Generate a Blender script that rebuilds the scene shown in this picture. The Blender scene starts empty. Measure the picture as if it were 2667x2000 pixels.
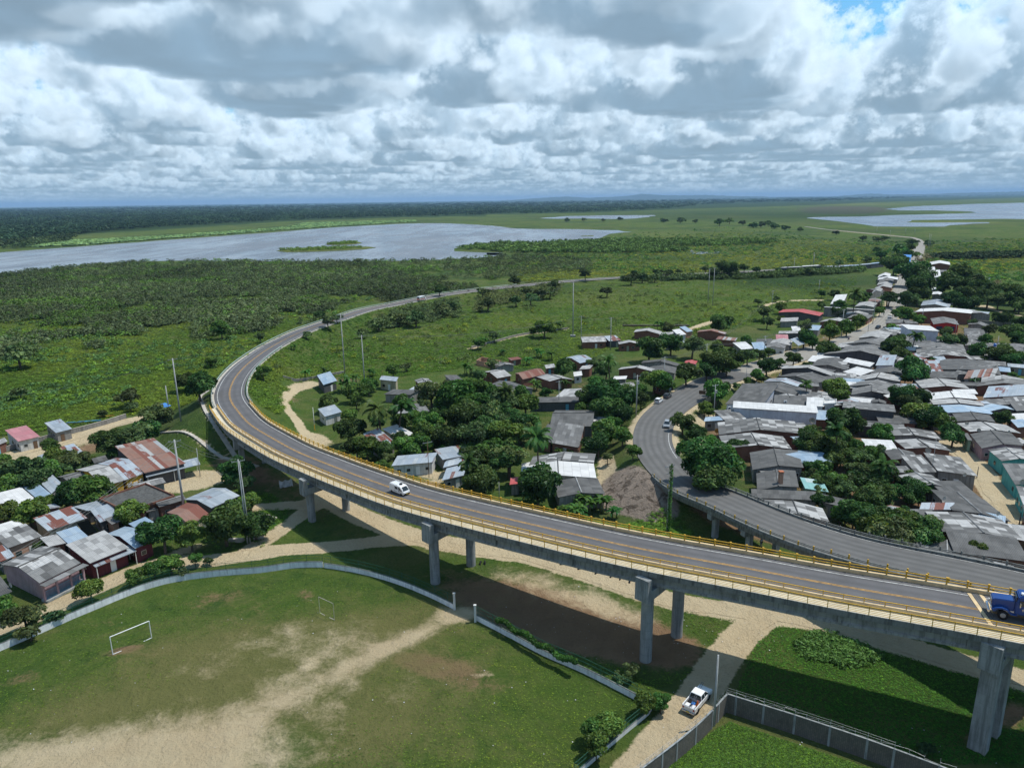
import bpy, math, random
import numpy as np
from mathutils import Vector, Matrix
SC=bpy.context.scene; COL=SC.collection; R=math.radians
random.seed(5)
# ------------------------------------------------------------------ camera
H=60.; FP=1849.; CX,CY=1333.5,1000.; HY=520.; PIT=math.atan((CY-HY)/FP); ROL=math.atan(.0135)
cd=bpy.data.cameras.new('camera'); cam=bpy.data.objects.new('camera',cd); COL.objects.link(cam); SC.camera=cam
cd.sensor_width=36; cd.lens=FP/2667*36; cd.clip_start=1; cd.clip_end=90000
_r=Vector((1,0,0)); _f=Vector((0,math.cos(PIT),-math.sin(PIT))); _u=Vector((0,math.sin(PIT),math.cos(PIT)))
_X=_r*math.cos(ROL)-_u*math.sin(ROL); _Y=_r*math.sin(ROL)+_u*math.cos(ROL)
cam.matrix_world=Matrix(((_X.x,_Y.x,-_f.x,0),(_X.y,_Y.y,-_f.y,0),(_X.z,_Y.z,-_f.z,H),(0,0,0,1)))
# ------------------------------------------------------------------ exposure, sun, sky
SC.view_settings.view_transform='Standard'; SC.view_settings.look='None'; SC.view_settings.exposure=0; SC.view_settings.gamma=1
SDIR=Vector((.45,.115,1.)).normalized()
sl=bpy.data.lights.new('sun','SUN'); sl.energy=4.2; sl.angle=R(.53); sl.color=(1,.96,.89)
so=bpy.data.objects.new('sun',sl); COL.objects.link(so); so.rotation_euler=SDIR.to_track_quat('Z','Y').to_euler()
# ---- cloud deck: ray-marched once through a noise volume, kept as radiance + opacity ----
SUN=np.array(SDIR)
_rs=np.random.RandomState(18)
def _pnoise3(n,f,rs):
    L=rs.rand(f,f,f).astype(np.float32)
    g=(np.arange(n)/n*f); i=g.astype(int); t=(g-i).astype(np.float32); t=t*t*(3-2*t); j=(i+1)%f; i=i%f
    A=L[i]*(1-t)[:,None,None]+L[j]*t[:,None,None]
    A=A[:,i]*(1-t)[None,:,None]+A[:,j]*t[None,:,None]
    return A[:,:,i]*(1-t)+A[:,:,j]*t
def _worley(n,f,rs):
    P=rs.rand(f,f,f,3).astype(np.float32); g=np.arange(n)/n*f; c=g.astype(int); fr=(g-c).astype(np.float32)
    best=np.full((n,n,n),9.,np.float32)
    for a in (-1,0,1):
        for b in (-1,0,1):
            for d in (-1,0,1):
                Q=P[(c+a)%f][:,(c+b)%f][:,:,(c+d)%f]
                D=(Q[...,0]+a-fr[:,None,None])**2+(Q[...,1]+b-fr[None,:,None])**2+(Q[...,2]+d-fr[None,None,:])**2
                np.minimum(best,D,out=best)
    return 1-np.sqrt(best)
def _volume():
    n=112
    w=.55*_worley(n,7,_rs)+.3*_worley(n,14,_rs)+.15*_worley(n,28,_rs)
    p=.5*_pnoise3(n,8,_rs)+.3*_pnoise3(n,16,_rs)+.2*_pnoise3(n,56,_rs)
    v=.75*w+.25*p
    return ((v-v.mean())/v.std()*.5).astype(np.float32)
def _map2():
    n=1024; out=np.zeros((n,n),np.float32)
    for f,a in ((11,.45),(32,.9),(60,1.),(110,.7),(200,.4)):
        L=_rs.rand(f,f).astype(np.float32); g=np.arange(n)/n*f; i=g.astype(int); t=(g-i).astype(np.float32); t=t*t*(3-2*t); j=(i+1)%f
        A=L[i]*(1-t)[:,None]+L[j]*t[:,None]; out+=a*(A[:,i]*(1-t)+A[:,j]*t)
    return (out-out.mean())/out.std()
VOL=_volume(); CM=_map2(); VP=2.6; MP=56.
def _tri(x,y,z,per):
    n=VOL.shape[0]; s=n/per
    x=x*s;y=y*s;z=z*s
    i=np.floor(x).astype(np.int32);j=np.floor(y).astype(np.int32);k=np.floor(z).astype(np.int32)
    a=(x-i).astype(np.float32);b=(y-j).astype(np.float32);c=(z-k).astype(np.float32)
    i%=n;j%=n;k%=n;i1=(i+1)%n;j1=(j+1)%n;k1=(k+1)%n
    F=VOL.ravel(); n2=n*n
    g=lambda p,q,r:F[p*n2+q*n+r]
    return ((g(i,j,k)*(1-a)+g(i1,j,k)*a)*(1-b)+(g(i,j1,k)*(1-a)+g(i1,j1,k)*a)*b)*(1-c)+((g(i,j,k1)*(1-a)+g(i1,j,k1)*a)*(1-b)+(g(i,j1,k1)*(1-a)+g(i1,j1,k1)*a)*b)*c
# holes (blue gaps) and banks, world km: x, y, radius, strength
BLOBS=[(-1.9,2.75,.5,2.2),(-2.8,4.,.7,1.6)]
for _az,_q,_w in ((25.5,3.1,.42),(25.5,4.3,.5),(25.5,5.8,.56),(25.5,7.6,.58),(25.5,9.6,.66),(25.5,12.,.8),(32,3.3,.42),(32.,4.5,.52),(32,6.,.48),(32,8.,.58),(32,10.4,.7),(32,13.4,.9)):
    BLOBS.append((_q*math.sin(math.radians(_az)),_q*math.cos(math.radians(_az)),_w,-3.2))
ZB,ZT=.8,2.7
def _cov(x,y):
    n=CM.shape[0]; s=n/MP
    u=x*s;v=y*s;i=np.floor(u).astype(np.int32);j=np.floor(v).astype(np.int32);a=(u-i).astype(np.float32);b=(v-j).astype(np.float32)
    i%=n;j%=n;i1=(i+1)%n;j1=(j+1)%n
    c=(CM[i,j]*(1-a)+CM[i1,j]*a)*(1-b)+(CM[i,j1]*(1-a)+CM[i1,j1]*a)*b
    for bx,by,r,k in BLOBS: c=c+k*np.exp(-((x-bx)**2+(y-by)**2)/(r*r))
    return c
def _dens(x,y,z,fine=True):
    h=(z-ZB)/(ZT-ZB); c=_cov(x,y)*.55+.11-.15*np.clip((np.hypot(x,y)-9)/14,0,1)
    top=np.clip(c,0.03,1.)
    prof=c-h*1.1-.02
    prof=prof-np.clip(.07-h,0,1)*9
    q=_tri(x,y,z*1.15,VP)
    if fine: q=q*.85+.36*_tri(x+7.,y+3.,z,VP*.31)+.28*_tri(x+1.,y+5.,z+2.,VP*.12)
    return np.clip((prof+q*.36)*2.6,0,1)
def clouds(az,el,steps=150):
    """radiance (rgb) and alpha for directions, radians; az from +Y towards +X"""
    sh=az.shape; az=az.ravel(); el=np.maximum(el.ravel(),math.radians(.25))
    dx=np.sin(az)*np.cos(el); dy=np.cos(az)*np.cos(el); dz=np.sin(el)
    Re=6371.*1.15
    def hit(H): return -Re*dz+np.sqrt((Re*dz)**2+2*Re*H)
    t0=hit(ZB); t1=np.minimum(hit(ZT),t0+30)
    T=np.ones_like(t0,dtype=np.float32); C=np.zeros((len(t0),3),np.float32); D=np.zeros_like(T)
    jit=_rs.rand(len(t0)).astype(np.float32)
    KK=2.2; E0=(np.exp(KK*np.arange(steps+1)/steps)-1)/(math.exp(KK)-1)
    for s in range(steps):
        act=np.nonzero(T>.02)[0]
        if len(act)==0: break
        dt=(t1-t0)*(E0[s+1]-E0[s]); t=t0[act]+(t1-t0)[act]*(E0[s]+(E0[s+1]-E0[s])*jit[act])
        x=dx[act]*t;y=dy[act]*t; z=dz[act]*t+t*t/(2*Re)
        d=_dens(x,y,z)
        m=d>.01
        if not m.any(): continue
        a2=act[m]; x=x[m];y=y[m];z=z[m];d=d[m];t=t[m]
        tau=np.zeros_like(d)
        for q,w in ((.08,.12),(.25,.22),(.55,.4)):
            tau+=_dens(x+SUN[0]*q,y+SUN[1]*q,z+SUN[2]*q,False)*w
        h=np.clip((z-ZB)/(ZT-ZB),0,1)
        pw=(.55+.45*np.clip(1-np.exp(-d*6),0,1)); lit=.70*np.exp(-tau*3.0)*pw; li2=.27*np.exp(-tau*1.1)*pw
        amb=(.215+.26*h)*(1+.16*np.clip(_tri(x*.55,y*.55,z*.4,VP)+.5*_tri(x*1.9,y*1.9,z,VP),-1.5,1.5))
        rgb=li2[:,None]*np.array([.66,.92,1.12],np.float32)+lit[:,None]*np.array([.86,.88,.89],np.float32)+amb[:,None]*np.array([.56,.98,1.42],np.float32)
        k=1-np.exp(-d*np.minimum(dt[a2],.35)*15)
        C[a2]+=(T[a2]*k)[:,None]*rgb; D[a2]+=T[a2]*k*t; T[a2]*=(1-k)
    al=1-T
    dist=np.where(al>1e-3,D/np.maximum(al,1e-3),0)
    f=(1-np.exp(-dist/62.))[:,None]*np.array([1.,1.,1.],np.float32)
    C=C*(1-f)+al[:,None]*f*np.array([.37,.53,.64],np.float32)
    return C.reshape(sh+(3,)),al.reshape(sh).astype(np.float32)

def make_world():
    w=bpy.data.worlds.new('World'); SC.world=w; w.use_nodes=True; nt=w.node_tree; nt.nodes.clear(); N=nt.nodes.new; L=nt.links.new
    def img(name,W,Hh,a0,a1,e1):
        az=(np.arange(W)+.5)/W*(a1-a0)+a0; el=((np.arange(Hh)+.5)/Hh)**1.0*e1
        A,E=np.meshgrid(az,el); C,al=clouds(A,E)
        im=bpy.data.images.new(name,W,Hh,alpha=True,float_buffer=True); im.colorspace_settings.name='Non-Color'; im.alpha_mode='CHANNEL_PACKED'
        px=np.concatenate([C/np.maximum(al,1e-3)[...,None],al[...,None]],-1).astype(np.float32); im.pixels.foreach_set(px.ravel()); im.pack()
        return im
    A0=R(43); E1=R(19)
    ia=img('cloud_deck_ahead',1300,300,-A0,A0,E1); ib=img('cloud_deck_around',512,128,-math.pi,math.pi,math.pi/2)
    tc=N('ShaderNodeTexCoord'); sp=N('ShaderNodeSeparateXYZ'); L(tc.outputs['Generated'],sp.inputs[0])
    def mth(op,a,b=None,c=None):
        n=N('ShaderNodeMath'); n.operation=op
        for i,v in enumerate((a,b,c)):
            if v is None: continue
            if isinstance(v,(int,float)): n.inputs[i].default_value=v
            else: L(v,n.inputs[i])
        return n.outputs[0]
    az=mth('ARCTAN2',sp.outputs[0],sp.outputs[1]); el=mth('ARCSINE',sp.outputs[2])
    def tex(im,a0,a1,e1,ext):
        c=N('ShaderNodeCombineXYZ'); L(mth('DIVIDE',mth('SUBTRACT',az,a0),a1-a0),c.inputs[0]); L(mth('DIVIDE',el,e1),c.inputs[1])
        t=N('ShaderNodeTexImage'); t.image=im; t.extension='EXTEND'; t.interpolation='Cubic' if ext else 'Linear'; L(c.outputs[0],t.inputs[0]); return t
    t1=tex(ia,-A0,A0,E1,1); t2=tex(ib,-math.pi,math.pi,math.pi/2,0)
    def mixc(c):   # unseen sky around and overhead, dimmed to deepen shade on the ground
        m=N('ShaderNodeVectorMath'); m.operation='MULTIPLY'; L(c,m.inputs[0]); m.inputs[1].default_value=(.55,.57,.62); return m.outputs[0]
    ins=mth('MULTIPLY',mth('LESS_THAN',mth('ABSOLUTE',az),A0-.01),mth('LESS_THAN',el,E1-.005))
    def mix(f,a,b,t='RGBA'):
        m=N('ShaderNodeMix'); m.data_type=t; L(f,m.inputs[0]); i,j,o=(6,7,2) if t=='RGBA' else (2,3,0); L(a,m.inputs[i]); L(b,m.inputs[j]); return m.outputs[o]
    cc=mix(ins,mixc(t2.outputs[0]),t1.outputs[0]); ca=mix(ins,t2.outputs[1],t1.outputs[1],'FLOAT')
    sky=N('ShaderNodeTexSky'); sky.sky_type='NISHITA'; sky.sun_disc=False; sky.sun_elevation=math.asin(SDIR.z); sky.sun_rotation=math.atan2(SDIR.x,SDIR.y); sky.altitude=60
    b1=N('ShaderNodeBackground'); b1.inputs[1].default_value=.13; tv=N('ShaderNodeVectorMath'); tv.operation='MULTIPLY'; tv.inputs[1].default_value=(.55,1.05,1.25); L(sky.outputs[0],tv.inputs[0]); L(tv.outputs[0],b1.inputs[0])
    b2=N('ShaderNodeBackground'); b2.inputs[1].default_value=1.0; L(cc,b2.inputs[0])
    ms=N('ShaderNodeMixShader'); L(ca,ms.inputs[0]); L(b1.outputs[0],ms.inputs[1]); L(b2.outputs[0],ms.inputs[2])
    o=N('ShaderNodeOutputWorld'); L(ms.outputs[0],o.inputs[0]); w.cycles.sampling_method='MANUAL'; w.cycles.sample_map_resolution=512
make_world()
# ------------------------------------------------------------------ photo geometry -> world
_r3=np.array(_r);_f3=np.array(_f);_u3=np.array(_u)
def G(x,y,z=0.):
    u=x-CX; v=CY-y; uu=u*math.cos(ROL)+v*math.sin(ROL); vv=-u*math.sin(ROL)+v*math.cos(ROL)
    d=uu*_r3+vv*_u3+FP*_f3; t=(z-H)/d[2]; return np.array([d[0]*t,d[1]*t,z])
def PX(X,Y,Z=0.):
    X=np.asarray(X,float);Y=np.asarray(Y,float);Z=np.asarray(Z,float)-H
    c=Y*_f3[1]+Z*_f3[2]; uu=X/c*FP; vv=(Y*_u3[1]+Z*_u3[2])/c*FP
    return CX+uu*math.cos(ROL)-vv*math.sin(ROL), CY-(uu*math.sin(ROL)+vv*math.cos(ROL))
FR={'A':(0,880,3.16),'B':(0,1300,3.16),'C':(500,700,3.16),'D':(650,950,3.16),'E':(1200,820,3.16),'F':(1250,1100,3.16),'G':(1967,600,3.16),'H':(1767,940,2.4578),'I':(1967,1480,3.16),'J':(1250,1480,3.16),
'K':(0,450,1.58),'L':(1267,450,1.58),'N':(1840,880,5.53),'O':(2267,860,5.53),'Q':(2267,1100,5.53),'R':(1967,740,5.53),'S':(2267,640,5.53),'T':(1800,1080,5.53),'U':(2267,1300,5.53),'V':(0,1180,5.53),'W':(1240,660,3.352),'X':(520,860,6.143),'Y':(760,690,4.424),'Z':(0,0,1.),'M':(520,1060,4.608),'0':(0,0,.8294)}
def sp(f,x,y): o=FR[f]; return o[0]+x/o[2],o[1]+y/o[2]
def FG(f,x,y,z=0.): return G(*sp(f,x,y),z)
# ------------------------------------------------------------------ object helpers
def tag(o,label=None,cat=None,group=None,kind=None):
    if label: o['label']=label
    if cat: o['category']=cat
    if group: o['group']=group
    if kind: o['kind']=kind
    return o
def empty(name,loc,rz=0,label=None,cat=None,group=None):
    o=bpy.data.objects.new(name,None); COL.objects.link(o); o.location=loc; o.rotation_euler=(0,0,rz); o.empty_display_size=.3
    return tag(o,label,cat,group)
def addobj(name,me,parent=None,local=False):
    o=bpy.data.objects.new(name,me); COL.objects.link(o)
    if parent is not None: o.parent=parent
    return o
def wloc(o):
    v=Vector((0,0,0))
    while o is not None: v=v+o.location; o=o.parent
    return v
class MB:
    def __init__(s): s.v=[];s.f=[];s.uv=[];s.mi=[];s.m=0
    def face(s,pts,uv=None):
        b=len(s.v); s.v+= [tuple(map(float,p)) for p in pts]; s.f.append(tuple(range(b,b+len(pts)))); s.uv.append(uv or [(0,0)]*len(pts)); s.mi.append(s.m)
    def hexa(s,p):   # 8 corners: bottom 4, top 4
        b=len(s.v); s.v+=[tuple(map(float,q)) for q in p]
        for f in ((0,3,2,1),(4,5,6,7),(0,1,5,4),(1,2,6,5),(2,3,7,6),(3,0,4,7)):
            s.f.append(tuple(b+i for i in f)); s.mi.append(s.m)
            q=[Vector(s.v[b+i]) for i in f]; e=(q[1]-q[0]); h=Vector((e.x,e.y,0)); 
            L=e.length; W=(q[2]-q[1]).length
            s.uv.append([(0,0),(L,0),(L,W),(0,W)])
        return s
    def box(s,c,d,rz=0,tx=1.,ty=1.):
        x,y,z=d[0]/2,d[1]/2,d[2]/2; ca,sa=math.cos(rz),math.sin(rz); P=[]
        for k,(a,b) in ((-1,(1,1)),(1,(tx,ty))):
            for i,j in ((-1,-1),(1,-1),(1,1),(-1,1)):
                X,Y=i*x*a,j*y*b; P.append((c[0]+X*ca-Y*sa,c[1]+X*sa+Y*ca,c[2]+k*z))
        return s.hexa(P)
    def tube(s,p0,p1,r0,r1=None,n=8,cap=True):
        r1=r0 if r1 is None else r1; p0=Vector(p0);p1=Vector(p1); d=(p1-p0).normalized(); a=d.orthogonal().normalized(); c=d.cross(a); b=len(s.v)
        for p,r in ((p0,r0),(p1,r1)):
            for i in range(n):
                t=2*math.pi*i/n; s.v.append(tuple(p+a*math.cos(t)*r+c*math.sin(t)*r))
        L=(p1-p0).length
        for i in range(n):
            j=(i+1)%n; s.f.append((b+i,b+j,b+n+j,b+n+i)); s.uv.append([(i/n,0),((i+1)/n,0),((i+1)/n,L),(i/n,L)]); s.mi.append(s.m)
        if cap:
            for k in (0,1): s.f.append(tuple(b+k*n+i for i in (range(n) if k else range(n-1,-1,-1)))); s.uv.append([(0,0)]*n); s.mi.append(s.m)
        return s
    def poly(s,pts,r,n=6):
        for a,b in zip(pts[:-1],pts[1:]): s.tube(a,b,r,r,n)
        return s
    def prism(s,prof,x0,x1,ax='y'):   # profile in (x,z) extruded along y
        n=len(prof); b=len(s.v)
        for X in (x0,x1): s.v+=[(p[0],X,p[1]) for p in prof]
        for i in range(n):
            j=(i+1)%n; s.f.append((b+i,b+j,b+n+j,b+n+i)); s.uv.append([(0,0)]*4); s.mi.append(s.m)
        s.f.append(tuple(b+i for i in range(n-1,-1,-1))); s.f.append(tuple(b+n+i for i in range(n))); s.uv+=[[(0,0)]*n]*2; s.mi+=[s.m]*2
        return s
    def build(s,name,mats,parent=None,smooth=False,local=True,bevel=0):
        me=bpy.data.meshes.new(name); off=Vector((0,0,0)) if (parent is None or local) else wloc(parent)
        me.from_pydata([(a-off.x,b-off.y,c-off.z) for a,b,c in s.v],[],s.f)
        ul=me.uv_layers.new(name='UVMap'); ul.data.foreach_set('uv',[c for u in s.uv for q in u for c in q])
        if not isinstance(mats,(list,tuple)): mats=[mats]
        for m in mats: me.materials.append(m)
        me.polygons.foreach_set('material_index',s.mi)
        if smooth: me.polygons.foreach_set('use_smooth',[True]*len(s.f))
        import bmesh
        bm=bmesh.new(); bm.from_mesh(me)
        bmesh.ops.recalc_face_normals(bm,faces=bm.faces)
        if bevel:
            bmesh.ops.remove_doubles(bm,verts=bm.verts,dist=.0005)
            bmesh.ops.bevel(bm,geom=[e for e in bm.edges if len(e.link_faces)==2 and e.calc_face_angle(0)>.5],offset=bevel,segments=2,affect='EDGES',clamp_overlap=True)
            for f in bm.faces: f.smooth=True
        bm.to_mesh(me); bm.free()
        if bevel: me.set_sharp_from_angle(angle=R(40))
        return addobj(name,me,parent)
# ------------------------------------------------------------------ materials
MATS={}
class NT:
    def __init__(s,name):
        s.m=bpy.data.materials.new(name); s.m.use_nodes=True; s.nt=s.m.node_tree; s.b=s.nt.nodes['Principled BSDF']; MATS[name]=s.m
    def n(s,t,**k):
        o=s.nt.nodes.new('ShaderNode'+t)
        for a,b in k.items():
            if isinstance(a,str) and hasattr(o,a): setattr(o,a,b)
        return o
    def l(s,a,b): s.nt.links.new(a,b)
    def set(s,inp,v):
        if hasattr(v,'is_output') or isinstance(v,bpy.types.NodeSocket): s.l(v,inp)
        elif isinstance(v,(tuple,list)): inp.default_value=tuple(v)+((1,) if (len(v)==3 and len(inp.default_value)==4) else ())
        else: inp.default_value=v
    def math(s,op,a,b=0.,c=None,clamp=False):
        o=s.n('Math',operation=op,use_clamp=clamp); s.set(o.inputs[0],a); s.set(o.inputs[1],b)
        if c is not None: s.set(o.inputs[2],c)
        return o.outputs[0]
    def noise(s,vec,scale,det=3,rough=.55,dist=0.):
        o=s.n('TexNoise'); s.set(o.inputs['Scale'],scale); s.set(o.inputs['Detail'],det); s.set(o.inputs['Roughness'],rough); s.set(o.inputs['Distortion'],dist)
        if vec is not None: s.l(vec,o.inputs['Vector'])
        return o.outputs[0]
    def ramp(s,f,stops,const=False):
        o=s.n('ValToRGB'); r=o.color_ramp; r.interpolation='CONSTANT' if const else 'LINEAR'
        while len(r.elements)<len(stops): r.elements.new(.5)
        for e,(p,c) in zip(r.elements,stops): e.position=p; e.color=tuple(c)+(1,) if len(c)==3 else c
        s.l(f,o.inputs[0]); return o.outputs[0]
    def mix(s,f,a,b,mode='MIX'):
        o=s.n('Mix',data_type='RGBA',blend_type=mode); s.set(o.inputs[0],f); s.set(o.inputs[6],a); s.set(o.inputs[7],b); return o.outputs[2]
    def vmul(s,v,k):
        o=s.n('VectorMath',operation='MULTIPLY'); s.l(v,o.inputs[0]); o.inputs[1].default_value=k; return o.outputs[0]
    def smooth(s,v,a,b):
        o=s.n('MapRange',interpolation_type='SMOOTHSTEP'); s.l(v,o.inputs[0]); o.inputs[1].default_value=a;o.inputs[2].default_value=b; return o.outputs[0]
    def bump(s,h,st=.3,dist=.05):
        o=s.n('Bump'); o.inputs['Strength'].default_value=st; o.inputs['Distance'].default_value=dist; s.l(h,o.inputs['Height']); s.l(o.outputs[0],s.b.inputs['Normal'])
    def pos(s): return s.n('NewGeometry').outputs['Position']
    def attr(s,name): o=s.n('Attribute'); o.attribute_name=name; return o
    def fin(s,col=None,rough=.8,spec=.3,metal=0.):
        if col is not None: s.set(s.b.inputs['Base Color'],col)
        s.set(s.b.inputs['Roughness'],rough); s.b.inputs['Specular IOR Level'].default_value=spec; s.set(s.b.inputs['Metallic'],metal); return s.m
def flat(name,c,rough=.6,spec=.4,metal=0.,var=.12,scale=3.):
    t=NT(name); n=t.noise(t.pos(),scale,4,.6); c=tuple(c)
    t.fin(t.ramp(n,[(.3,tuple(x*(1-var*1.5) for x in c)),(.7,tuple(min(1,x*(1+var)) for x in c))]),rough,spec,metal); return t.m
flat('paint_white',(.74,.75,.75),.35,.5,0,.03); flat('white_wash',(.62,.62,.58),.8,.2,0,.12,1.5); flat('yellow_paint',(.62,.36,.03),.5,.4,0,.15,4)
flat('line_white',(.48,.48,.46),.7,.2,0,.35,1.6); flat('line_yellow',(.50,.27,.05),.7,.2,0,.35,1.6); flat('kerb_beige',(.62,.47,.27),.8,.2,0,.15,1)
flat('pole_conc',(.36,.37,.36),.8,.2,0,.1,1); flat('steel',(.42,.44,.45),.4,.5,.7); flat('galv',(.34,.42,.36),.5,.4,.2); flat('dark',(.02,.022,.025),.6,.3)
flat('tyre',(.018,.018,.02),.85,.2); flat('green_post',(.02,.10,.06),.5,.4); flat('wood',(.16,.10,.06),.85,.2,0,.3,6); flat('bark',(.12,.095,.07),.95,.1,0,.3,5)
flat('blue_paint',(.012,.055,.22),.3,.5,0,.05); flat('chrome',(.55,.57,.6),.2,.5,.9,.03); flat('orange',(.75,.16,.02),.5,.4); flat('blue_plastic',(.03,.16,.5),.4,.4)
flat('skin',(.22,.11,.06),.6,.3); flat('cloth_blue',(.05,.09,.2),.9,.1); flat('cloth_red',(.35,.04,.03),.9,.1); flat('cloth_white',(.6,.6,.62),.9,.1); flat('gold_tank',(.5,.26,.05),.6,.3)
flat('silver_paint',(.42,.44,.46),.25,.5,.5,.03); flat('grey_paint',(.10,.11,.125),.3,.5,.4,.03); flat('black_paint',(.02,.02,.024),.3,.5,.2,.03); flat('red_light',(.35,.01,.01),.3,.5); flat('lamp_lens',(.7,.7,.66),.2,.5)
flat('plate',(.6,.45,.05),.5,.4); flat('wire',(.10,.11,.11),.5,.4,0,.05); flat('teal_paint',(.05,.36,.33),.8,.2,0,.15,1.); flat('sky_paint',(.12,.38,.52),.6,.3,0,.1,1)
flat('blue_window',(.015,.03,.09),.3,.5); flat('rock',(.38,.36,.32),.9,.1,0,.25,2.); flat('tank_black',(.03,.03,.035),.5,.4); flat('banana_stem',(.16,.19,.06),.8,.2); flat('conc_pale',(.46,.42,.36),.9,.1,0,.2,.8)
flat('clay_tile',(.42,.15,.08),.85,.2,0,.2,2.)
def glassy():
    t=NT('glass'); t.fin((.02,.03,.035),.08,.6); return t.m
glassy()
def asphalt(name,base,pts=1.):
    t=NT(name); p=t.pos(); a=t.noise(p,.35,5,.6); b=t.noise(p,9.,3,.7); c=t.noise(t.vmul(p,(1,1,1)),.05,3)
    col=t.ramp(a,[(.3,tuple(x*.80 for x in base)),(.7,tuple(x*1.16 for x in base))]); col=t.mix(t.math('MULTIPLY',b,.35),col,tuple(x*1.5 for x in base))
    uv=t.n('UVMap').outputs[0]; sx=t.n('SeparateXYZ'); t.l(uv,sx.inputs[0]); u=sx.outputs[0]
    # wheel tracks and oil down each lane, patches
    w=t.math('SINE',t.math('MULTIPLY',u,3.9)); w=t.math('MULTIPLY',t.math('MULTIPLY_ADD',w,.5,.5),t.noise(t.vmul(uv,(1,.05,1)),1.2,3)); col=t.mix(t.math('MULTIPLY',w,.9*pts,clamp=True),col,tuple(x*.66 for x in base))
    sc=t.smooth(t.noise(t.vmul(uv,(.6,.14,1)),1.,2),.66,.70); col=t.mix(t.math('MULTIPLY',sc,.35*pts),col,tuple(x*.62 for x in base))
    t.bump(b,.25,.02); return t.fin(col,.85,.3)
asphalt('asphalt_new',(.108,.105,.107)); asphalt('asphalt_old',(.120,.116,.110),1.2); asphalt('street_pale',(.27,.25,.215),1.)
def concrete(name,c,streak=1.):
    t=NT(name); p=t.pos(); n=t.noise(p,.6,5,.6); n2=t.noise(t.vmul(p,(1.5,1.5,.12)),1.6,4,.7); g=t.ramp(n,[(.3,tuple(x*.8 for x in c)),(.7,tuple(x*1.12 for x in c))])
    g=t.mix(t.math('MULTIPLY',t.smooth(n2,.44,.66),.7*streak,clamp=True),g,tuple(x*.40 for x in c)); sz_=t.n('SeparateXYZ'); t.l(p,sz_.inputs[0]); g=t.mix(t.math('MULTIPLY',t.math('LESS_THAN',t.math('FRACT',t.math('MULTIPLY',sz_.outputs[2],.82)),.03),.35),g,tuple(x*.4 for x in c)); g=t.mix(t.math('MULTIPLY',t.smooth(t.noise(p,.28,3),.55,.75),.25),g,(c[0]*.9,c[1]*.78,c[2]*.55))
    t.bump(t.noise(p,5,4),.2,.02); return t.fin(g,.9,.2)
concrete('concrete',(.30,.315,.31)); concrete('concrete_dark',(.21,.215,.20),1.3); concrete('walkway',(.60,.55,.43),.25); concrete('plaster_grey',(.28,.27,.25)); concrete('plaster_white',(.60,.60,.58),.7); concrete('wall_white',(.82,.83,.83),.6)
concrete('plaster_cream',(.50,.44,.31)); concrete('plaster_pale',(.62,.66,.74),.35); concrete('plaster_yellow',(.66,.38,.04),.6); concrete('plaster_red',(.42,.04,.035),.4); concrete('plaster_pink',(.42,.28,.30),.6); concrete('plaster_teal',(.10,.38,.36),.6); concrete('plaster_green',(.25,.38,.28),.6); concrete('plaster_dark',(.10,.10,.105),.5); concrete('slab_dark',(.10,.10,.095),1.2); concrete('wall_maroon',(.13,.035,.04),.6)
def bricks(name,c1,c2,mo,sx=.4,sy=.2):
    t=NT(name); uv=t.n('UVMap').outputs[0]; b=t.n('TexBrick'); t.l(uv,b.inputs['Vector']); b.inputs['Scale'].default_value=1; b.inputs['Brick Width'].default_value=sx; b.inputs['Row Height'].default_value=sy; b.inputs['Mortar Size'].default_value=.016
    t.set(b.inputs['Color1'],c1);t.set(b.inputs['Color2'],c2);t.set(b.inputs['Mortar'],mo)
    p=t.pos(); n=t.noise(p,.7,5,.65); col=t.mix(t.math('MULTIPLY',t.smooth(n,.42,.75),.5),b.outputs[0],tuple(x*.45 for x in c1)); n2=t.noise(t.vmul(p,(1.2,1.2,.15)),1.5,4,.7); col=t.mix(t.math('MULTIPLY',t.smooth(n2,.55,.75),.4),col,tuple(x*.35 for x in c1)); t.bump(b.outputs['Fac'],.3,-.01); return t.fin(col,.9,.2)
bricks('brick',(.24,.095,.06),(.17,.07,.045),(.19,.155,.13)); bricks('brick_pale',(.52,.27,.17),(.42,.22,.14),(.4,.34,.28)); bricks('block',(.17,.15,.125),(.125,.115,.10),(.09,.085,.075),.4,.2)
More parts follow.
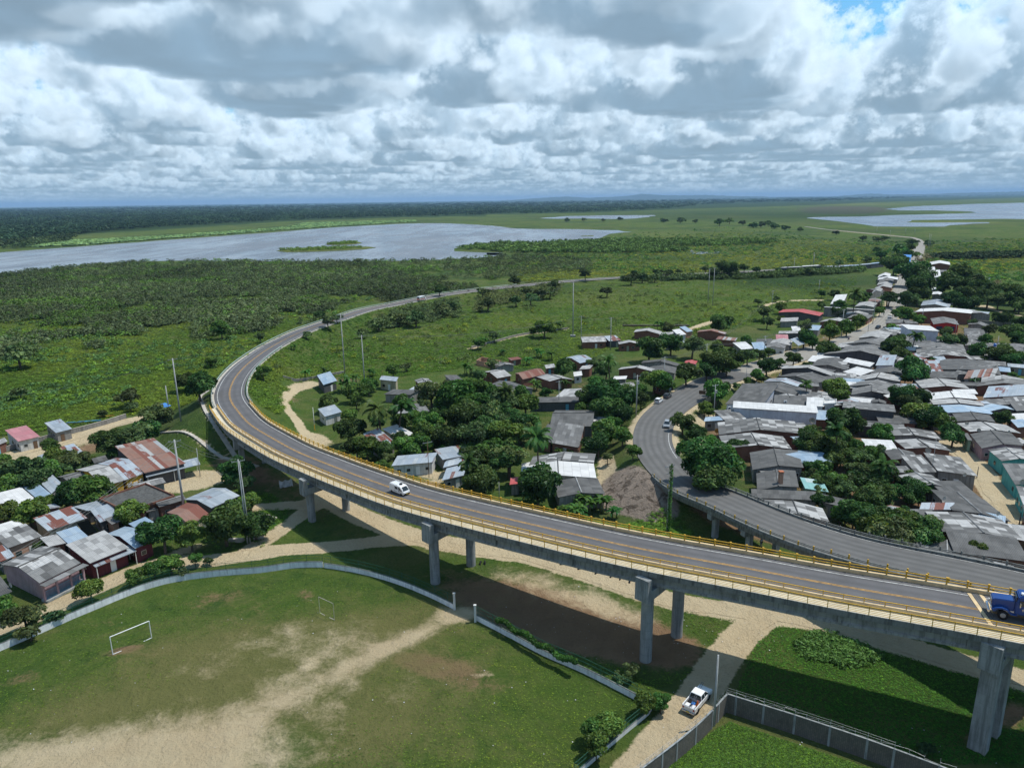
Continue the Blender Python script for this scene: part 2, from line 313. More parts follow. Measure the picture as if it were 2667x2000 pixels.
def roofmat(name,stops,rust=0.,metal=0.,rough=.8,cell=(1.05,1.83),grime=.4,rustc=(.13,.045,.03)):
    t=NT(name); uv=t.n('UVMap').outputs[0]; oi=t.n('ObjectInfo').outputs['Random']; v=t.vmul(uv,(1/cell[0],1/cell[1],1)); fl=t.n('VectorMath',operation='FLOOR'); t.l(v,fl.inputs[0])
    cb=t.n('CombineXYZ'); t.l(t.math('MULTIPLY',oi,91.),cb.inputs[2]); ad=t.n('VectorMath',operation='ADD'); t.l(fl.outputs[0],ad.inputs[0]); t.l(cb.outputs[0],ad.inputs[1])
    # sheets were laid and replaced in blocks: big cells vote with small ones
    big=t.n('VectorMath',operation='FLOOR'); t.l(t.vmul(ad.outputs[0],(.34,.5,1)),big.inputs[0]); w1=t.n('TexWhiteNoise'); t.l(ad.outputs[0],w1.inputs[0]); w2=t.n('TexWhiteNoise'); t.l(big.outputs[0],w2.inputs[0])
    f=t.math('ADD',t.math('MULTIPLY',w1.outputs[0],.45),t.math('MULTIPLY',w2.outputs[0],.55)); col=t.ramp(f,stops,True)
    fr=t.n('VectorMath',operation='FRACTION'); t.l(v,fr.inputs[0]); s3=t.n('SeparateXYZ'); t.l(fr.outputs[0],s3.inputs[0])
    edge=t.math('MAXIMUM',t.math('LESS_THAN',s3.outputs[1],.05),t.math('MULTIPLY',t.math('LESS_THAN',s3.outputs[0],.06),.6)); col=t.mix(t.math('MULTIPLY',edge,.35),col,(.03,.03,.03))
    gr=t.noise(t.vmul(uv,(1.1,.22,1)),1.5,5,.7); g2=t.noise(t.vmul(uv,(.3,.3,1)),1.1,3); gg=t.math('MULTIPLY',t.smooth(gr,.40,.72),grime)
    col=t.mix(gg,col,(.06,.06,.055)); col=t.mix(t.math('MULTIPLY',t.smooth(g2,.3,.8),.25),col,(.32,.31,.29))
    if rust:
        rn=t.noise(t.vmul(uv,(1.6,.22,1)),1.1,6,.75,.4); rr=t.math('ADD',t.math('MULTIPLY',rn,.45),t.math('MULTIPLY',w1.outputs[0],.55)); th=.86-rust*.55
        rm=t.smooth(rr,th-.03,th+.04); col=t.mix(rm,col,t.mix(t.noise(uv,6,3),tuple(rustc),tuple(min(1,x*2.0) for x in rustc)))
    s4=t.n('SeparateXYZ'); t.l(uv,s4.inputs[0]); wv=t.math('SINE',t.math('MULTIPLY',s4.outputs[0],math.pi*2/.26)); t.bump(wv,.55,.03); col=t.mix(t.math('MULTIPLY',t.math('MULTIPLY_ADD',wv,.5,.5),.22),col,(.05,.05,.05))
    return t.fin(col,rough,.35,metal)
K=lambda *a:[(i/len(a),c if isinstance(c,tuple) else (c,c*.99,c*.96)) for i,c in enumerate(a)]
roofmat('patch',K(.10,.13,.085,.22,.42,.16,.52,.11)); roofmat('dark',K(.075,.09,.065,.085,.11,.07,.095,.13)); roofmat('fiber',K(.13,.16,.10,.20,.145,.12,.27,.14)); roofmat('light',K(.33,.40,.36,.44,.28,.42,.50,.36),grime=.25)
roofmat('white',K(.66,.70,.68,.74,.62,.70),grime=.08,rough=.6); Z1=[(0,(.36,.41,.45)),(.25,(.44,.49,.53)),(.5,(.40,.46,.52)),(.75,(.52,.56,.58))]
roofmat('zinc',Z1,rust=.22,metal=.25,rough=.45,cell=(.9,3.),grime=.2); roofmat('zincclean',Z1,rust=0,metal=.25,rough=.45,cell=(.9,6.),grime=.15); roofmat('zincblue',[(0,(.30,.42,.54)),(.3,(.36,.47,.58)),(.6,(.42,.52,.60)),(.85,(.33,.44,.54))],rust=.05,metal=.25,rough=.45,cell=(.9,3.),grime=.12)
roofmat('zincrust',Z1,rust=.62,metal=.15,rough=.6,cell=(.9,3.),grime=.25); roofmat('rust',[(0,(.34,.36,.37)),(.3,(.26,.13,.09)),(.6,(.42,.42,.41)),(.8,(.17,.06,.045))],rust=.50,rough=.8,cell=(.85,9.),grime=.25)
roofmat('red',K((.42,.06,.06),(.48,.08,.08),(.40,.05,.05)),cell=(.9,3.),grime=.15); roofmat('pink',K((.50,.20,.22),(.44,.17,.19),(.5,.22,.23)),rust=.1,cell=(.9,3.),grime=.1); roofmat('tarp',K((.04,.24,.62),(.06,.30,.7)),cell=(2,3),grime=.1); roofmat('teal',K((.25,.5,.48),(.5,.62,.6)),cell=(.9,3.),grime=.2)
def leafmat(name,c,trans=.22,rnd=.35):
    t=NT(name); a=t.attr('col'); oi=t.n('ObjectInfo').outputs['Random']; hs=t.n('HueSaturation'); col=t.mix(1.,a.outputs['Color'],tuple(c),'MULTIPLY'); t.l(col,hs.inputs['Color'])
    t.l(t.math('MULTIPLY_ADD',oi,.07,.462),hs.inputs['Hue']); t.l(t.math('MULTIPLY_ADD',t.math('FRACT',t.math('MULTIPLY',oi,7.3)),rnd*2,1-rnd),hs.inputs['Value'])
    d=t.n('BsdfDiffuse'); tr=t.n('BsdfTranslucent'); t.l(hs.outputs[0],d.inputs[0]); t.l(t.mix(1.,hs.outputs[0],(1.,1.15,.5),'MULTIPLY'),tr.inputs[0]); m=t.n('MixShader'); m.inputs[0].default_value=trans; t.l(d.outputs[0],m.inputs[1]); t.l(tr.outputs[0],m.inputs[2])
    g=t.n('BsdfGlossy'); g.inputs['Roughness'].default_value=.45; g.inputs[0].default_value=(.6,.7,.6,1); m2=t.n('MixShader'); m2.inputs[0].default_value=.015; t.l(m.outputs[0],m2.inputs[1]); t.l(g.outputs[0],m2.inputs[2])
    o=[n for n in t.nt.nodes if n.type=='OUTPUT_MATERIAL'][0]; t.l(m2.outputs[0],o.inputs[0]); t.nt.nodes.remove(t.b); return t.m
leafmat('leaf_mango',(.044,.088,.023),.25); leafmat('leaf_lush',(.072,.138,.028),.28); leafmat('leaf_olive',(.075,.115,.040)); leafmat('leaf_palm',(.050,.095,.022),.2); leafmat('leaf_banana',(.050,.125,.024),.3); leafmat('leaf_field',(.105,.165,.036),.2,.0); leafmat('leaf_scrub',(.108,.136,.060),.15,.0); leafmat('leaf_forest',(.046,.078,.034),.1,.0); leafmat('leaf_grass',(.095,.150,.034),.2,.0)
leafmat('leaf_dry',(.24,.22,.12),.1)
# ------------------------------------------------------------------ paths
def smooth_path(P,step=1.5):
    P=np.array(P,float); out=[]
    Q=np.vstack([2*P[0]-P[1],P,2*P[-1]-P[-2]])
    for i in range(1,len(Q)-2):
        p0,p1,p2,p3=Q[i-1],Q[i],Q[i+1],Q[i+2]; n=max(2,int(np.linalg.norm((p2-p1)[:2])/step))
        for k in range(n):
            t=k/n; out.append(.5*((2*p1)+(-p0+p2)*t+(2*p0-5*p1+4*p2-p3)*t*t+(-p0+3*p1-3*p2+p3)*t**3))
    out.append(P[-1]); out=np.array(out)
    for _ in range(6): out[1:-1]=.25*out[:-2]+.5*out[1:-1]+.25*out[2:]
    return out
HW=[(2578,1592,14.3),(2410,1562,14.1),(2189,1526,13.8),(1950,1480,13.6),(1725,1440,13.2),(1566,1407,12.8),(1408,1370.6,12.3),(1250,1334,11.7),(1156,1310.8,11.2),(1068,1287,10.8),(966,1250.7,10.2),(903,1228.5,9.8),(840,1203,9.3),(776.6,1178,8.9),(713,1143,8.5),(650,1105,8.1),(619.3,1070,7.8),(606.3,1053.7,7.5),(598,1035.8,7.2),(597.3,1021,7.),(603,1001.6,6.8),(614.4,980.5,6.5),(634,957.7,6.2),(658.4,936.5,5.9),(699,908,5.5),(748,881,5.),(795,860,4.6),(883,830,4.),(952,807.5,3.5),(1031,792,3.),(1099,778,2.6),(1167,765.7,2.3),(1260,754,2.),(1359,743.5,1.8),(1493.6,731,1.6),(1616,723,1.5),(1717,717.5,1.5),(1836,713,1.5),(2026,703,1.2),(2230,690,1.)]
hw=[tuple(G(a,b,c)) for a,b,c in HW]
a0,a1=np.array(hw[0]),np.array(hw[1]); hw=[tuple(a0+(a0-a1)*2.5)]+hw
HP=smooth_path(hw,2.)
ST=[(2393.6,649,.5,5.5),(2384.5,674,.5,5.),(2370,694,.5,4.5),(2348,741,.5,4.),(2328.5,799,.5,4.),(2312,826,.5,4.5),(2289,848.5,.6,4.5),(2249,870,.6,5.),(2193,892,.7,5.),(2139,908,.8,5.5),(2101,917,1.,6.),(2048,935,1.2,6.),(1966.6,959.6,1.5,5.6),(1903,979.5,2.,5.5),(1849,997.5,2.3,5.5),(1785.5,1035,2.6,5.3),(1735,1070,3.,5.),(1706,1105,3.3,4.8),(1698.5,1146,3.7,4.6),(1708,1178,4.1,4.6),(1730,1209,4.6,4.6),(1757,1238,5.2,4.5),(1793,1268,5.5,4.5),(1884,1300.7,5.9,4.5),(1945,1330.5,6.5,4.6),(2074,1383,7.5,4.7),(2211,1427,8.7,4.7),(2336,1457,9.9,4.7),(2499,1489,11.3,4.7),(2642,1522,12.5,4.7)]
st=[tuple(G(a,b,c))+(d,) for a,b,c,d in ST]; b0,b1=np.array(st[-1]),np.array(st[-2]); st.append(tuple(b0+(b0-b1)*1.2))
fr=[(1267+.633*x,450+.633*y) for x,y in ((1310,222),(1400,234),(1500,243),(1600,253),(1700,262),(1752,268),(1782,278),(1790,298))]
st=[tuple(G(a,b,.5))+(3.2,) for a,b in fr]+st
SP4=smooth_path([s for s in st],2.); SP=SP4[:,:3]; SHW=SP4[:,3]
def cumlen(P): return np.concatenate([[0],np.cumsum(np.linalg.norm(np.diff(P[:,:2],axis=0),axis=1))])
def nearest(P,x,y): return int(np.argmin((P[:,0]-x)**2+(P[:,1]-y)**2))
HA=nearest(HP,*G(612,1058,7.6)[:2]); SA=nearest(SP,*G(1757,1238,5.2)[:2])   # abutments
def normals(P):
    d=np.gradient(P[:,:2],axis=0); d/=np.linalg.norm(d,axis=1)[:,None]; return np.stack([d[:,1],-d[:,0]],1)   # right of travel
HN=normals(HP); SN=normals(SP)
# highway travels from the right of the picture to the left; its right side (+) is the far side
def sweep(P,N,prof,closed=True,mb=None,scale=None,zoff=0.):
    mb=mb or MB(); n=len(prof); b=len(mb.v); L=cumlen(P)
    for i,(p,q) in enumerate(zip(P,N)):
        k=1. if scale is None else scale[i]
        for o,z in prof: mb.v.append((p[0]+q[0]*o*k,p[1]+q[1]*o*k,p[2]+z+zoff))
    m=n if closed else n-1
    for i in range(len(P)-1):
        for j in range(m):
            k=(j+1)%n; mb.f.append((b+i*n+j,b+i*n+k,b+(i+1)*n+k,b+(i+1)*n+j)); mb.mi.append(mb.m)
            a,c=prof[j][0],prof[k][0]; 
            if abs(a-c)<1e-6: a,c=prof[j][1],prof[k][1]
            mb.uv.append([(a,L[i]),(c,L[i]),(c,L[i+1]),(a,L[i+1])])
    if closed and n>2:
        for e in (0,len(P)-1): mb.f.append(tuple(b+e*n+j for j in range(n))); mb.uv.append([(0,0)]*n); mb.mi.append(mb.m)
    return mb
# ------------------------------------------------------------------ ground height and ground cover
def seg_dist(X,Y,P,W=None):
    D=np.full(X.shape,1e9); Z=np.zeros(X.shape); Wd=np.zeros(X.shape)
    for i in range(len(P)-1):
        ax,ay=P[i][:2]; bx,by=P[i+1][:2]; dx,dy=bx-ax,by-ay; l=dx*dx+dy*dy+1e-9
        t=np.clip(((X-ax)*dx+(Y-ay)*dy)/l,0,1); d=np.hypot(X-ax-t*dx,Y-ay-t*dy); m=d<D
        D=np.where(m,d,D); 
        if len(P[i])>2: Z=np.where(m,P[i][2]+(P[i+1][2]-P[i][2])*t,Z)
        if W is not None: Wd=np.where(m,W[i],Wd)
    return D,Z,Wd
_hp=HP[HA:][::4]; _sp=SP[:SA+1][::3]; _sw=SHW[:SA+1][::3]
_sp=np.vstack([_sp,SP[SA]]); _sw=np.append(_sw,SHW[SA])
def hgt(X,Y):
    X=np.atleast_1d(np.asarray(X,float)); Y=np.atleast_1d(np.asarray(Y,float)); z=np.zeros(X.shape); m=(Y>30)&(Y<2500)&(np.abs(X)<1500)
    if m.any():
        x,y=X[m],Y[m]
        d,h,_=seg_dist(x,y,_hp); a=h-.22-np.clip(d-5.0,0,None)/2.0
        d,h,w=seg_dist(x,y,_sp,_sw); b=h-.22-np.clip(d-w-1.2,0,None)/1.7
        z[m]=np.maximum(0,np.maximum(a,b))
    return z
def h1(x,y): return float(hgt([x],[y])[0])
def inpoly(x,y,poly):
    r=np.zeros(x.shape,bool); n=len(poly)
    for i in range(n):
        x1,y1=poly[i];x2,y2=poly[(i+1)%n]
        if y1==y2: continue
        c=((y1>y)!=(y2>y))&(x<(x2-x1)*(y-y1)/(y2-y1)+x1); r^=c
    return r
def spx(f,pts): return [sp(f,*p) for p in pts]
# dirt roads and paths: frame, pixel points, half width (m)
TR=[('B',[(-200,1140),(0,1060),(130,1020),(340,950),(480,880),(640,790),(830,720),(1000,630),(1180,555),(1350,500),(1480,540),(1700,510),(1900,480),(2212,440)],1.7,'dirt_road'),
('D',[(0,1550),(250,1515),(600,1510),(900,1480),(1150,1430),(1300,1440)],1.6,'dirt_road'),
('D',[(560,1060),(700,1130),(860,1230),(1000,1290),(1200,1360),(1400,1440),(1700,1490),(2212,1560)],2.4,'dirt_road'),
('Z',[(1350,1440),(1550,1500),(1750,1570),(1920,1592),(1985,1597),(2050,1610),(2170,1620),(2330,1680),(2500,1725),(2700,1780)],2.0,'dirt_road'),
('J',[(2430,330),(2200,480),(2060,640),(1960,800),(1850,950),(1740,1120),(1600,1290),(1480,1450),(1330,1620),(1200,1800)],2.0,'dirt_road'),
('D',[(560,1130),(450,1220),(300,1330),(130,1440),(0,1530)],1.3,'footpath'),('D',[(600,1110),(400,1165),(250,1165),(60,1155),(-60,1200)],1.4,'footpath'),
('A',[(-150,1000),(0,985),(150,950),(480,870),(700,780),(900,720),(1050,680),(1140,665)],2.6,'dirt_road'),
('C',[(960,950),(860,1000),(800,1040),(770,1090),(760,1150),(800,1230),(850,1290),(900,1350),(960,1390),(1060,1420)],.7,'footpath'),
('E',[(1190,1190),(1225,1260),(1200,1350),(1230,1430),(1290,1520),(1400,1580),(1700,1625),(2000,1640)],.9,'footpath'),
('Q',[(1000,230),(1180,330),(1330,450),(1480,560),(1600,700),(1700,900),(1850,1100),(2000,1280),(2150,1480)],2.6,'lane'),
('R',[(100,330),(250,275),(420,250),(600,238),(900,230),(1020,238)],1.,'footpath'),('S',[(1570,865),(1750,920),(2000,985),(2212,1020)],1.6,'footpath'),
('W',[(-60,835),(170,770),(400,715),(800,660)],.6,'footpath'),('W',[(1800,680),(1950,635),(2060,595),(2200,560)],1.6,'footpath'),('H',[(-120,0),(60,-60)],.2,None)]
TP=[(smooth_path([tuple(FG(f,x,y)) for x,y in p],2.5),w,n) for f,p,w,n in TR if n]
PATHC=[smooth_path([tuple(FG('A',x,y)) for x,y in p],1.5) for p in ([(1330,790),(1450,840),(1600,900),(1760,970),(1950,1010),(2120,1060)],[(1740,592),(1665,602),(1690,700),(1740,830),(1850,920),(1990,1010)])]
# blobs in picture space that mark bare soil and sand: x,y,rx,ry,angle,weight,channel
BL=[(330,1975,430,85,0,.85,6),(600,1930,240,90,-12,.72,6),(200,1990,300,60,0,.6,6),(700,1820,260,60,-26,.45,6),(900,1740,230,24,-27,.48,6),(1090,1650,130,16,-20,.6,6),(1190,1600,45,20,0,1.2,6),(1010,1700,90,16,-20,.5,6),(760,1670,190,50,-8,.48,6),(560,1740,150,26,-8,.28,6),(900,1800,90,40,-60,.3,6),(820,1720,100,14,-35,.5,6),(330,1690,50,9,-12,1.1,1),(200,1960,220,40,0,.5,1),(1040,1800,70,30,-40,.35,6),(650,1800,500,150,-16,.95,7),(900,1660,300,70,-10,.75,7),(300,1870,380,90,-5,.8,7),(400,1700,160,22,-12,.45,1),(700,1640,120,22,-10,.4,1),(880,1850,120,26,-40,.5,1),(1080,1730,70,26,20,.6,1),(620,1760,120,20,-15,.35,1),(1000,1900,240,120,-30,.8,7),(480,1690,200,60,-10,.6,7),(1230,1950,120,60,0,.5,7),(1180,1745,150,45,20,.75,1),(1260,1760,80,22,0,.5,0),(560,1560,130,28,-8,.5,1),(280,1625,70,20,0,.45,1),(70,1760,80,22,-20,.5,1),(640,1600,120,20,-10,.4,1),(800,1550,40,18,0,.5,1),
(1480,1545,190,32,16,.75,6),(1590,1585,110,26,16,.6,6),(1400,1600,240,62,16,1.5,1),(1600,1640,170,50,14,1.2,1),(1330,1500,90,16,10,.3,6),(1540,1640,200,50,18,.9,1),(1750,1690,110,45,10,.4,1),(1640,1560,110,26,14,.4,7),
(480,1260,90,22,-10,.9,0),(530,1245,140,20,-8,.8,0),(130,1580,60,16,-20,.9,1),(180,1570,90,14,-20,.7,0),(220,1140,90,22,-12,.8,0),(240,1165,60,16,-10,.9,1),(60,1190,120,16,-6,.9,0),(70,1230,60,14,0,.5,0),(330,1420,90,20,-20,.5,0),(470,1440,90,16,-18,.7,0),
(820,1145,45,18,10,1.2,0),(790,1005,50,12,-8,1.,0),(760,1040,40,14,0,.5,1),(900,990,50,10,0,.6,1),(1150,1240,80,20,0,.8,0),(1110,1262,60,14,0,.7,1),(1575,1240,30,40,0,.8,0),(1600,1130,45,26,-30,.5,1),(1260,950,60,12,0,.5,1),(1560,875,80,8,0,.5,1),(1650,1270,60,45,0,1.3,3),(1600,1300,50,35,0,1.2,3),(1690,1310,60,45,0,1.3,3),(1630,1250,50,30,-30,.8,3),(1730,1330,40,30,0,1.,3),(1850,1090,60,22,-10,.9,0),(1840,1160,50,25,0,.8,0),(1870,1120,40,30,0,.6,1),(2540,1930,60,45,0,.4,1),(2640,1860,60,40,0,.8,1),
(2250,880,60,12,-30,.8,0),(2450,1100,40,20,20,.7,0),(2400,1120,60,30,20,.7,1),(2380,1200,90,30,0,.5,1),(2230,1000,300,110,0,.8,1),(2500,1100,260,160,0,.8,1),(2350,1300,300,120,0,.8,1),(2050,1180,160,90,0,.7,1),(2350,900,250,40,0,.6,1),(1500,1010,260,50,0,.4,1),(1250,1120,260,90,0,.4,1),(160,1380,260,100,-18,.6,1),(420,1370,90,30,-10,.5,1),(2400,830,160,50,0,.5,1),(1930,1360,160,30,16,.9,1),(1990,1400,120,20,20,.3,0),(2050,1400,120,24,14,.8,1),(620,1215,80,30,0,.9,1),(690,1255,110,30,0,.5,1),(800,1300,90,40,0,.5,1)]
FOREST=spx('K',[(-400,140),(0,150),(700,128),(1300,108),(2212,110)])+spx('L',[(800,100),(2212,84),(3000,75),(3000,96),(2212,103),(1600,122),(1300,135),(800,150),(400,165),(0,172)])+spx('K',[(2000,178),(1600,186),(1200,200),(700,232),(300,255),(-400,300)])
def ground():
    def axis(a,b,c,d,s,g,lim):
        L=[];x=b;st_=s
        while x<lim: st_*=g; x+=st_; L.append(x)
        Lo=[];x=a;st_=s
        while x>-lim if c is None else x>c: st_*=g; x-=st_; Lo.append(x)
        return np.array(Lo[::-1]+list(np.arange(a,b+s*.5,s))+L)
    xs=axis(-150,130,None,0,1.15,1.045,42000); ys=axis(56,250,-60,0,1.1,1.022,48000)
    X,Y=np.meshgrid(xs,ys); sh=X.shape; x=X.ravel();y=Y.ravel()
    z=hgt(x,y); near=np.hypot(x,y)<1400
    rs=np.random.RandomState(2); z=z+np.where(near,(rs.rand(len(x))-.5)*.03,0)
    ch=np.zeros((8,len(x)))
    vis=y>20; px,py=PX(x,np.maximum(y,20),z)
    for cx,cy,rx,ry,an,w,c in BL:
        a=R(an); u=(px-cx)*math.cos(a)+(py-cy)*math.sin(a); v=-(px-cx)*math.sin(a)+(py-cy)*math.cos(a)
        ch[c]+=np.where(vis,w*np.exp(-((u/rx)**2+(v/ry)**2)*1.0),0)
    m=near&(y>20)
    for P,w,n in TP:
        d,_,_=seg_dist(x[m],y[m],P); ch[0][m]=np.maximum(ch[0][m],np.clip(1.25-np.clip(d-w*.75,0,None)/1.3,0,1.25))
    for P in PATHC:
        d,_,_=seg_dist(x[m],y[m],P); ch[0][m]=np.maximum(ch[0][m],np.clip(.6-np.clip(d-.7,0,None)/.8,0,1))
    d,_,w=seg_dist(x[m],y[m],SP[:SA-6:3],SHW[:SA-6:3]); dd=np.clip(1.1-np.clip(d-w-.6,0,None)/2.6,0,1.1)*np.where(y[m]<420,.85,.75); ch[0][m]=np.maximum(ch[0][m],dd*.8)
    fo=inpoly(px,py,FOREST)&(y>300); ch[4]+=fo*1.
    # lush and dull marsh; wide dark blobs far out are painted cloud shade
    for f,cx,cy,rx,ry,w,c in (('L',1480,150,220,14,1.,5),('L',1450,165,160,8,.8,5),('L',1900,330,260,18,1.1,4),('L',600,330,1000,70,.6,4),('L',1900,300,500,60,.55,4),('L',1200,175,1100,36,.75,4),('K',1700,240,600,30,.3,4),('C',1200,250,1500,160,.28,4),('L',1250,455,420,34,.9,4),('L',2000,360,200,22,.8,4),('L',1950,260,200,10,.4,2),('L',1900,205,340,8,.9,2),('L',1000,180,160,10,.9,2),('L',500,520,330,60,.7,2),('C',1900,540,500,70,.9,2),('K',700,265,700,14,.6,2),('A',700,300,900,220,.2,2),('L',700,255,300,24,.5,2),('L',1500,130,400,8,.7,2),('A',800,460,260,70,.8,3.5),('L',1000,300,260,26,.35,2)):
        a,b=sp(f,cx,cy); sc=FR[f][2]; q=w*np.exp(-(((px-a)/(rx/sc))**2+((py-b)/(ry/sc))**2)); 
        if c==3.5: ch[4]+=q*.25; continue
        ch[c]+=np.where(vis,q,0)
    me=bpy.data.meshes.new('ground'); n0,n1=sh; idx=np.arange(n0*n1).reshape(sh); q=np.stack([idx[:-1,:-1],idx[:-1,1:],idx[1:,1:],idx[1:,:-1]],-1).reshape(-1,4)
    fastmesh(me,np.stack([x,y,z],1),q); me.polygons.foreach_set('use_smooth',[True]*len(q))
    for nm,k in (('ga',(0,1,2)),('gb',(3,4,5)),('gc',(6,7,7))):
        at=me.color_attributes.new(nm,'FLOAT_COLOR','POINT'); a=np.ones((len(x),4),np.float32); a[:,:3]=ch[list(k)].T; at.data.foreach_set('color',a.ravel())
    me.materials.append(MATS['ground']); return tag(addobj('ground',me),kind='structure')
def fastmesh(me,V,Q):
    V=np.ascontiguousarray(V,np.float32); Q=np.ascontiguousarray(Q,np.int32); me.vertices.add(len(V)); me.vertices.foreach_set('co',V.ravel()); k=Q.shape[1]
    me.loops.add(Q.size); me.loops.foreach_set('vertex_index',Q.ravel()); me.polygons.add(len(Q)); me.polygons.foreach_set('loop_start',np.arange(0,Q.size,k,dtype=np.int32)); me.polygons.foreach_set('loop_total',np.full(len(Q),k,np.int32)); me.update(calc_edges=True)
def drymask(X,Y):
    px,py=PX(X,Y,0); v=np.zeros(len(X))
    for cx,cy,rx,ry,an,w,c in BL:
        if c==7:
            a=R(an); u=(px-cx)*math.cos(a)+(py-cy)*math.sin(a); q=-(px-cx)*math.sin(a)+(py-cy)*math.cos(a); v+=w*np.exp(-((u/rx)**2+(q/ry)**2))
    return v
def softsand(X,Y):
    px,py=PX(X,Y,0); v=np.zeros(len(X))
    for cx,cy,rx,ry,an,w,c in BL:
        if c in (0,6,1):
            a=R(an); u=(px-cx)*math.cos(a)+(py-cy)*math.sin(a); q=-(px-cx)*math.sin(a)+(py-cy)*math.cos(a); v+=w*np.exp(-((u/rx)**2+(q/ry)**2))
    return v
def groundmat():
    t=NT('ground'); p=t.pos(); A=t.attr('ga').outputs['Color']; B=t.attr('gb').outputs['Color']
    s1=t.n('SeparateColor'); t.l(A,s1.inputs[0]); s2=t.n('SeparateColor'); t.l(B,s2.inputs[0]); s3=t.n('SeparateColor'); t.l(t.attr('gc').outputs['Color'],s3.inputs[0])
    n_f=t.noise(p,1.9,6,.72); n_m=t.noise(p,.32,6,.62,.3); n_l=t.noise(p,.045,6,.68,.8); n_xl=t.noise(p,.006,5,.6); fine=t.noise(p,9.,4,.7)
    g=t.ramp(n_f,[(.25,(.026,.055,.011)),(.5,(.066,.112,.020)),(.75,(.120,.160,.034))])
    g2=t.ramp(n_m,[(.3,(.036,.080,.013)),(.55,(.078,.115,.024)),(.75,(.140,.155,.044))]); g=t.mix(.5,g,g2)
    g=t.mix(t.math('MULTIPLY',t.smooth(n_l,.47,.62),.7),g,t.mix(n_f,(.075,.090,.026),(.17,.165,.060)))
    g=t.mix(t.math('MULTIPLY',t.smooth(n_l,.46,.34),.6),g,t.mix(n_f,(.012,.040,.008),(.045,.095,.018))); g=t.mix(t.math('MULTIPLY',t.smooth(n_xl,.49,.58),.65),g,t.mix(n_l,(.022,.050,.016),(.055,.085,.028))); g=t.mix(t.math('MULTIPLY',t.smooth(t.noise(t.vmul(p,(.4,1,1)),.009,6,.7),.52,.60),.5),g,(.085,.095,.035))  # broad dark green patches also stand in for cloud shade far out
    nz=t.math('ADD',t.math('MULTIPLY',n_f,.45),t.math('MULTIPLY',n_m,.55))     # 0..1 about .5
    def thr(ch,lo,hi,amt=1.): 
        v=t.math('ADD',ch,t.math('MULTIPLY',t.math('SUBTRACT',nz,.5),amt)); return t.smooth(v,lo,hi)
    yel=thr(s1.outputs[2],.25,.85); g=t.mix(t.math('MULTIPLY',yel,.8),g,t.mix(n_f,(.075,.115,.022),(.17,.17,.050)))
    g=t.mix(t.math('MULTIPLY',thr(s2.outputs[2],.3,.7),.85),g,t.mix(n_l,(.060,.055,.040),(.10,.085,.06)))
    g=t.mix(t.math('MULTIPLY',thr(s2.outputs[1],.3,.9),.8),g,t.mix(n_f,(.012,.030,.010),(.025,.055,.018)))  # dark forest floor, plus cloud shade painted onto the far plain
    g=t.mix(t.math('MULTIPLY',t.smooth(t.noise(p,.13,5,.7,1.),.56,.64),.45),g,t.mix(n_f,(.015,.045,.010),(.04,.08,.02)))
    nb=t.noise(p,.13,5,.68,.5)
    soil=t.mix(nz,(.125,.080,.048),(.32,.205,.115)); g=t.mix(thr(s1.outputs[1],.30,.75,1.7),g,soil)
    sand=t.mix(nz,(.41,.30,.165),(.60,.50,.33)); sand=t.mix(t.math('MULTIPLY',fine,.35),sand,(.62,.54,.38)); sand=t.mix(t.math('MULTIPLY',t.smooth(n_l,.45,.65),.25),sand,(.38,.27,.15)); g=t.mix(thr(s1.outputs[0],.36,.64,1.5),g,sand)
    g=t.mix(t.math('MULTIPLY',thr(t.math('ADD',s3.outputs[1],t.math('MULTIPLY',t.math('SUBTRACT',nb,.5),.9)),.12,1.0,1.4),.85),g,t.mix(nz,(.085,.098,.028),(.21,.185,.072))); g=t.mix(t.math('MULTIPLY',thr(t.math('ADD',s3.outputs[0],t.math('MULTIPLY',t.math('MULTIPLY',t.math('SUBTRACT',nb,.5),1.7),t.smooth(s3.outputs[0],0.,.3))),.16,1.1,1.7),.92),g,sand)
    con=t.mix(nz,(.15,.11,.085),(.36,.30,.24)); con=t.mix(t.math('MULTIPLY',t.smooth(t.noise(p,.45,6,.7,.6),.50,.60),.8),con,(.06,.045,.032)); g=t.mix(thr(s2.outputs[0],.4,.7,.8),g,con)
    t.bump(t.math('ADD',n_f,t.math('MULTIPLY',n_m,2.)),1.,.55); t.fin(g,.95,.1)
groundmat()
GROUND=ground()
# tracks as their own sheets, in the same soil as the ground they are worn into
TK=[0]
def track(P,w,name):
    TK[0]+=1
    mb=MB(); N=normals(P); rr=random.Random(len(P)); V=[];Q=[];C=[]
    for i,(p,n) in enumerate(zip(P,N)):
        for o in (-1,-.5,0,.5,1):
            k=w*.8*(1+.18*rr.uniform(-1,1)); V.append((p[0]+n[0]*o*k,p[1]+n[1]*o*k,0))
    V=np.array(V); V[:,2]=hgt(V[:,0],V[:,1])+.022+.0035*TK[0]
    for i in range(len(P)-1):
        for j in range(4): a=i*5+j; Q.append((a,a+1,a+6,a+5))
    me=bpy.data.meshes.new(name); fastmesh(me,V,np.array(Q))
    for nm,c in (('ga',(1.25,0,0,1)),('gb',(0,0,0,1))):
        at=me.color_attributes.new(nm,'FLOAT_COLOR','POINT'); at.data.foreach_set('color',list(c)*len(V))
    me.materials.append(MATS['ground']); return tag(addobj(name,me),kind='structure')
for P,w,n in TP:
    if w>=1.2: track(P,w,n)
for P in PATHC:
    N=normals(P); P2=P.copy(); P2[:,2]=hgt(P2[:,0],P2[:,1]); tag(sweep(P2,N,[(-.55,-.1),(-.55,.14),(.55,.14),(.55,-.1)]).build('footpath',MATS['conc_pale']),kind='structure')
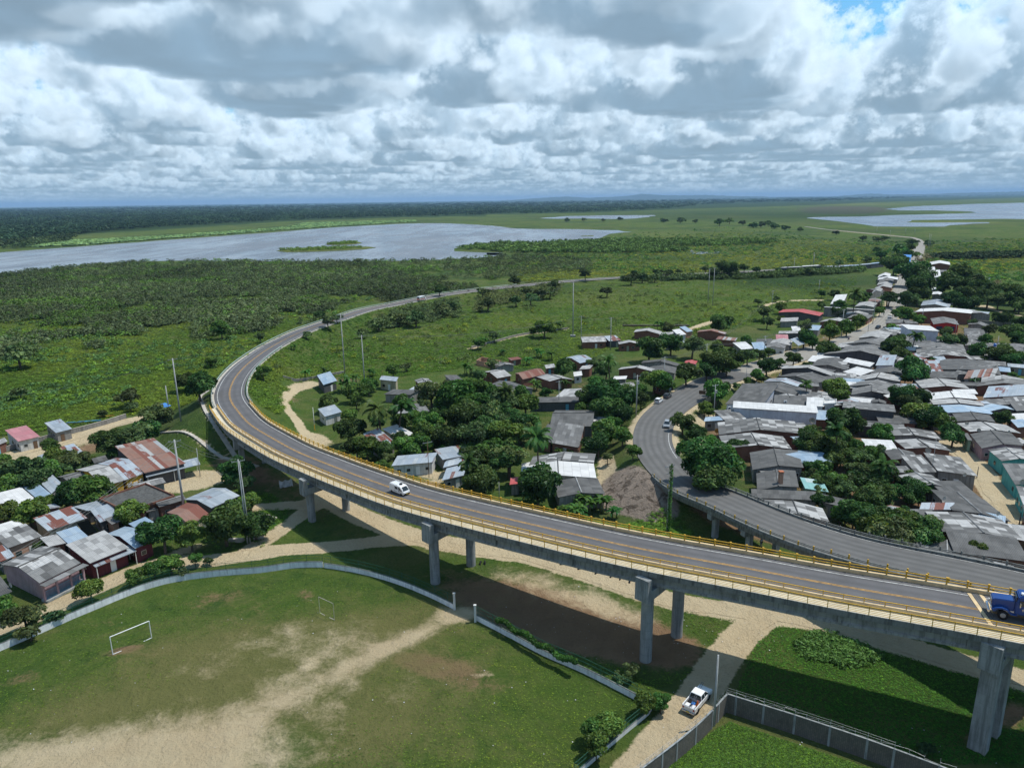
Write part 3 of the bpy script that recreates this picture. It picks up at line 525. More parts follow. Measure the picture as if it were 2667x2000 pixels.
# ------------------------------------------------------------------ water
def watermat():
    t=NT('water'); p=t.pos(); n=t.noise(p,.006,5,.6); t.bump(t.noise(t.vmul(p,(.5,1,1)),.25,4,.6),.18,.3)
    t.fin(t.ramp(n,[(.3,(.085,.10,.125)),(.7,(.15,.155,.17))]),t.math('MULTIPLY_ADD',t.smooth(t.noise(t.vmul(p,(1,.25,1)),.012,5,.7),.4,.6),.16,.15),.5); t.b.inputs['IOR'].default_value=1.33
watermat()
def sheet(name,pts,z,mat,wob=0.,kind='structure'):
    W=[G(a,b,0) for a,b in pts]; out=[]; rr=random.Random(len(pts))
    for a,b in zip(W,W[1:]+W[:1]):
        n=max(1,int(np.linalg.norm(b-a)/40)) if wob else 1; n=min(n,60)
        for k in range(n):
            q=a+(b-a)*k/n; s=wob*np.linalg.norm(q)*.01; out.append((q[0]+rr.uniform(-s,s),q[1]+rr.uniform(-s,s)*3,z))
    mb=MB(); mb.face(out); o=mb.build(name,mat); 
    return tag(o,kind=kind)
lake=spx('K',[(-900,420),(-500,370),(-100,335),(0,328),(300,307),(650,280),(900,262),(1200,240),(1270,234),(1350,228),(1480,220),(1620,212),(1740,208),(1860,209),(2000,217),(2060,222),(2100,227)])+spx('L',[(60,226),(130,230),(200,232),(310,233),(400,234),(540,238),(565,242),(600,244),(545,248),(510,252),(485,262),(470,272),(430,276),(330,284),(300,292),(200,296),(100,293),(0,294)])+spx('K',[(2120,296),(2000,297),(1930,303),(1870,312),(1872,322),(1960,329),(2080,333),(2060,341),(1960,350),(1880,356),(1700,362),(1270,366),(900,362),(550,365),(250,392),(0,420),(-500,470),(-900,520)])
sheet('lake',lake,.12,MATS['water'],.25)
sheet('lake',spx('L',[(1640,150),(1750,139),(2000,129),(2212,124),(2700,116),(3200,112),(3200,200),(2700,196),(2212,192),(2130,190),(1990,192),(1870,194),(1760,196),(1720,205),(1830,206),(2050,204),(2060,208),(1900,216),(1870,222),(1600,222),(1540,212),(1490,206),(1460,202),(1380,194),(1310,186),(1400,182),(1560,181),(1700,174),(1900,170),(2010,166),(1990,160),(1850,156),(1700,156)]),.12,MATS['water'],.2)
sheet('lagoon',spx('L',[(218,188),(330,179),(480,176),(690,175),(697,178),(640,186),(560,191),(430,189),(300,190)]),.12,MATS['water'],.2)
sheet('lagoon',spx('L',[(0,329),(60,329),(72,334),(40,340),(0,340)]),.12,MATS['water'],.05)
sheet('pond',spx('L',[(2030,445),(2048,425),(2072,414),(2093,431),(2080,440),(2056,446)]),.12,MATS['water'],.02)
sheet('pond',spx('L',[(838,322),(850,312),(852,324),(905,325),(960,326),(955,332),(900,336),(845,334)]),.12,MATS['water'],.02)
for f,pts in (('K',[(1135,322),(1200,314),(1290,308),(1400,306),(1510,305),(1550,309),(1500,316),(1400,322),(1290,326),(1180,328)]),('K',[(1335,296),(1370,288),(1430,284),(1480,286),(1490,291),(1440,297),(1380,299)]),('L',[(388,261),(440,259),(441,262),(390,263)])):
    W=[FG(f,x,y) for x,y in pts]; mb=MB(); mb.face([(w[0],w[1],.35) for w in W]); o=mb.build('island',MATS['ground'])
    for nm,c in (('ga',(0,0,.8,1)),('gb',(0,0,0,1))): at=o.data.color_attributes.new(nm,'FLOAT_COLOR','POINT'); at.data.foreach_set('color',list(c)*len(o.data.vertices))
    tag(o,kind='structure')
# ------------------------------------------------------------------ far hills
def hills():
    t=NT('hill_forest'); n=t.noise(t.pos(),.002,6,.7); t.fin(t.ramp(n,[(.3,(.03,.05,.025)),(.7,(.06,.085,.04))]),.95,.1)
    for pts,D in (([(60,2),(130,5),(200,9),(330,14),(420,8),(560,12),(640,20),(720,14),(800,12),(900,13),(1010,7),(1100,5),(1160,3)],27000.),([(1450,2),(1520,6),(1580,9),(1650,5),(1800,4),(1900,6),(2100,8),(2300,9)],29000.)):
        mb=MB(); row=[]; rr=np.random.RandomState(3)
        xs=np.linspace(pts[0][0],pts[-1][0],160); hs=np.interp(xs,[p[0] for p in pts],[p[1] for p in pts])*.633+rr.rand(160)*1.0-.5; hs=np.clip(hs,0,None)*D/FP+8
        for x,h in zip(xs,hs):
            px=1267+.633*x; q=G(px,HY+(CX-px)*.0135+3,0); q=q/np.linalg.norm(q[:2])
            row.append([(q[0]*(D+k*1500),q[1]*(D+k*1500),h*w) for k,w in ((-2,0.),(-1,.45),(-.3,.9),(0,1.),(1,.6),(3,0))])
        for a,b in zip(row[:-1],row[1:]):
            for i in range(5): mb.face([a[i],b[i],b[i+1],a[i+1]])
        tag(mb.build('hills',MATS['hill_forest'],smooth=True),kind='structure')
hills()
# ------------------------------------------------------------------ roads
hs=np.interp(np.arange(len(HP)),[0,HA,len(HP)-1],[1.,1.09,1.09])
tag(sweep(HP[::-1],-HN[::-1],[(3.75,0),(-3.75,0)],False,scale=hs[::-1]).build('highway',MATS['asphalt_new']),kind='structure')
mb=MB()
for o in (2.97,-2.97):
    a,b=(0,len(HP)) 
    sweep(HP[a:b][::-1],-HN[a:b][::-1],[(o+.07,.006),(o-.07,.006)],False,mb,hs[a:b][::-1])
tag(mb.build('edge_lines',MATS['line_white']),kind='structure')
mb=MB()
for o in (.12,-.12): sweep(HP[::-1],-HN[::-1],[(o+.055,.006),(o-.055,.006)],False,mb,hs[::-1])
tag(mb.build('centre_lines',MATS['line_yellow']),kind='structure')
def sweepw(P,N,W,f,mb=None):
    mb=mb or MB(); L=cumlen(P); b=len(mb.v)
    for p,n,w in zip(P,N,W):
        for o,z in f(w): mb.v.append((p[0]+n[0]*o,p[1]+n[1]*o,p[2]+z))
    k=len(f(1.))
    for i in range(len(P)-1):
        for j in range(k-1):
            mb.f.append((b+i*k+j,b+i*k+j+1,b+(i+1)*k+j+1,b+(i+1)*k+j)); mb.mi.append(mb.m); o1,o2=f(W[i])[j][0],f(W[i])[j+1][0]; mb.uv.append([(o1,L[i]),(o2,L[i]),(o2,L[i+1]),(o1,L[i+1])])
    return mb
iu=nearest(SP,*FG('N',520,500,1.7)[:2])
for a,b,m in ((0,iu+1,'street_pale'),(iu,SA+1,'asphalt_old'),(SA,len(SP),'asphalt_old')): tag(sweepw(SP[a:b],SN[a:b],SHW[a:b],lambda w:[(-w,0),(0,.03),(w,0)]).build('street' if a<SA else 'ramp_road',MATS[m]),kind='structure')
i0=nearest(SP,*FG('E',1700,975,3.5)[:2]); i1=nearest(SP,*FG('E',1785,1200,4.5)[:2])
mb=sweepw(SP[i0:i1],SN[i0:i1],SHW[i0:i1],lambda w:[(-w+.75,.03),(-w+.90,.03)])
i2=nearest(SP,*G(2000,1350,9)[:2]); sweepw(SP[i2:],SN[i2:],SHW[i2:],lambda w:[(-w+.40,.03),(-w+.52,.03)],mb)
tag(mb.build('edge_lines',MATS['line_white']),kind='structure')
# gravel shoulder kerb of the highway on the bank and its long low concrete edge
mb=sweep(HP[HA:],HN[HA:],[(4.0,-.3),(4.0,.02),(4.55,.02),(4.55,-.3)],True,scale=hs[HA:]); tag(mb.build('road_edge',MATS['conc_pale']),kind='structure')
mb=sweep(HP[HA:],HN[HA:],[(-4.5,-.3),(-4.5,.02),(-3.76,.02),(-3.76,-.3)],True,scale=hs[HA:]); tag(mb.build('road_edge',MATS['conc_pale']),kind='structure')
# ------------------------------------------------------------------ highway viaduct
def deck_pt(P,N,i,o,z): return (P[i][0]+N[i][0]*o,P[i][1]+N[i][1]*o,P[i][2]+z)
VI=empty('viaduct',tuple(HP[HA]*np.array([1,1,0])),0,'long curved concrete highway viaduct with yellow railings on round piers','bridge')
BP=HP[:HA+1];BN=HN[:HA+1]
def bpart(name,prof,mat,P=BP,N=BN,par=VI,closed=True): return sweep(P,N,prof,closed).build(name,MATS[mat],par,local=False)
bpart('deck_slab',[(-6.0,-.42),(-6.0,-.12),(-4.4,-.12),(-4.4,-.03),(4.3,-.03),(4.3,-.35),(3.2,-.45),(-4.6,-.45)],'concrete')
bpart('walkway',[(-5.93,-.10),(-5.93,.12),(-4.34,.12),(-4.34,-.10)],'walkway'); bpart('edge_beam',[(-6.14,-.52),(-6.14,.17),(-5.94,.17),(-5.94,-.45)],'concrete_dark')
for o in (-4.9,-1.6,1.5,3.7): bpart('girder',[(o-.15,-.45),(o-.15,-1.75),(o-.35,-1.95),(o-.35,-2.2),(o+.35,-2.2),(o+.35,-1.95),(o+.15,-1.75),(o+.15,-.45)],'concrete')
bpart('kerb',[(3.78,-.02),(3.78,.42),(4.28,.42),(4.28,-.02)],'kerb_beige'); bpart('kerb',[(-4.32,-.02),(-4.32,.62),(-3.98,.62),(-3.86,-.02)],'kerb_beige')
for o,zs in ((4.03,(.80,1.16)),(-4.15,(.92,1.16)),(-6.03,(.36,.56,.76,.96,1.20))):
    for z in zs:
        r=.045 if z>1.1 else (.04 if o>0 else .022); bpart('rail',[(o-r,z-r),(o-r,z+r),(o+r,z+r),(o+r,z-r)],'yellow_paint')
for s_ in np.arange(6,cumlen(BP)[-1],11.5):
    k=int(np.searchsorted(cumlen(BP),s_)); k=min(k,len(BP)-1); p_=deck_pt(BP,BN,k,-5.12,-1.15); an_=math.atan2(BN[k][1],BN[k][0]); MB().box(p_,(.5,.32,1.5),an_).build('web_rib',MATS['concrete'],VI,local=False)
def posts(P,N,o,z0,z1,sz,name,mat,par,step=2.05,cap=0,maxn=98):
    L=cumlen(P); mb=MB(); mb.box((0,0,(z0+z1)/2),(sz,sz*.8,z1-z0))
    if cap: mb.box((0,0,z1+.04),(sz*1.4,sz*1.4,.08))
    o0=mb.build(name,MATS[mat],par); first=True; n=0
    for s in np.arange(1.,L[-1],step):
        i=int(np.searchsorted(L,s)); k=min(i,len(P)-1); p=deck_pt(P,N,k,o,0); f=(L[k]-s); tg=(P[k]-P[max(k-1,0)])[:2]; tg=tg/(np.linalg.norm(tg)+1e-9); q=(p[0]-tg[0]*f,p[1]-tg[1]*f,p[2])
        u,_v=PX(q[0],q[1],q[2]); 
        if u>2700 or u<-40: continue
        if n>=maxn: break
        c=o0 if first else o0.copy(); 
        if not first: COL.objects.link(c); c.parent=par
        first=False; n+=1; c.location=Vector(q)-wloc(par); c.rotation_euler=(0,0,math.atan2(N[k][1],N[k][0])+math.pi/2)
posts(BP[::-1],BN[::-1],4.03,.40,1.20,.17,'kerb_post','yellow_paint',VI,2.1,1); posts(BP[::-1],BN[::-1],-4.15,.60,1.18,.09,'barrier_post','yellow_paint',VI,2.15); posts(BP[::-1],BN[::-1],-6.03,.0,1.22,.085,'railing_post','yellow_paint',VI,2.1)
def pier(n,f,dia,capw,topz,rect=False):
    a=np.array(G(*n,0)); b=np.array(G(*f,0)); i=nearest(HP,*((a+b)/2)[:2]); zd=HP[i][2]; pr=empty('pier',(0,0,0)); pr.parent=VI; pr.location=Vector((a[0],a[1],0))-wloc(VI)
    ang=math.atan2((b-a)[1],(b-a)[0]); ct=zd-2.25; cb=ct-1.45
    for q in (a,b):
        mb=MB()
        if rect: mb.box((q[0],q[1],cb/2-.5),(1.25,dia,cb+1.),ang,.96,.93)
        else:
            mb.tube((q[0],q[1],-1),(q[0],q[1],cb+.1),dia/2,dia/2,28,False)
            for zz in (2.2,5.2): mb.tube((q[0],q[1],zz),(q[0],q[1],zz+.05),dia/2+.015,dia/2+.015,28,False)
        mb.build('column',MATS['concrete'],pr,smooth=not rect,local=False)
    d=(b-a)/np.linalg.norm(b-a); nn=np.array([d[1],-d[0],0]); w=capw/2; e0=a-d*1.55; e1=b+d*1.4; mb=MB()
    P=[]
    for z,x0,x1 in ((cb,.0,.0),(ct,.0,.0)):
        for q,s in ((e0,-1),(e1,-1),(e1,1),(e0,1)): P.append(tuple((q+nn*w*s)[:2])+(z+(.75 if (z==cb and q is e1) else 0),))
    mb.hexa(P)
    mb.build('cap_beam',MATS['concrete'],pr,local=False)
    # upstand beside the girders, carrying the walkway end
    i2=nearest(HP,*e0[:2]); 
    mb=MB(); c=e0+d*.45; mb.box((c[0],c[1],(ct+zd-.55)/2),(.85,capw+.02,zd-.55-ct),ang); mb.build('upstand',MATS['concrete'],pr,local=False)
pier((1681,1718),(1762,1655),1.62,2.0,0); pier((1134,1517),(1227,1471),1.6,2.0,0); pier((813,1357),(902,1328),1.5,1.9,0); pier((633,1216),(690,1205),.75,1.0,0,True); pier((2546,1950),(2578,1908),1.8,2.0,0,True)
for s in (.3,.7):   # abutment wall and its wing
    pass
i=HA; mb=MB(); mb.box((HP[i][0],HP[i][1],HP[i][2]/2-1.2),(.8,11.2,HP[i][2]+1.2),math.atan2(HN[i][1],HN[i][0])+math.pi/2); mb.build('abutment',MATS['concrete_dark'],VI,local=False)
# expansion joint with its pale header strips, near the lorry
j=nearest(HP,*G(2563,1600,14.2)[:2]); q=HP[j]; tg=HP[j-3]-HP[j+3]; an=math.atan2(tg[1],tg[0])+.22
mb=MB(); mb.box((q[0],q[1],q[2]+.012),(.75,7.4,.01),an); mb.build('expansion_joint',MATS['dark'],VI,local=False)
for s in (-1,1):
    mb=MB(); mb.box((q[0]+math.cos(an)*.62*s,q[1]+math.sin(an)*.62*s,q[2]+.012),(.42,7.4,.01),an); mb.build('joint_header',MATS['kerb_beige'],VI,local=False)
# guard rails on the bank
def guard(P,N,o,lab,step=4.):
    e=empty('guard_rail',tuple(P[0]),0,lab,'guard rail')
    mb=sweep(P,N,[(o-.03,.42),(o+.04,.50),(o-.03,.58),(o+.04,.66),(o-.03,.76),(o-.09,.76),(o-.09,.42)]); mb.build('beam',MATS['galv'],e,local=False)
    L=cumlen(P); mb=MB(); mb.box((0,0,.1),(.12,.16,1.2)); p0=mb.build('post',MATS['galv'],e); f=True
    for k,s in enumerate(np.arange(1,L[-1],step)):
        if k>=99: break
        i=int(np.searchsorted(L,s)); c=p0 if f else p0.copy()
        if not f: COL.objects.link(c); c.parent=e
        f=False; c.location=Vector(deck_pt(P,N,i,o,0))-wloc(e)
guard(HP[HA:HA+165],HN[HA:HA+165],-4.75,'long pale green guard rail along the outside of the highway bend'); guard(HP[HA:HA+42],HN[HA:HA+42],4.75,'short dark guard rail along the inside of the highway bend')
# ------------------------------------------------------------------ older ramp bridge
RB=empty('ramp_bridge',tuple(SP[SA]*np.array([1,1,0])),0,'old grey concrete ramp bridge joining the viaduct, low worn railings','bridge')
CP=SP[SA:];CN=SN[SA:];CW=SHW[SA:]
def rp(name,f,mat): return sweepw(CP,CN,CW,f).build(name,MATS[mat],RB,local=False)
rp('deck_slab',lambda w:[(w+.55,-.30),(w+.55,-.04),(-w-.5,-.04),(-w-.5,-.30),(w+.55,-.30)],'concrete_dark')
for s in (-1,1):
    rp('kerb',lambda w,s=s:[(s*(w+.02),-.05),(s*(w+.02),.24),(s*(w+.5),.24),(s*(w+.5),-.05),(s*(w+.02),-.05)],'concrete_dark')
    for z in (.5,.74): rp('rail',lambda w,s=s,z=z:[(s*(w+.2),z),(s*(w+.2),z+.1),(s*(w+.32),z+.1),(s*(w+.32),z),(s*(w+.2),z)],'concrete_dark')
for k in (-.92,-.35,.35,.96): rp('girder',lambda w,k=k:[(w*k-.2,-.30),(w*k-.2,-1.25),(w*k+.2,-1.25),(w*k+.2,-.30)],'concrete_dark')
posts(CP,CN*(CW+.26)[:,None],1.,.2,.88,.2,'railing_post','yellow_paint',RB,2.6); posts(CP,CN*(CW+.26)[:,None],-1.,.2,.86,.2,'rail_post','concrete_dark',RB,2.6)
for px in ((1880,1394),(2036,1440),(2250,1500)):
    a=np.array(G(*px,0)); i=nearest(SP,a[0],a[1]); n=SN[i]; c=SP[i][:2]; zd=SP[i][2]; ang=math.atan2(n[1],n[0]); pr=empty('pier',(0,0,0)); pr.parent=RB; pr.location=Vector((c[0],c[1],0))-wloc(RB)
    for s in (1,-1):
        p=c+n*s*3.1; mb=MB(); mb.box((p[0],p[1],(zd-2.2)/2-.5),(.9,.9,zd-2.2+1.),ang); mb.build('column',MATS['concrete'],pr,local=False)
    mb=MB(); mb.box((c[0],c[1],zd-1.75),(9.4,1.05,.95),ang); mb.build('cap_beam',MATS['concrete'],pr,local=False)
    for s in (1,-1):
        p=c+n*s*4.35; mb=MB(); mb.box((p[0],p[1],zd-1.0),(.5,.95,.6),ang); mb.build('bearing_block',MATS['concrete'],pr,local=False)
i=SA+1; mb=MB(); mb.box((SP[i][0],SP[i][1],SP[i][2]/2-1.),(10.2,.7,SP[i][2]+1.2),math.atan2(SN[i][1],SN[i][0])); mb.build('abutment',MATS['plaster_white'],RB,local=False)
# ------------------------------------------------------------------ football ground wall and wire fence
def fence_wall(name,pts,hb,hf,lab,net='net',wallmat='wall_white',post=3.,th=.17):
    P=smooth_path([tuple(np.array([*G(x,y,0)[:2],0.])) for x,y in pts],1.2); N=normals(P); e=empty(name,(P[0][0],P[0][1],0),0,lab,'fence'); 
    sweep(P,N,[(-th/2,-.3),(-th/2,hb),(th/2,hb),(th/2,-.3)]).build('wall',MATS[wallmat],e,local=False)
    sweep(P,N,[(-th/2-.01,hb+.002),(-th/2-.01,hb+.05),(th/2+.01,hb+.05),(th/2+.01,hb+.002)]).build('coping',MATS['concrete_dark'],e,local=False)
    if hf:
        for z in (hb+.16,(hb+hf)/2+.1,hf-.03): sweep(P,N,[(-.02,z-.02),(-.02,z+.02),(.02,z+.02),(.02,z-.02)]).build('rail',MATS['green_post'],e,local=False)
        mb=sweep(P,N,[(.0,hb+.1),(.0,hf)],False); mb.build('wire_mesh',MATS['net'],e,local=False)
        L=cumlen(P); mb=MB(); mb.tube((0,0,hb),(0,0,hf+.08),.035,.035,6); p0=mb.build('post',MATS['green_post'],e); f=True
        for s in np.arange(0.2,L[-1],post):
            i=int(np.searchsorted(L,s)); c=p0 if f else p0.copy()
            if not f: COL.objects.link(c); c.parent=e
            f=False; c.location=Vector((P[i][0],P[i][1],0))-wloc(e)
    return e,P,N
def netmat():
    t=NT('net'); uv=t.n('UVMap').outputs[0]; r=t.n('Mapping'); r.inputs['Rotation'].default_value=(0,0,.785); t.l(uv,r.inputs[0]); w=t.n('SeparateXYZ'); t.l(t.vmul(r.outputs[0],(1/.07,1/.07,1)),w.inputs[0])
    a=t.math('LESS_THAN',t.math('FRACT',w.outputs[0]),.07); b=t.math('LESS_THAN',t.math('FRACT',w.outputs[1]),.07); t.l(t.math('MAXIMUM',a,b),t.b.inputs['Alpha']); t.fin((.02,.085,.05),.6,.2)
netmat()
wa=spx('B',[(-260,1370),(0,1245),(300,1120),(600,980),(850,882),(1100,772),(1400,682),(1700,642),(1880,622),(2212,602)])+[(760,1477),(842,1477)]; fence_wall('field_fence',wa,1.05,2.3,'curved white field wall with thin green wire fence beside dirt lane')
fence_wall('field_fence',[(845,1478),(920,1489),(1000,1509),(1080,1537),(1150,1569),(1183,1586)],.85,2.3,'white field wall ending at a white gatepost, dark green fence above')
fence_wall('field_fence',spx('J',[(-40,420),(0,440),(290,590),(560,740),(800,830),(1050,962),(1200,1035),(1290,1085)]),.85,2.3,'stained white field wall with vines hanging over its wire fence')
fence_wall('field_fence',spx('J',[(1300,1095),(1475,1135),(1420,1185),(1260,1300),(1140,1405),(930,1590),(780,1720)]),.6,1.9,'low field wall with dense green netting beside the pale dirt road')
for px,nm in (((1184,1587),'left'),((1238,1619),'right')):
    a=G(*px,0); e=empty('gatepost',tuple(a),0,'white square gatepost on the %s side of the field entrance'%nm,'gatepost'); mb=MB(); mb.box((a[0],a[1],1.3),(.32,.32,2.8)); mb.build('shaft',MATS['white_wash'],e,local=False); mb=MB(); mb.box((a[0],a[1],2.77),(.4,.4,.1)); mb.build('cap',MATS['white_wash'],e,local=False)
# block boundary wall with razor wire
def block_wall(pts,lab,hgt_=2.5):
    P0=[np.array([*G(x,y,0)[:2],0.]) for x,y in pts]; P=smooth_path([tuple(p) for p in P0],1.) if len(P0)>2 else np.array([P0[0]+(P0[1]-P0[0])*t for t in np.linspace(0,1,60)]); N=normals(P)
    e=empty('block_wall',tuple(P[0]),0,lab,'wall')
    sweep(P,N,[(-.075,-.3),(-.075,hgt_),(.075,hgt_),(.075,-.3)]).build('wall',MATS['block'],e,local=False); sweep(P,N,[(-.10,hgt_),(-.10,hgt_+.07),(.10,hgt_+.07),(.10,hgt_)]).build('coping',MATS['concrete'],e,local=False)
    L=cumlen(P); mb=MB(); mb.box((0,0,hgt_/2),(.22,.24,hgt_+.02)); p0=mb.build('pillar',MATS['concrete'],e); mb=MB(); mb.tube((0,0,hgt_+.1),(0,0,hgt_+.95),.025,.025,6); s0=mb.build('wire_stake',MATS['steel'],e); f=True
    for s in np.arange(0.3,L[-1],3.4):
        i=int(np.searchsorted(L,s)); an=math.atan2(N[i][1],N[i][0])
        for o0 in (p0,s0):
            c=o0 if f else o0.copy()
            if not f: COL.objects.link(c); c.parent=e
            c.location=Vector((P[i][0],P[i][1],0))-wloc(e); c.rotation_euler=(0,0,an)
        f=False
    mb=MB(); pts2=[]
    for s in np.arange(0,L[-1],.055):
        i=min(int(np.searchsorted(L,s)),len(P)-1); a=s*2*math.pi/.42; pts2.append((P[i][0]+N[i][0]*.2*math.cos(a),P[i][1]+N[i][1]*.2*math.cos(a),hgt_+.42+.2*math.sin(a)))
    # resample along straight pieces so that the coil is even
    mb.poly(pts2[::1],.011,3); mb.build('razor_wire',MATS['steel'],e,local=False)
    for z in (.55,.85):
        mb=MB(); mb.poly([(p[0],p[1],hgt_+z) for p in P[::5]],.01,3); mb.build('wire',MATS['steel'],e,local=False)
cr=(1891,1853)
block_wall([cr,(2005,1890),(2065,1908),(2125,1931),(2189,1951),(2253,1974),(2319,1999),(2400,2030),(2480,2062)],'long grey block wall with razor wire running right under the viaduct'); block_wall([(1648,2070),(1700,2027),(1741,1998),(1780,1966),(1812,1938),(1836,1914),(1852,1897)],'pale block wall with razor wire along the dirt road, lower part'); block_wall([(1861,1887),(1875,1871),cr],'short block wall piece between the tall pole and the wall corner')
# ------------------------------------------------------------------ goals
def goal(p0,p1,h,lab,r=.06,mt='paint_white'):
    a=np.array(G(*p0,0)); b=np.array(G(*p1,0)); e=empty('football_goal',tuple(a),0,lab,'goal'); m=MATS[mt]
    for q in (a,b): MB().tube((q[0],q[1],0),(q[0],q[1],h),r,r,8).build('post',m,e,smooth=False,local=False)
    MB().tube((a[0],a[1],h),(b[0],b[1],h),r,r,8).build('crossbar',m,e,local=False)
    d=(b-a)/np.linalg.norm(b-a); n=np.array([-d[1],d[0],0])
    for q in (a,b): MB().tube((q[0],q[1],.04),tuple(q+n*-.0+d*(1.1 if q is a else -1.1)),.05,.05,6).build('ground_bar',m,e,local=False)
goal((294,1704),(395,1661),2.75,'white goal frame on the green grass by the curved field wall'); goal((833.5,1596),(871,1614),2.75,'thin rusty pale goal frame in the middle of the worn field',.035,'conc_pale')
# ------------------------------------------------------------------ poles
LT=[]   # things that still need a label: object, words, category, px, py
def pole(base,top=None,h=None,r=.17,arms=1,words='grey concrete utility pole',mat='pole_conc',cat='pole',extra=None,taper=.6):
    g=np.array(G(*base,0)); z0=h1(g[0],g[1])
    if z0>.3: 
        for _ in range(3): g=np.array(G(*base,z0)); z0=h1(g[0],g[1])
    if h is None:
        h=min(np.arange(2,34,.1),key=lambda z:abs(PX(g[0],g[1],z0+z)[1]-top[1]))
    u=PX(g[0],g[1],z0)[0]
    e=empty('utility_pole' if cat=='pole' else 'street_lamp',(g[0],g[1],z0)); MB().tube((0,0,-.3),(0,0,h),r,r*taper,10).build('shaft',MATS[mat],e,smooth=True)
    for k in range(arms):
        zz=h-.35-k*1.3; an=.5+k*.3
        MB().box((0,0,zz),(2.3 if k==0 else 1.5,.09,.11),an).build('crossarm',MATS['steel'],e)
        for s in (-1,0,1): 
            if s==0 and k: continue
            MB().tube((math.cos(an)*1.05*s,math.sin(an)*1.05*s,zz+.05),(math.cos(an)*1.05*s,math.sin(an)*1.05*s,zz+.28),.05,.03,6).build('insulator',MATS['pole_conc'],e)
    if extra=='lamp':
        MB().poly([(0,0,h-.3),(-.7,-.2,h+.15),(-1.5,-.4,h+.25)],.04,6).build('bracket',MATS['steel'],e); MB().box((-1.75,-.46,h+.24),(.6,.25,.12),.25).build('lamp_head',MATS['paint_white'],e,bevel=.03)
    if extra=='transformer': MB().tube((.32,0,h-2.6),(.32,0,h-1.7),.24,.24,12).build('transformer',MATS['pole_conc'],e)
    if extra=='yellow': MB().tube((0,0,0),(0,0,1.7),r+.012,r+.012,10).build('painted_band',MATS['yellow_paint'],e)
    if extra=='plinth': MB().box((0,0,.35),(2.2,2.2,.9)).build('plinth',MATS['concrete'],e)
    if extra=='orange':
        MB().box((-.1,-.2,4.3),(.5,.05,.6),.3).build('marker',MATS['orange'],e); MB().tube((0,0,2.4),(0,0,2.75),r+.015,r+.015,10).build('marker',MATS['orange'],e); MB().tube((.45,.1,-.3),(.2,.05,h-.4),r*.8,r*.5,10).build('shaft',MATS['pole_conc'],e,smooth=True)
    LT.append([e,words,cat,base[0],base[1]-10]); e['_h']=h; return e,Vector((g[0],g[1],z0+h-.2))
PO={}
def pl(k,f,bx,by,tx,ty,**kw): PO[k]=pole(sp(f,bx,by),sp(f,tx,ty),**kw)[1]
pl('a1','A',1490,688,1450,168,words='tall grey concrete power pole with two crossarms',arms=2,r=.24); pl('a2','A',1395,628,1390,392,arms=0,words='plain grey concrete stub pole',r=.22); PO['a3']=pole((482,1347),(450,1145),words='thick grey concrete power pole',arms=2,r=.27)[1]; PO['a4']=pole((645,1414),(621,1196),words='double concrete pole with orange markers',arms=1,r=.16,extra='orange')[1]
pl('a5','A',1648,1140,1615,908,words='short thin grey pole',arms=0,r=.1); PO['j1']=pole((1858,1889),(1862,1706),words='tall plain concrete pole',arms=0,r=.17)[1]
pl('c1','C',1260,888,1212,370,words='very tall grey power pole with crossarms',arms=2,r=.22); pl('c2','C',1425,1000,1400,545,words='tall grey power pole',arms=1,r=.2); pl('d1','D',1477,928,1470,630,words='thin dark service pole',arms=1,r=.08,mat='wood'); pl('d2','D',537,542,522,350,words='short white pole with yellow painted foot',arms=0,r=.1,extra='yellow',mat='white_wash'); pl('d3','D',2055,1120,2050,965,words='street lamp with curved bracket',arms=0,r=.08,extra='lamp',cat='street lamp'); pl('d4','D',885,800,880,725,words='short pale pole',arms=0,r=.12,mat='white_wash')
PO['v']=pole(sp('F',1545,772),sp('F',1550,345),words='grey power pole with climbing vine',arms=2,r=.17)[1]
pl('e1','E',1443,836,1448,495,words='tall grey power pole with stay wires',arms=2,r=.2,extra='transformer'); pl('e2','E',1668,628,1675,345,words='grey power pole',arms=1); pl('e3','E',2012,522,2022,238,words='grey power pole',arms=1,r=.15); pl('e4','E',990,252,988,8,words='thin grey pole',arms=1,r=.13); pl('e5','E',1232,290,1237,22,words='tall grey power pole',arms=1,r=.2); pl('e6','E',808,778,800,540,words='grey power pole',arms=1,r=.12); pl('e7','E',1013,1080,1015,902,words='thin dark service pole',arms=0,r=.08,mat='wood')
pl('w1','W',845,728,843,250,words='very tall white power pole on square plinth',arms=2,r=.28,extra='plinth',mat='pole_conc'); pl('w2','W',2022,455,2031,135,words='tall slim twin power pole',arms=1,r=.2); pl('w3','W',2064,455,2073,125,words='tall slim twin power pole',arms=1,r=.2)
pl('n1','N',568,628,585,418,words='thin grey pole',arms=0,r=.09); pl('n2','N',822,328,832,-30,words='grey power pole with transformer box',arms=1,r=.15,extra='transformer'); pl('n3','N',102,1150,132,668,words='tall grey power pole with meter box',arms=1,r=.16,extra='transformer'); pl('n4','N',1682,1115,1695,800,words='thin dark aerial pole',arms=0,r=.07)
pl('r1','R',238,350,243,92,words='grey power pole',arms=1,r=.15); pl('r2','R',1238,760,1258,362,words='tall grey power pole',arms=1,r=.2); pl('r3','R',1690,582,1705,208,words='tall grey power pole',arms=1,r=.18); pl('r4','R',1812,335,1828,82,words='grey power pole with lamp bracket',arms=0,r=.17,extra='lamp'); pl('r5','R',1622,695,1632,520,words='thin grey pole',arms=0,r=.12); pl('r6','R',1030,860,1028,775,words='street lamp with curved bracket',arms=0,r=.08,extra='lamp',cat='street lamp')
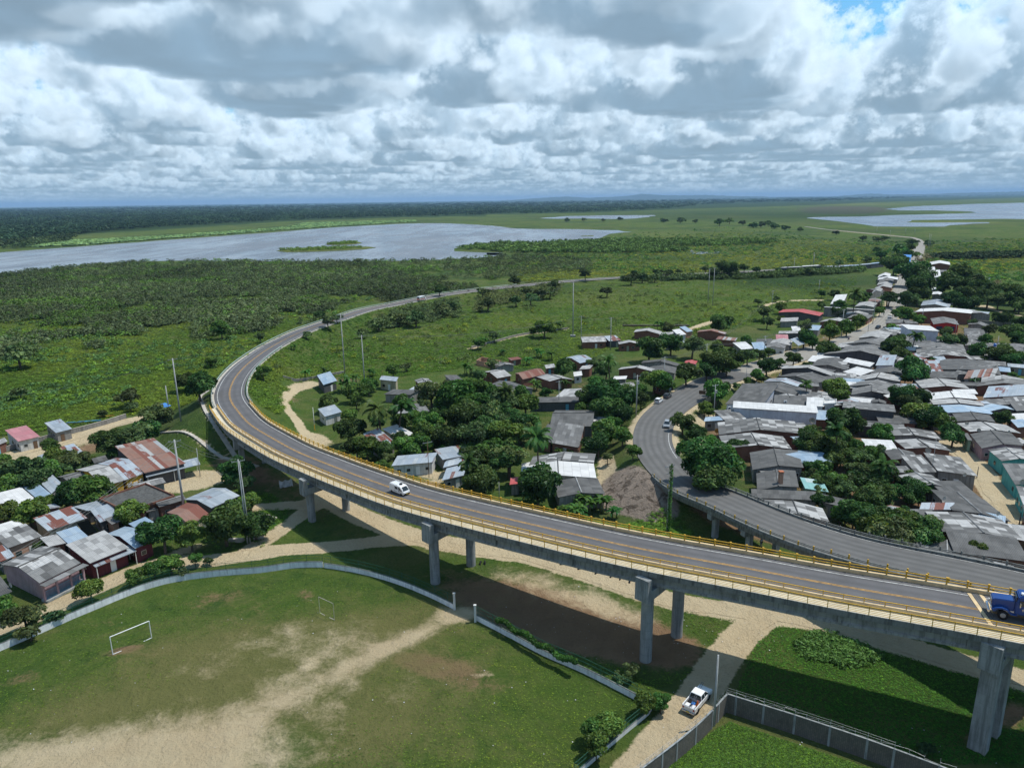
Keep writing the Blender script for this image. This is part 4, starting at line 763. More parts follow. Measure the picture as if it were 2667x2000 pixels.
pl('s1','S',402,500,413,340,words='tall grey power pole',arms=1,r=.2); pl('s2','S',732,1155,745,895,words='grey power pole',arms=1,r=.16); pl('s3','S',1220,1300,1240,1080,words='thin grey pole',arms=0,r=.12); pl('s4','S',1808,1565,1838,1300,words='grey power pole',arms=0,r=.14); pl('s5','S',1575,1620,1587,1440,words='thin grey pole',arms=0,r=.1); pl('s6','S',320,190,333,0,words='tall slim twin power pole',arms=1,r=.22); pl('s7','S',302,180,310,10,words='tall slim twin power pole',arms=1,r=.22)
pl('q1','Q',862,850,876,220,words='thin dark aerial pole',arms=0,r=.06); pl('q2','Q',1532,800,1558,640,words='short dark pole',arms=0,r=.1,mat='dark'); pl('q3','Q',2140,1480,2170,1300,words='dark pole at the lane edge',arms=0,r=.12,mat='dark'); pl('o1','O',1490,860,1505,700,words='thin grey pole',arms=0,r=.1)
for k,(f,a,b,c,d) in enumerate((('G',1420,165,1422,30),('G',1432,165,1434,32),('G',1108,50,1112,0),('G',520,530,522,408),('G',480,290,482,200),('G',1235,35,1237,-15),('G',1310,40,1312,-10),('L',1345,372,1347,328),('L',1605,250,1606,222),('L',1265,400,1266,350))): pl('g%d'%k,f,a,b,c,d,words='distant thin power pole',arms=1,r=.2)
def wire(a,b,sag,words,k=3,sp_=.9):
    a,b=Vector(a),Vector(b); d=(b-a); n=Vector((d.y,-d.x,0)).normalized(); mb=MB()
    for s in range(k):
        o=n*(s-(k-1)/2)*sp_; N_=max(10,int(d.length/6)); mb.poly([tuple(a+d*(t/N_)+o-Vector((0,0,4*sag*(t/N_)*(1-t/N_)))) for t in range(N_+1)],.026,3)
    o=mb.build('power_line',MATS['wire']); m=(a+b)/2; u,v=PX(m.x,m.y,m.z-sag); tag(o,words,'power line','overhead power lines')
wl=Vector(G(-260,1010,8)); wl.z=9
wire(PO['a1'],(G(-100,1042,9)),2.2,'pair of thin cables crossing the green marsh left of the bend',2); wire(PO['a1'],PO['c1'],3.2,'cables spanning the highway bend between two tall poles',3); wire(PO['c1'],PO['c2'],.8,'short cables between the two tall poles behind the huts',3); wire(PO['c2'],PO['w1'],3,'cables from the hut poles to the plinth pole across the meadow',2)
wire(PO['a3'],G(-60,1500,8.2),1.6,'cables crossing above the tin roofs at lower left',3); wire(PO['a3'],PO['a4'],.8,'short cables between the thick pole and the double pole',2); wire(PO['w1'],PO['w3'],3.5,'faint cables across the far meadow to the twin poles',2); wire(PO['e1'],PO['e2'],1.2,'cables above the trees left of the curving street',3); wire(PO['e2'],PO['e3'],1.2,'cables following the curving street uphill',3); wire(PO['e3'],PO['n2'],1.,'cables over the trees beyond the street curve',3); wire(PO['e4'],PO['e5'],1.,'thin cables behind the brick huts at the meadow edge',2); wire(PO['e4'],PO['c2'],3,'long sagging cable across the meadow edge trees',2); wire(PO['r1'],PO['e3'],3,'cables coming in from the lone marsh pole',2); wire(PO['n2'],PO['r2'],1.3,'cables along the village street',3); wire(PO['r2'],PO['r3'],1.3,'cables along the upper village street',3); wire(PO['r3'],PO['r4'],1.,'short cables before the big roadside trees',3)
# the vine on its pole
# ------------------------------------------------------------------ vehicles
def wheels(e,xs,hw,r,w=.24):
    for x in xs:
        for s in (-1,1):
            t=empty('wheel',(x,s*(hw-w/2),r)); t.parent=e
            MB().tube((0,-w/2,0),(0,w/2,0),r,r,20).build('tyre',MATS['tyre'],t,bevel=.02); MB().tube((0,s*(w/2-.02)-.01,0),(0,s*(w/2-.02)+.04,0),r*.58,r*.5,14).build('rim',MATS['steel'],t)
def lights(e,xf,xr,y,zf,zr,w=.3,h=.16):
    for s in (-1,1):
        MB().box((xf,s*y,zf),(.06,w,h)).build('headlight',MATS['lamp_lens'],e,bevel=.01); MB().box((xr,s*y,zr),(.06,w*.7,h*1.4)).build('tail_light',MATS['red_light'],e,bevel=.01)
def car(lab,cat,pos,head,paint,L=4.1,W=1.76,Ht=1.5,grp=None):
    e=empty('car',pos,head,lab,cat,grp); e.scale=(.9,.9,.9); k=L/4.1; m=MATS[paint]
    MB().prism([(-2.02*k,.28),(1.98*k,.28),(2.05*k,.55),(1.95*k,.80),(1.05*k,.98),(-1.95*k,1.02),(-2.05*k,.7)],-W/2,W/2).build('body',m,e,bevel=.07)
    b=[(-1.92*k,-W*.455,.98),(.98*k,-W*.455,.96),(.98*k,W*.455,.96),(-1.92*k,W*.455,.98)]; t=[(-1.6*k,-W*.37,Ht-.04),(.30*k,-W*.37,Ht-.04),(.30*k,W*.37,Ht-.04),(-1.6*k,W*.37,Ht-.04)]
    MB().hexa(b+t).build('windows',MATS['glass'],e); MB().box(((-.66)*k,0,Ht-.01),(1.98*k,W*.77,.07)).build('roof',m,e,bevel=.03)
    mb=MB()
    for s in (-1,1):
        for x0,x1 in ((.98,.30),(-1.92,-1.6)): mb.tube((x0*k,s*W*.458,.98),(x1*k,s*W*.375,Ht),.045,.04,6)
        mb.tube((-.45*k,s*W*.46,.98),(-.55*k,s*W*.378,Ht),.05,.05,6)
    mb.build('pillars',m,e); lights(e,2.0*k,-2.02*k,W*.36,.72,.82); wheels(e,(-1.28*k,1.26*k),W/2,.33); MB().box((2.03*k,0,.48),(.06,W*.7,.18)).build('grille',MATS['dark'],e)
    for s in (-1,1): MB().box((.85*k,s*(W/2+.08),1.02),(.12,.16,.12)).build('mirror',m,e,bevel=.02)
    return e
def onroad(px,P,z=None):
    g=np.array(G(px[0],px[1],z if z is not None else 0));
    for _ in range(4):
        i=nearest(P,g[0],g[1]); g=np.array(G(px[0],px[1],P[i][2]))
    a,b=P[max(i-2,0)],P[min(i+2,len(P)-1)]; return (g[0],g[1],P[i][2]+.03),math.atan2((b-a)[1],(b-a)[0])
p,a=onroad(sp('E',1628,722),SP,3); car('white hatchback on the street beside the yellow-green trees','car',p,a+math.pi,'paint_white',3.9,1.72,1.52)
p,a=onroad(sp('E',1700,682),SP,3); car('dark grey hatchback just ahead of the white one on the street','car',p,a+math.pi,'grey_paint',4.0,1.74,1.54)
p,a=onroad(sp('E',1697,920),SP,3.3); car('silver suv parked at the right edge of the street','car',p,a,'silver_paint',4.3,1.8,1.64)
p,a=onroad(sp('R',1765,640),SP,.6); car('black car on the upper village street','car',p,a,'black_paint',4.6,1.8,1.5)
def van():
    p,a=onroad((1041,1284),HP,10.6); e=empty('white_van',p,a+math.pi,'white delivery van with roof rack and spare wheel on the viaduct','van'); e.scale=(.84,.84,.84); m=MATS['paint_white']
    MB().prism([(-2.3,.32),(2.2,.32),(2.38,.5),(2.38,.85),(2.18,1.10),(1.42,1.88),(1.15,1.97),(-2.2,1.97),(-2.32,1.6),(-2.36,.6)],-.86,.86).build('body',m,e,bevel=.09)
    MB().hexa([(2.16,-.70,1.16),(2.20,-.70,1.16),(2.20,.70,1.16),(2.16,.70,1.16),(1.48,-.62,1.84),(1.52,-.62,1.84),(1.52,.62,1.84),(1.48,.62,1.84)]).build('windscreen',MATS['glass'],e)
    for s in (-1,1):
        y=s*.868
        MB().hexa([(.70,y-.01,1.1),(1.75,y-.01,1.1),(1.75,y+.01,1.1),(.70,y+.01,1.1),(.70,y-.01,1.72),(1.15,y-.01,1.72),(1.15,y+.01,1.72),(.70,y+.01,1.72)]).build('side_window',MATS['glass'],e); MB().box((0,y,1.42),(.95,.02,.58)).build('side_window',MATS['glass'],e)
        MB().box((1.75,s*.98,1.2),(.12,.2,.22)).build('mirror',MATS['black_paint'],e,bevel=.02); MB().box((.9,y+s*.002,.85),(.5,.02,.14)).build('door_marking',MATS['blue_window'],e)
        MB().box((-.3,y+s*.002,.72),(.9,.02,.07)).build('door_marking',MATS['blue_window'],e)
    lights(e,2.33,-2.35,.64,.82,1.1,.36,.2); MB().box((2.38,0,.52),(.12,1.5,.34)).build('bumper',MATS['black_paint'],e,bevel=.04); MB().box((2.45,0,.56),(.02,.42,.16)).build('number_plate',MATS['plate'],e)
    wheels(e,(-1.5,1.55),.86,.34); mb=MB()
    for x in np.linspace(-2.0,.2,7): mb.tube((x,-.7,2.08),(x,.7,2.08),.025,.025,6)
    for y in (-.7,.7): mb.tube((-2.1,y,2.08),(.3,y,2.08),.03,.03,6); mb.tube((-2.0,y,1.95),(-2.0,y,2.1),.03,.03,6); mb.tube((.2,y,1.95),(.2,y,2.1),.03,.03,6)
    mb.build('roof_rack',MATS['paint_white'],e); MB().tube((.45,.1,2.02),(.45,.1,2.22),.34,.34,18).build('spare_wheel',MATS['tyre'],e,bevel=.03)
van()
def pickup():
    p=np.array(G(1816,1833,0)); d=np.array(G(1842,1800,0))-np.array(G(1788,1866,0)); e=empty('pickup_truck',(p[0],p[1],.09),math.atan2(d[1],d[0]),'white double-cab pickup with ladder and tools in its open bed','pickup truck'); e.scale=(.93,.93,.93); m=MATS['paint_white']
    MB().prism([(-.55,.42),(2.55,.42),(2.66,.62),(2.62,.95),(2.45,1.10),(1.35,1.20),(-.55,1.20)],-.90,.90).build('body',m,e,bevel=.08)
    MB().hexa([(-.72,-.84,1.17),(1.42,-.84,1.17),(1.42,.84,1.17),(-.72,.84,1.17),(-.55,-.68,1.76),(.68,-.68,1.76),(.68,.68,1.76),(-.55,.68,1.76)]).build('windows',MATS['glass'],e); MB().box((.06,0,1.79),(1.32,1.40,.09)).build('roof',m,e,bevel=.035)
    mb=MB()
    for s in (-1,1):
        for x0,x1 in ((1.42,.68),(.35,.2),(-.72,-.55)): mb.tube((x0,s*.85,1.17),(x1,s*.69,1.78),.05,.05,6)
    mb.build('pillars',m,e)
    # open bed: floor, two sides, tailgate
    MB().box((-1.66,0,.66),(2.05,1.7,.08)).build('bed_floor',MATS['grey_paint'],e)
    for s in (-1,1): MB().box((-1.62,s*.86,.86),(2.15,.1,.72)).build('bed_side',m,e,bevel=.03)
    MB().box((-2.68,0,.88),(.08,1.8,.62)).build('tailgate',m,e,bevel=.03); MB().box((-2.8,0,.5),(.16,1.7,.16)).build('bumper',MATS['chrome'],e,bevel=.03); MB().box((-2.89,0,.58),(.02,.42,.16)).build('number_plate',MATS['plate'],e); MB().box((2.66,0,.62),(.12,1.6,.26)).build('bumper',MATS['grey_paint'],e,bevel=.04)
    lights(e,2.60,-2.70,.72,.92,.95,.3,.22); wheels(e,(-1.65,1.65),.92,.39,.27)
    mb=MB()
    for y in (-.12,.12): mb.tube((-2.4,y-.25,1.45),(1.9,y+.25,1.95),.035,.035,6)
    for t in np.linspace(0,1,11): mb.tube((-2.4+4.3*t,-.37+.5*t,1.45+.5*t),(-2.4+4.3*t,-.13+.5*t,1.45+.5*t),.025,.025,5)
    w=e.matrix_world; 
    def on(o,lab,cat): 
        o.location=Vector(e.location)+Vector((0,0,0)); o.rotation_euler=e.rotation_euler; o.scale=e.scale; tag(o,lab,cat)
    on(mb.build('ladder',MATS['grey_paint']),'dark ladder lying along the roof and bed of the white pickup','ladder')
    for x,y,sx,sy,sz,mt,lab,nm in ((-2.2,.35,.6,.5,.4,'paint_white','white cooler box at the rear of the pickup bed','cooler_box'),(-2.1,-.35,.7,.45,.28,'cloth_white','flat white box in the pickup bed beside the orange cone','box'),(-1.3,.45,.6,.45,.35,'black_paint','black tool box in the pickup bed behind the cab','tool_box'),(-1.5,-.1,.5,.4,.3,'blue_plastic','blue crate in the middle of the pickup bed','crate')):
        mb=MB(); mb.box((x,y,.71+sz/2),(sx,sy,sz)); mb.box((x,y,.71+sz+.02),(sx+.04,sy+.04,.06)); on(mb.build(nm,MATS[mt],bevel=.02),lab,'box')
    mb=MB(); mb.tube((-1.25,-.55,.72),(-1.25,-.55,1.45),.2,.05,14); mb.box((-1.25,-.55,.73),(.45,.45,.04)); on(mb.build('traffic_cone',MATS['orange']),'bright orange cone standing in the pickup bed','cone')
pickup()
def minibus():
    p,a=onroad((1098,783),HP,2.7); e=empty('minibus',p,a,'white minibus with dark side windows on the far highway','bus'); m=MATS['paint_white']
    MB().prism([(-3.4,.45),(2.3,.45),(3.3,.5),(3.4,1.1),(3.15,1.35),(2.45,1.5),(2.1,2.55),(1.9,2.7),(-3.3,2.7),(-3.45,2.3)],-1.05,1.05).build('body',m,e,bevel=.08)
    for s in (-1,1):
        for x in (-2.4,-1.4,-.4,.6): MB().box((x,s*1.055,2.0),(.75,.02,.65)).build('side_window',MATS['glass'],e)
        MB().box((1.6,s*1.055,1.7),(.6,.02,1.3)).build('side_door',MATS['glass'],e); MB().box((-.6,s*1.058,1.05),(5.2,.02,.5)).build('side_stripe',MATS['cloth_red'],e)
    MB().box((-3.46,0,2.0),(.03,1.5,.7)).build('rear_window',MATS['glass'],e); MB().box((-3.48,0,1.1),(.03,1.9,.7)).build('rear_panel',MATS['orange'],e); lights(e,3.38,-3.46,.8,.95,1.0); MB().box((2.32,0,2.05),(.12,1.8,.8)).build('windscreen',MATS['glass'],e); wheels(e,(-2.1,2.4),1.05,.42)
minibus()
def lorry():
    p,a=onroad((2606,1600),HP,14.3); e=empty('lorry',p,a,'bright blue long-nosed lorry tractor driving on the viaduct','truck'); m=MATS['blue_paint']
    # heading of HP is right to left; front wheel sits at the origin
    MB().prism([(-1.0,1.0),(1.05,1.0),(1.12,1.3),(1.12,2.0),(.95,2.16),(-1.0,2.30)],-.72,.72).build('bonnet',m,e,bevel=.07)
    for s in (-1,1):
        MB().prism([(.98,.85),(1.15,1.0),(.72,1.3),(.2,1.42),(-.35,1.3),(-.75,.9),(-1.3,.85),(-1.3,.75),(-.68,.75),(-.3,1.12),(.15,1.24),(.6,1.14),(.88,.75)],s*.95-.22,s*.95+.22).build('mudguard',m,e,bevel=.03)
        MB().tube((-2.0,s*1.02,.66),(-3.2,s*1.02,.66),.31,.31,16).build('fuel_tank',MATS['chrome'],e,bevel=.03); MB().tube((-3.05,s*.98,1.2),(-3.05,s*.98,3.5),.075,.075,10).build('exhaust_pipe',MATS['chrome'],e)
        MB().box((-1.35,s*1.32,2.2),(.1,.18,.5)).build('mirror',MATS['chrome'],e,bevel=.02); MB().box((1.16,s*.8,1.15),(.1,.28,.28)).build('headlight',MATS['lamp_lens'],e,bevel=.02); MB().box((-2.0,s*.985,1.5),(.7,.02,.28)).build('door_sign',MATS['silver_paint'],e)
        MB().box((-1.75,s*.985,2.25),(.85,.02,.62)).build('side_window',MATS['glass'],e)
    MB().prism([(-3.0,.85),(-1.0,.85),(-1.0,2.2),(-1.22,2.95),(-1.5,3.08),(-2.9,3.08),(-3.0,2.9)],-.97,.97).build('cab',m,e,bevel=.09)
    MB().box((-1.04,0,2.52),(.10,1.6,.62)).build('windscreen',MATS['glass'],e); MB().box((1.16,0,1.55),(.04,.95,.85)).build('grille',MATS['chrome'],e); MB().box((1.32,0,.7),(.22,2.1,.3)).build('bumper',MATS['chrome'],e,bevel=.04)
    MB().box((-1.6,.45,3.2),(.35,.5,.2)).build('roof_unit',MATS['paint_white'],e,bevel=.05); MB().box((-2.3,-.3,3.14),(.5,.4,.1)).build('roof_unit',MATS['paint_white'],e,bevel=.03)
    MB().box((-4.0,0,.85),(5.6,.9,.28)).build('chassis',MATS['dark'],e); wheels(e,(0,-4.6,-5.9),1.18,.52,.32)
lorry()
def boxtruck():
    p,a=onroad(sp('S',280,1075),SP,.6); e=empty('box_truck',p,a,'small delivery truck with square brown box body on the upper street','truck')
    MB().box((-.8,0,1.75),(3.6,2.0,2.1)).build('cargo_box',MATS['conc_pale'],e,bevel=.03); MB().prism([(1.1,.5),(2.7,.5),(2.75,1.2),(2.4,2.1),(1.1,2.15)],-.95,.95).build('cab',MATS['paint_white'],e,bevel=.06); MB().box((2.62,0,1.65),(.1,1.6,.6)).build('windscreen',MATS['glass'],e); wheels(e,(-1.6,1.9),.98,.4); MB().box((.4,0,.6),(4.6,.8,.15)).build('chassis',MATS['dark'],e)
boxtruck()
# ------------------------------------------------------------------ people and motorcycles
def skin_mesh(name,verts,edges,rad,mat,parent,sub=1):
    me=bpy.data.meshes.new(name); me.from_pydata(verts,edges,[]); o=bpy.data.objects.new(name,me); COL.objects.link(o)
    o.modifiers.new('s','SKIN')
    for v,r in zip(me.skin_vertices[0].data,rad): v.radius=(r,r)
    me.skin_vertices[0].data[0].use_root=True; s=o.modifiers.new('u','SUBSURF'); s.levels=sub; s.render_levels=sub
    dg=bpy.context.evaluated_depsgraph_get(); m2=bpy.data.meshes.new_from_object(o.evaluated_get(dg)); o.modifiers.clear(); o.data=m2; m2.materials.clear(); m2.materials.append(MATS[mat]); o.parent=parent; m2.polygons.foreach_set('use_smooth',[True]*len(m2.polygons)); return o
def person(pos,rz,lab,shirt,pants,sit=False):
    e=empty('person',pos,rz,lab,'person'); hz=.95 if not sit else .86
    if sit: V=[(0,0,hz),(0,0,1.15),(.06,0,1.42),(.07,0,1.5),(.1,0,1.62),(-0,.18,1.38),(.22,.24,1.15),(.48,.24,1.08),(0,-.18,1.38),(.22,-.24,1.15),(.48,-.24,1.08),(.02,.1,.84),(.42,.16,.80),(.34,.17,.36),(.44,.17,.33),(.02,-.1,.84),(.42,-.16,.80),(.34,-.17,.36),(.44,-.17,.33)]
    else: V=[(0,0,.95),(0,0,1.2),(0,0,1.44),(0,0,1.52),(.02,0,1.66),(0,.19,1.40),(.02,.24,1.12),(.1,.22,.86),(0,-.19,1.40),(-.02,-.25,1.12),(.02,-.24,.85),(0,.1,.88),(.06,.11,.48),(.1,.11,.07),(.2,.12,.04),(0,-.1,.88),(-.04,-.11,.48),(-.12,-.11,.07),(-.02,-.12,.04)]
    E=[(0,1),(1,2),(2,3),(3,4),(2,5),(5,6),(6,7),(2,8),(8,9),(9,10),(0,11),(11,12),(12,13),(13,14),(0,15),(15,16),(16,17),(17,18)]; Rr=[.14,.13,.13,.055,.1,.065,.045,.035,.065,.045,.035,.095,.065,.04,.035,.095,.065,.04,.035]
    skin_mesh('body',V,E,Rr,'skin',e)
    skin_mesh('shirt',[V[0],V[1],V[2],V[5],V[6],V[8],V[9]],[(0,1),(1,2),(2,3),(3,4),(2,5),(5,6)],[.155,.15,.145,.085,.06,.085,.06],shirt,e); skin_mesh('trousers',[V[0],V[11],V[12],V[13],V[15],V[16],V[17]],[(0,1),(1,2),(2,3),(0,4),(4,5),(5,6)],[.15,.11,.08,.055,.11,.08,.055],pants,e)
    skin_mesh('hair',[(V[4][0]-.02,V[4][1],V[4][2]+.06),(V[4][0]-.02,V[4][1],V[4][2]+.10)],[(0,1)],[.1,.08],'black_paint',e); return e
person(tuple(FG('Z',1982,1424,0)),1.2,'person walking in the shade under the old ramp bridge','cloth_white','cloth_blue'); person(tuple(FG('S',190,1005,.5)),2.,'person standing at the left edge of the upper village street','cloth_blue','dark')
def moto(pos,rz,lab,rl):
    e=empty('motorcycle',pos,rz,lab,'motorcycle')
    for x in (-.62,.62):
        w=empty('wheel',(x,0,.3)); w.parent=e; MB().tube((0,-.05,0),(0,.05,0),.3,.3,16).build('tyre',MATS['tyre'],w); MB().tube((0,-.06,0),(0,.06,0),.14,.14,10).build('rim',MATS['steel'],w)
    MB().prism([(-.7,.72),(-.2,.66),(.0,.45),(.3,.5),(.45,.85),(.1,.92),(-.25,.8),(-.75,.82)],-.13,.13).build('frame',MATS['cloth_red'],e,bevel=.03); MB().tube((.62,0,.3),(.42,0,1.02),.035,.035,6).build('fork',MATS['steel'],e); MB().tube((.4,-.33,1.04),(.4,.33,1.04),.02,.02,6).build('handlebar',MATS['dark'],e)
    person(pos,rz,rl,'cloth_white','cloth_blue',True)
p,a=onroad((1220,760),HP,2.2); moto(p,a,'motorcycle on the far highway ahead of the minibus','rider sitting on the far highway motorcycle')
p,a=onroad(sp('R',1345,805),SP,.8); moto(p,a,'red motorcycle on the village street near the first houses','rider sitting on the village street motorcycle')
# ------------------------------------------------------------------ small things
def tyre_half(px,k,lab):
    g=G(*px,0); mb=MB(); n=20; ring=8; R1,r1=.42,.14
    for i in range(n):
        a0,a1=math.pi*i/n,math.pi*(i+1)/n
        for j in range(ring):
            b0,b1=2*math.pi*j/ring,2*math.pi*(j+1)/ring; f=lambda a,b:((R1+r1*math.cos(b))*math.cos(a),r1*math.sin(b),(R1+r1*math.cos(b))*math.sin(a)-.04)
            mb.face([f(a0,b0),f(a1,b0),f(a1,b1),f(a0,b1)])
    o=mb.build('old_tyre',MATS['tyre'],smooth=True); o.location=(g[0],g[1],0); o.rotation_euler=(0,0,k); LT.append([o,'black half-buried tyre','tyre',px[0],px[1]]); o['group']='half-buried tyres by the dirt road'
for i,(x,y) in enumerate(((680,1170),(825,1207),(965,1242),(1085,1270),(1160,1288),(1235,1312),(5,1162),(40,1160))): tyre_half(sp('F',x,y),.2+.2*i,'')
def boat(f,x,y,L,mat,rz,lab):
    g=FG(f,x,y); mb=MB(); n=14; sec=[]
    for i in range(n+1):
        t=i/n*2-1; w=.42*max(0,(1-t*t))**.6+.02; z=.12*t*t; sec.append([(t*L/2,-w,.45+z),(t*L/2,-w*.55,.06+z),(t*L/2,w*.55,.06+z),(t*L/2,w,.45+z)])
    for a,b in zip(sec[:-1],sec[1:]):
        for i in range(3): mb.face([a[i],b[i],b[i+1],a[i+1]])
    o=mb.build('canoe',MATS[mat]); s=o.modifiers.new('t','SOLIDIFY'); s.thickness=.05; o.location=(g[0],g[1],.05); o.rotation_euler=(0,0,rz); tag(o,lab,'boat')
boat('A',690,700,9.,'sky_paint',.25,'long blue canoe lying on the grass beyond the zinc hut'); boat('A',880,655,4.2,'gold_tank',.1,'small yellow canoe on the marsh edge right of the blue one'); boat('A',600,712,6,'grey_paint',.3,'grey canoe left of the long blue one')
# washing hung under the viaduct
g=FG('M',1040,960,0); mb=MB(); rr=random.Random(4); W=10
for i in range(W):
    for j in range(5):
        P=lambda a,b:(a*.28-1.4,math.sin(a*1.3+b)*.16,1.9-b*.34-.5*abs(math.sin(a*.7))+.35*(a<5)*0)
        mb.face([P(i,j),P(i+1,j),P(i+1,j+1),P(i,j+1)])
o=mb.build('hanging_cloth',MATS['cloth_white'],smooth=True); o.location=g; o.rotation_euler=(0,0,.5); tag(o,'white cloth hung up in the shade under the viaduct','cloth')
def slab(f,x,y,d,rz,lab,nm='concrete_slab',mat='conc_pale'):
    g=FG(f,x,y); rr=random.Random(int(x)); mb=MB(); mb.box((0,0,d[2]/2),d,0,.92,.9); o=mb.build(nm,MATS[mat],bevel=.03); o.location=g; o.rotation_euler=(rr.uniform(-.06,.06),rr.uniform(-.06,.06),rz); tag(o,lab,'slab')
slab('M',790,1310,(2.1,.9,.35),-.4,'pale broken slab on the grass left of the bridge pier, nearer the lane'); slab('M',865,1345,(2.2,1.0,.45),-.35,'pale broken slab on the grass, right of its twin'); slab('M',440,1610,(3.0,1.1,.5),-.2,'long pale rubble slab at the foot of the double pole'); slab('M',710,1575,(1.8,1.2,.7),.2,'grey boulder-like block right of the double pole')
# litter flecks on the grass
def litter():
    rr=random.Random(9); mb=MB(); n=0
    for k in range(260):
        px,py=rr.uniform(0,2667),rr.uniform(1480,2000)
        if k%3==0: px,py=rr.gauss(1680,220),rr.gauss(1640,60)
        if k%7==0: px,py=rr.gauss(760,14),rr.gauss(1045,12)
        if k%11==0: px,py=rr.gauss(545,24),rr.gauss(1238,6)
        g=G(px,py,0); s=rr.uniform(.03,.09); a=rr.uniform(0,3); z=h1(g[0],g[1])+.1
        mb.face([(g[0]+s*math.cos(a+b),g[1]+s*math.sin(a+b),z+rr.uniform(0,.08)) for b in (0,1.4,3.1,4.8)])
    tag(mb.build('litter',MATS['cloth_white']),'small scraps of white litter scattered over the grass','litter',kind='stuff')
litter()
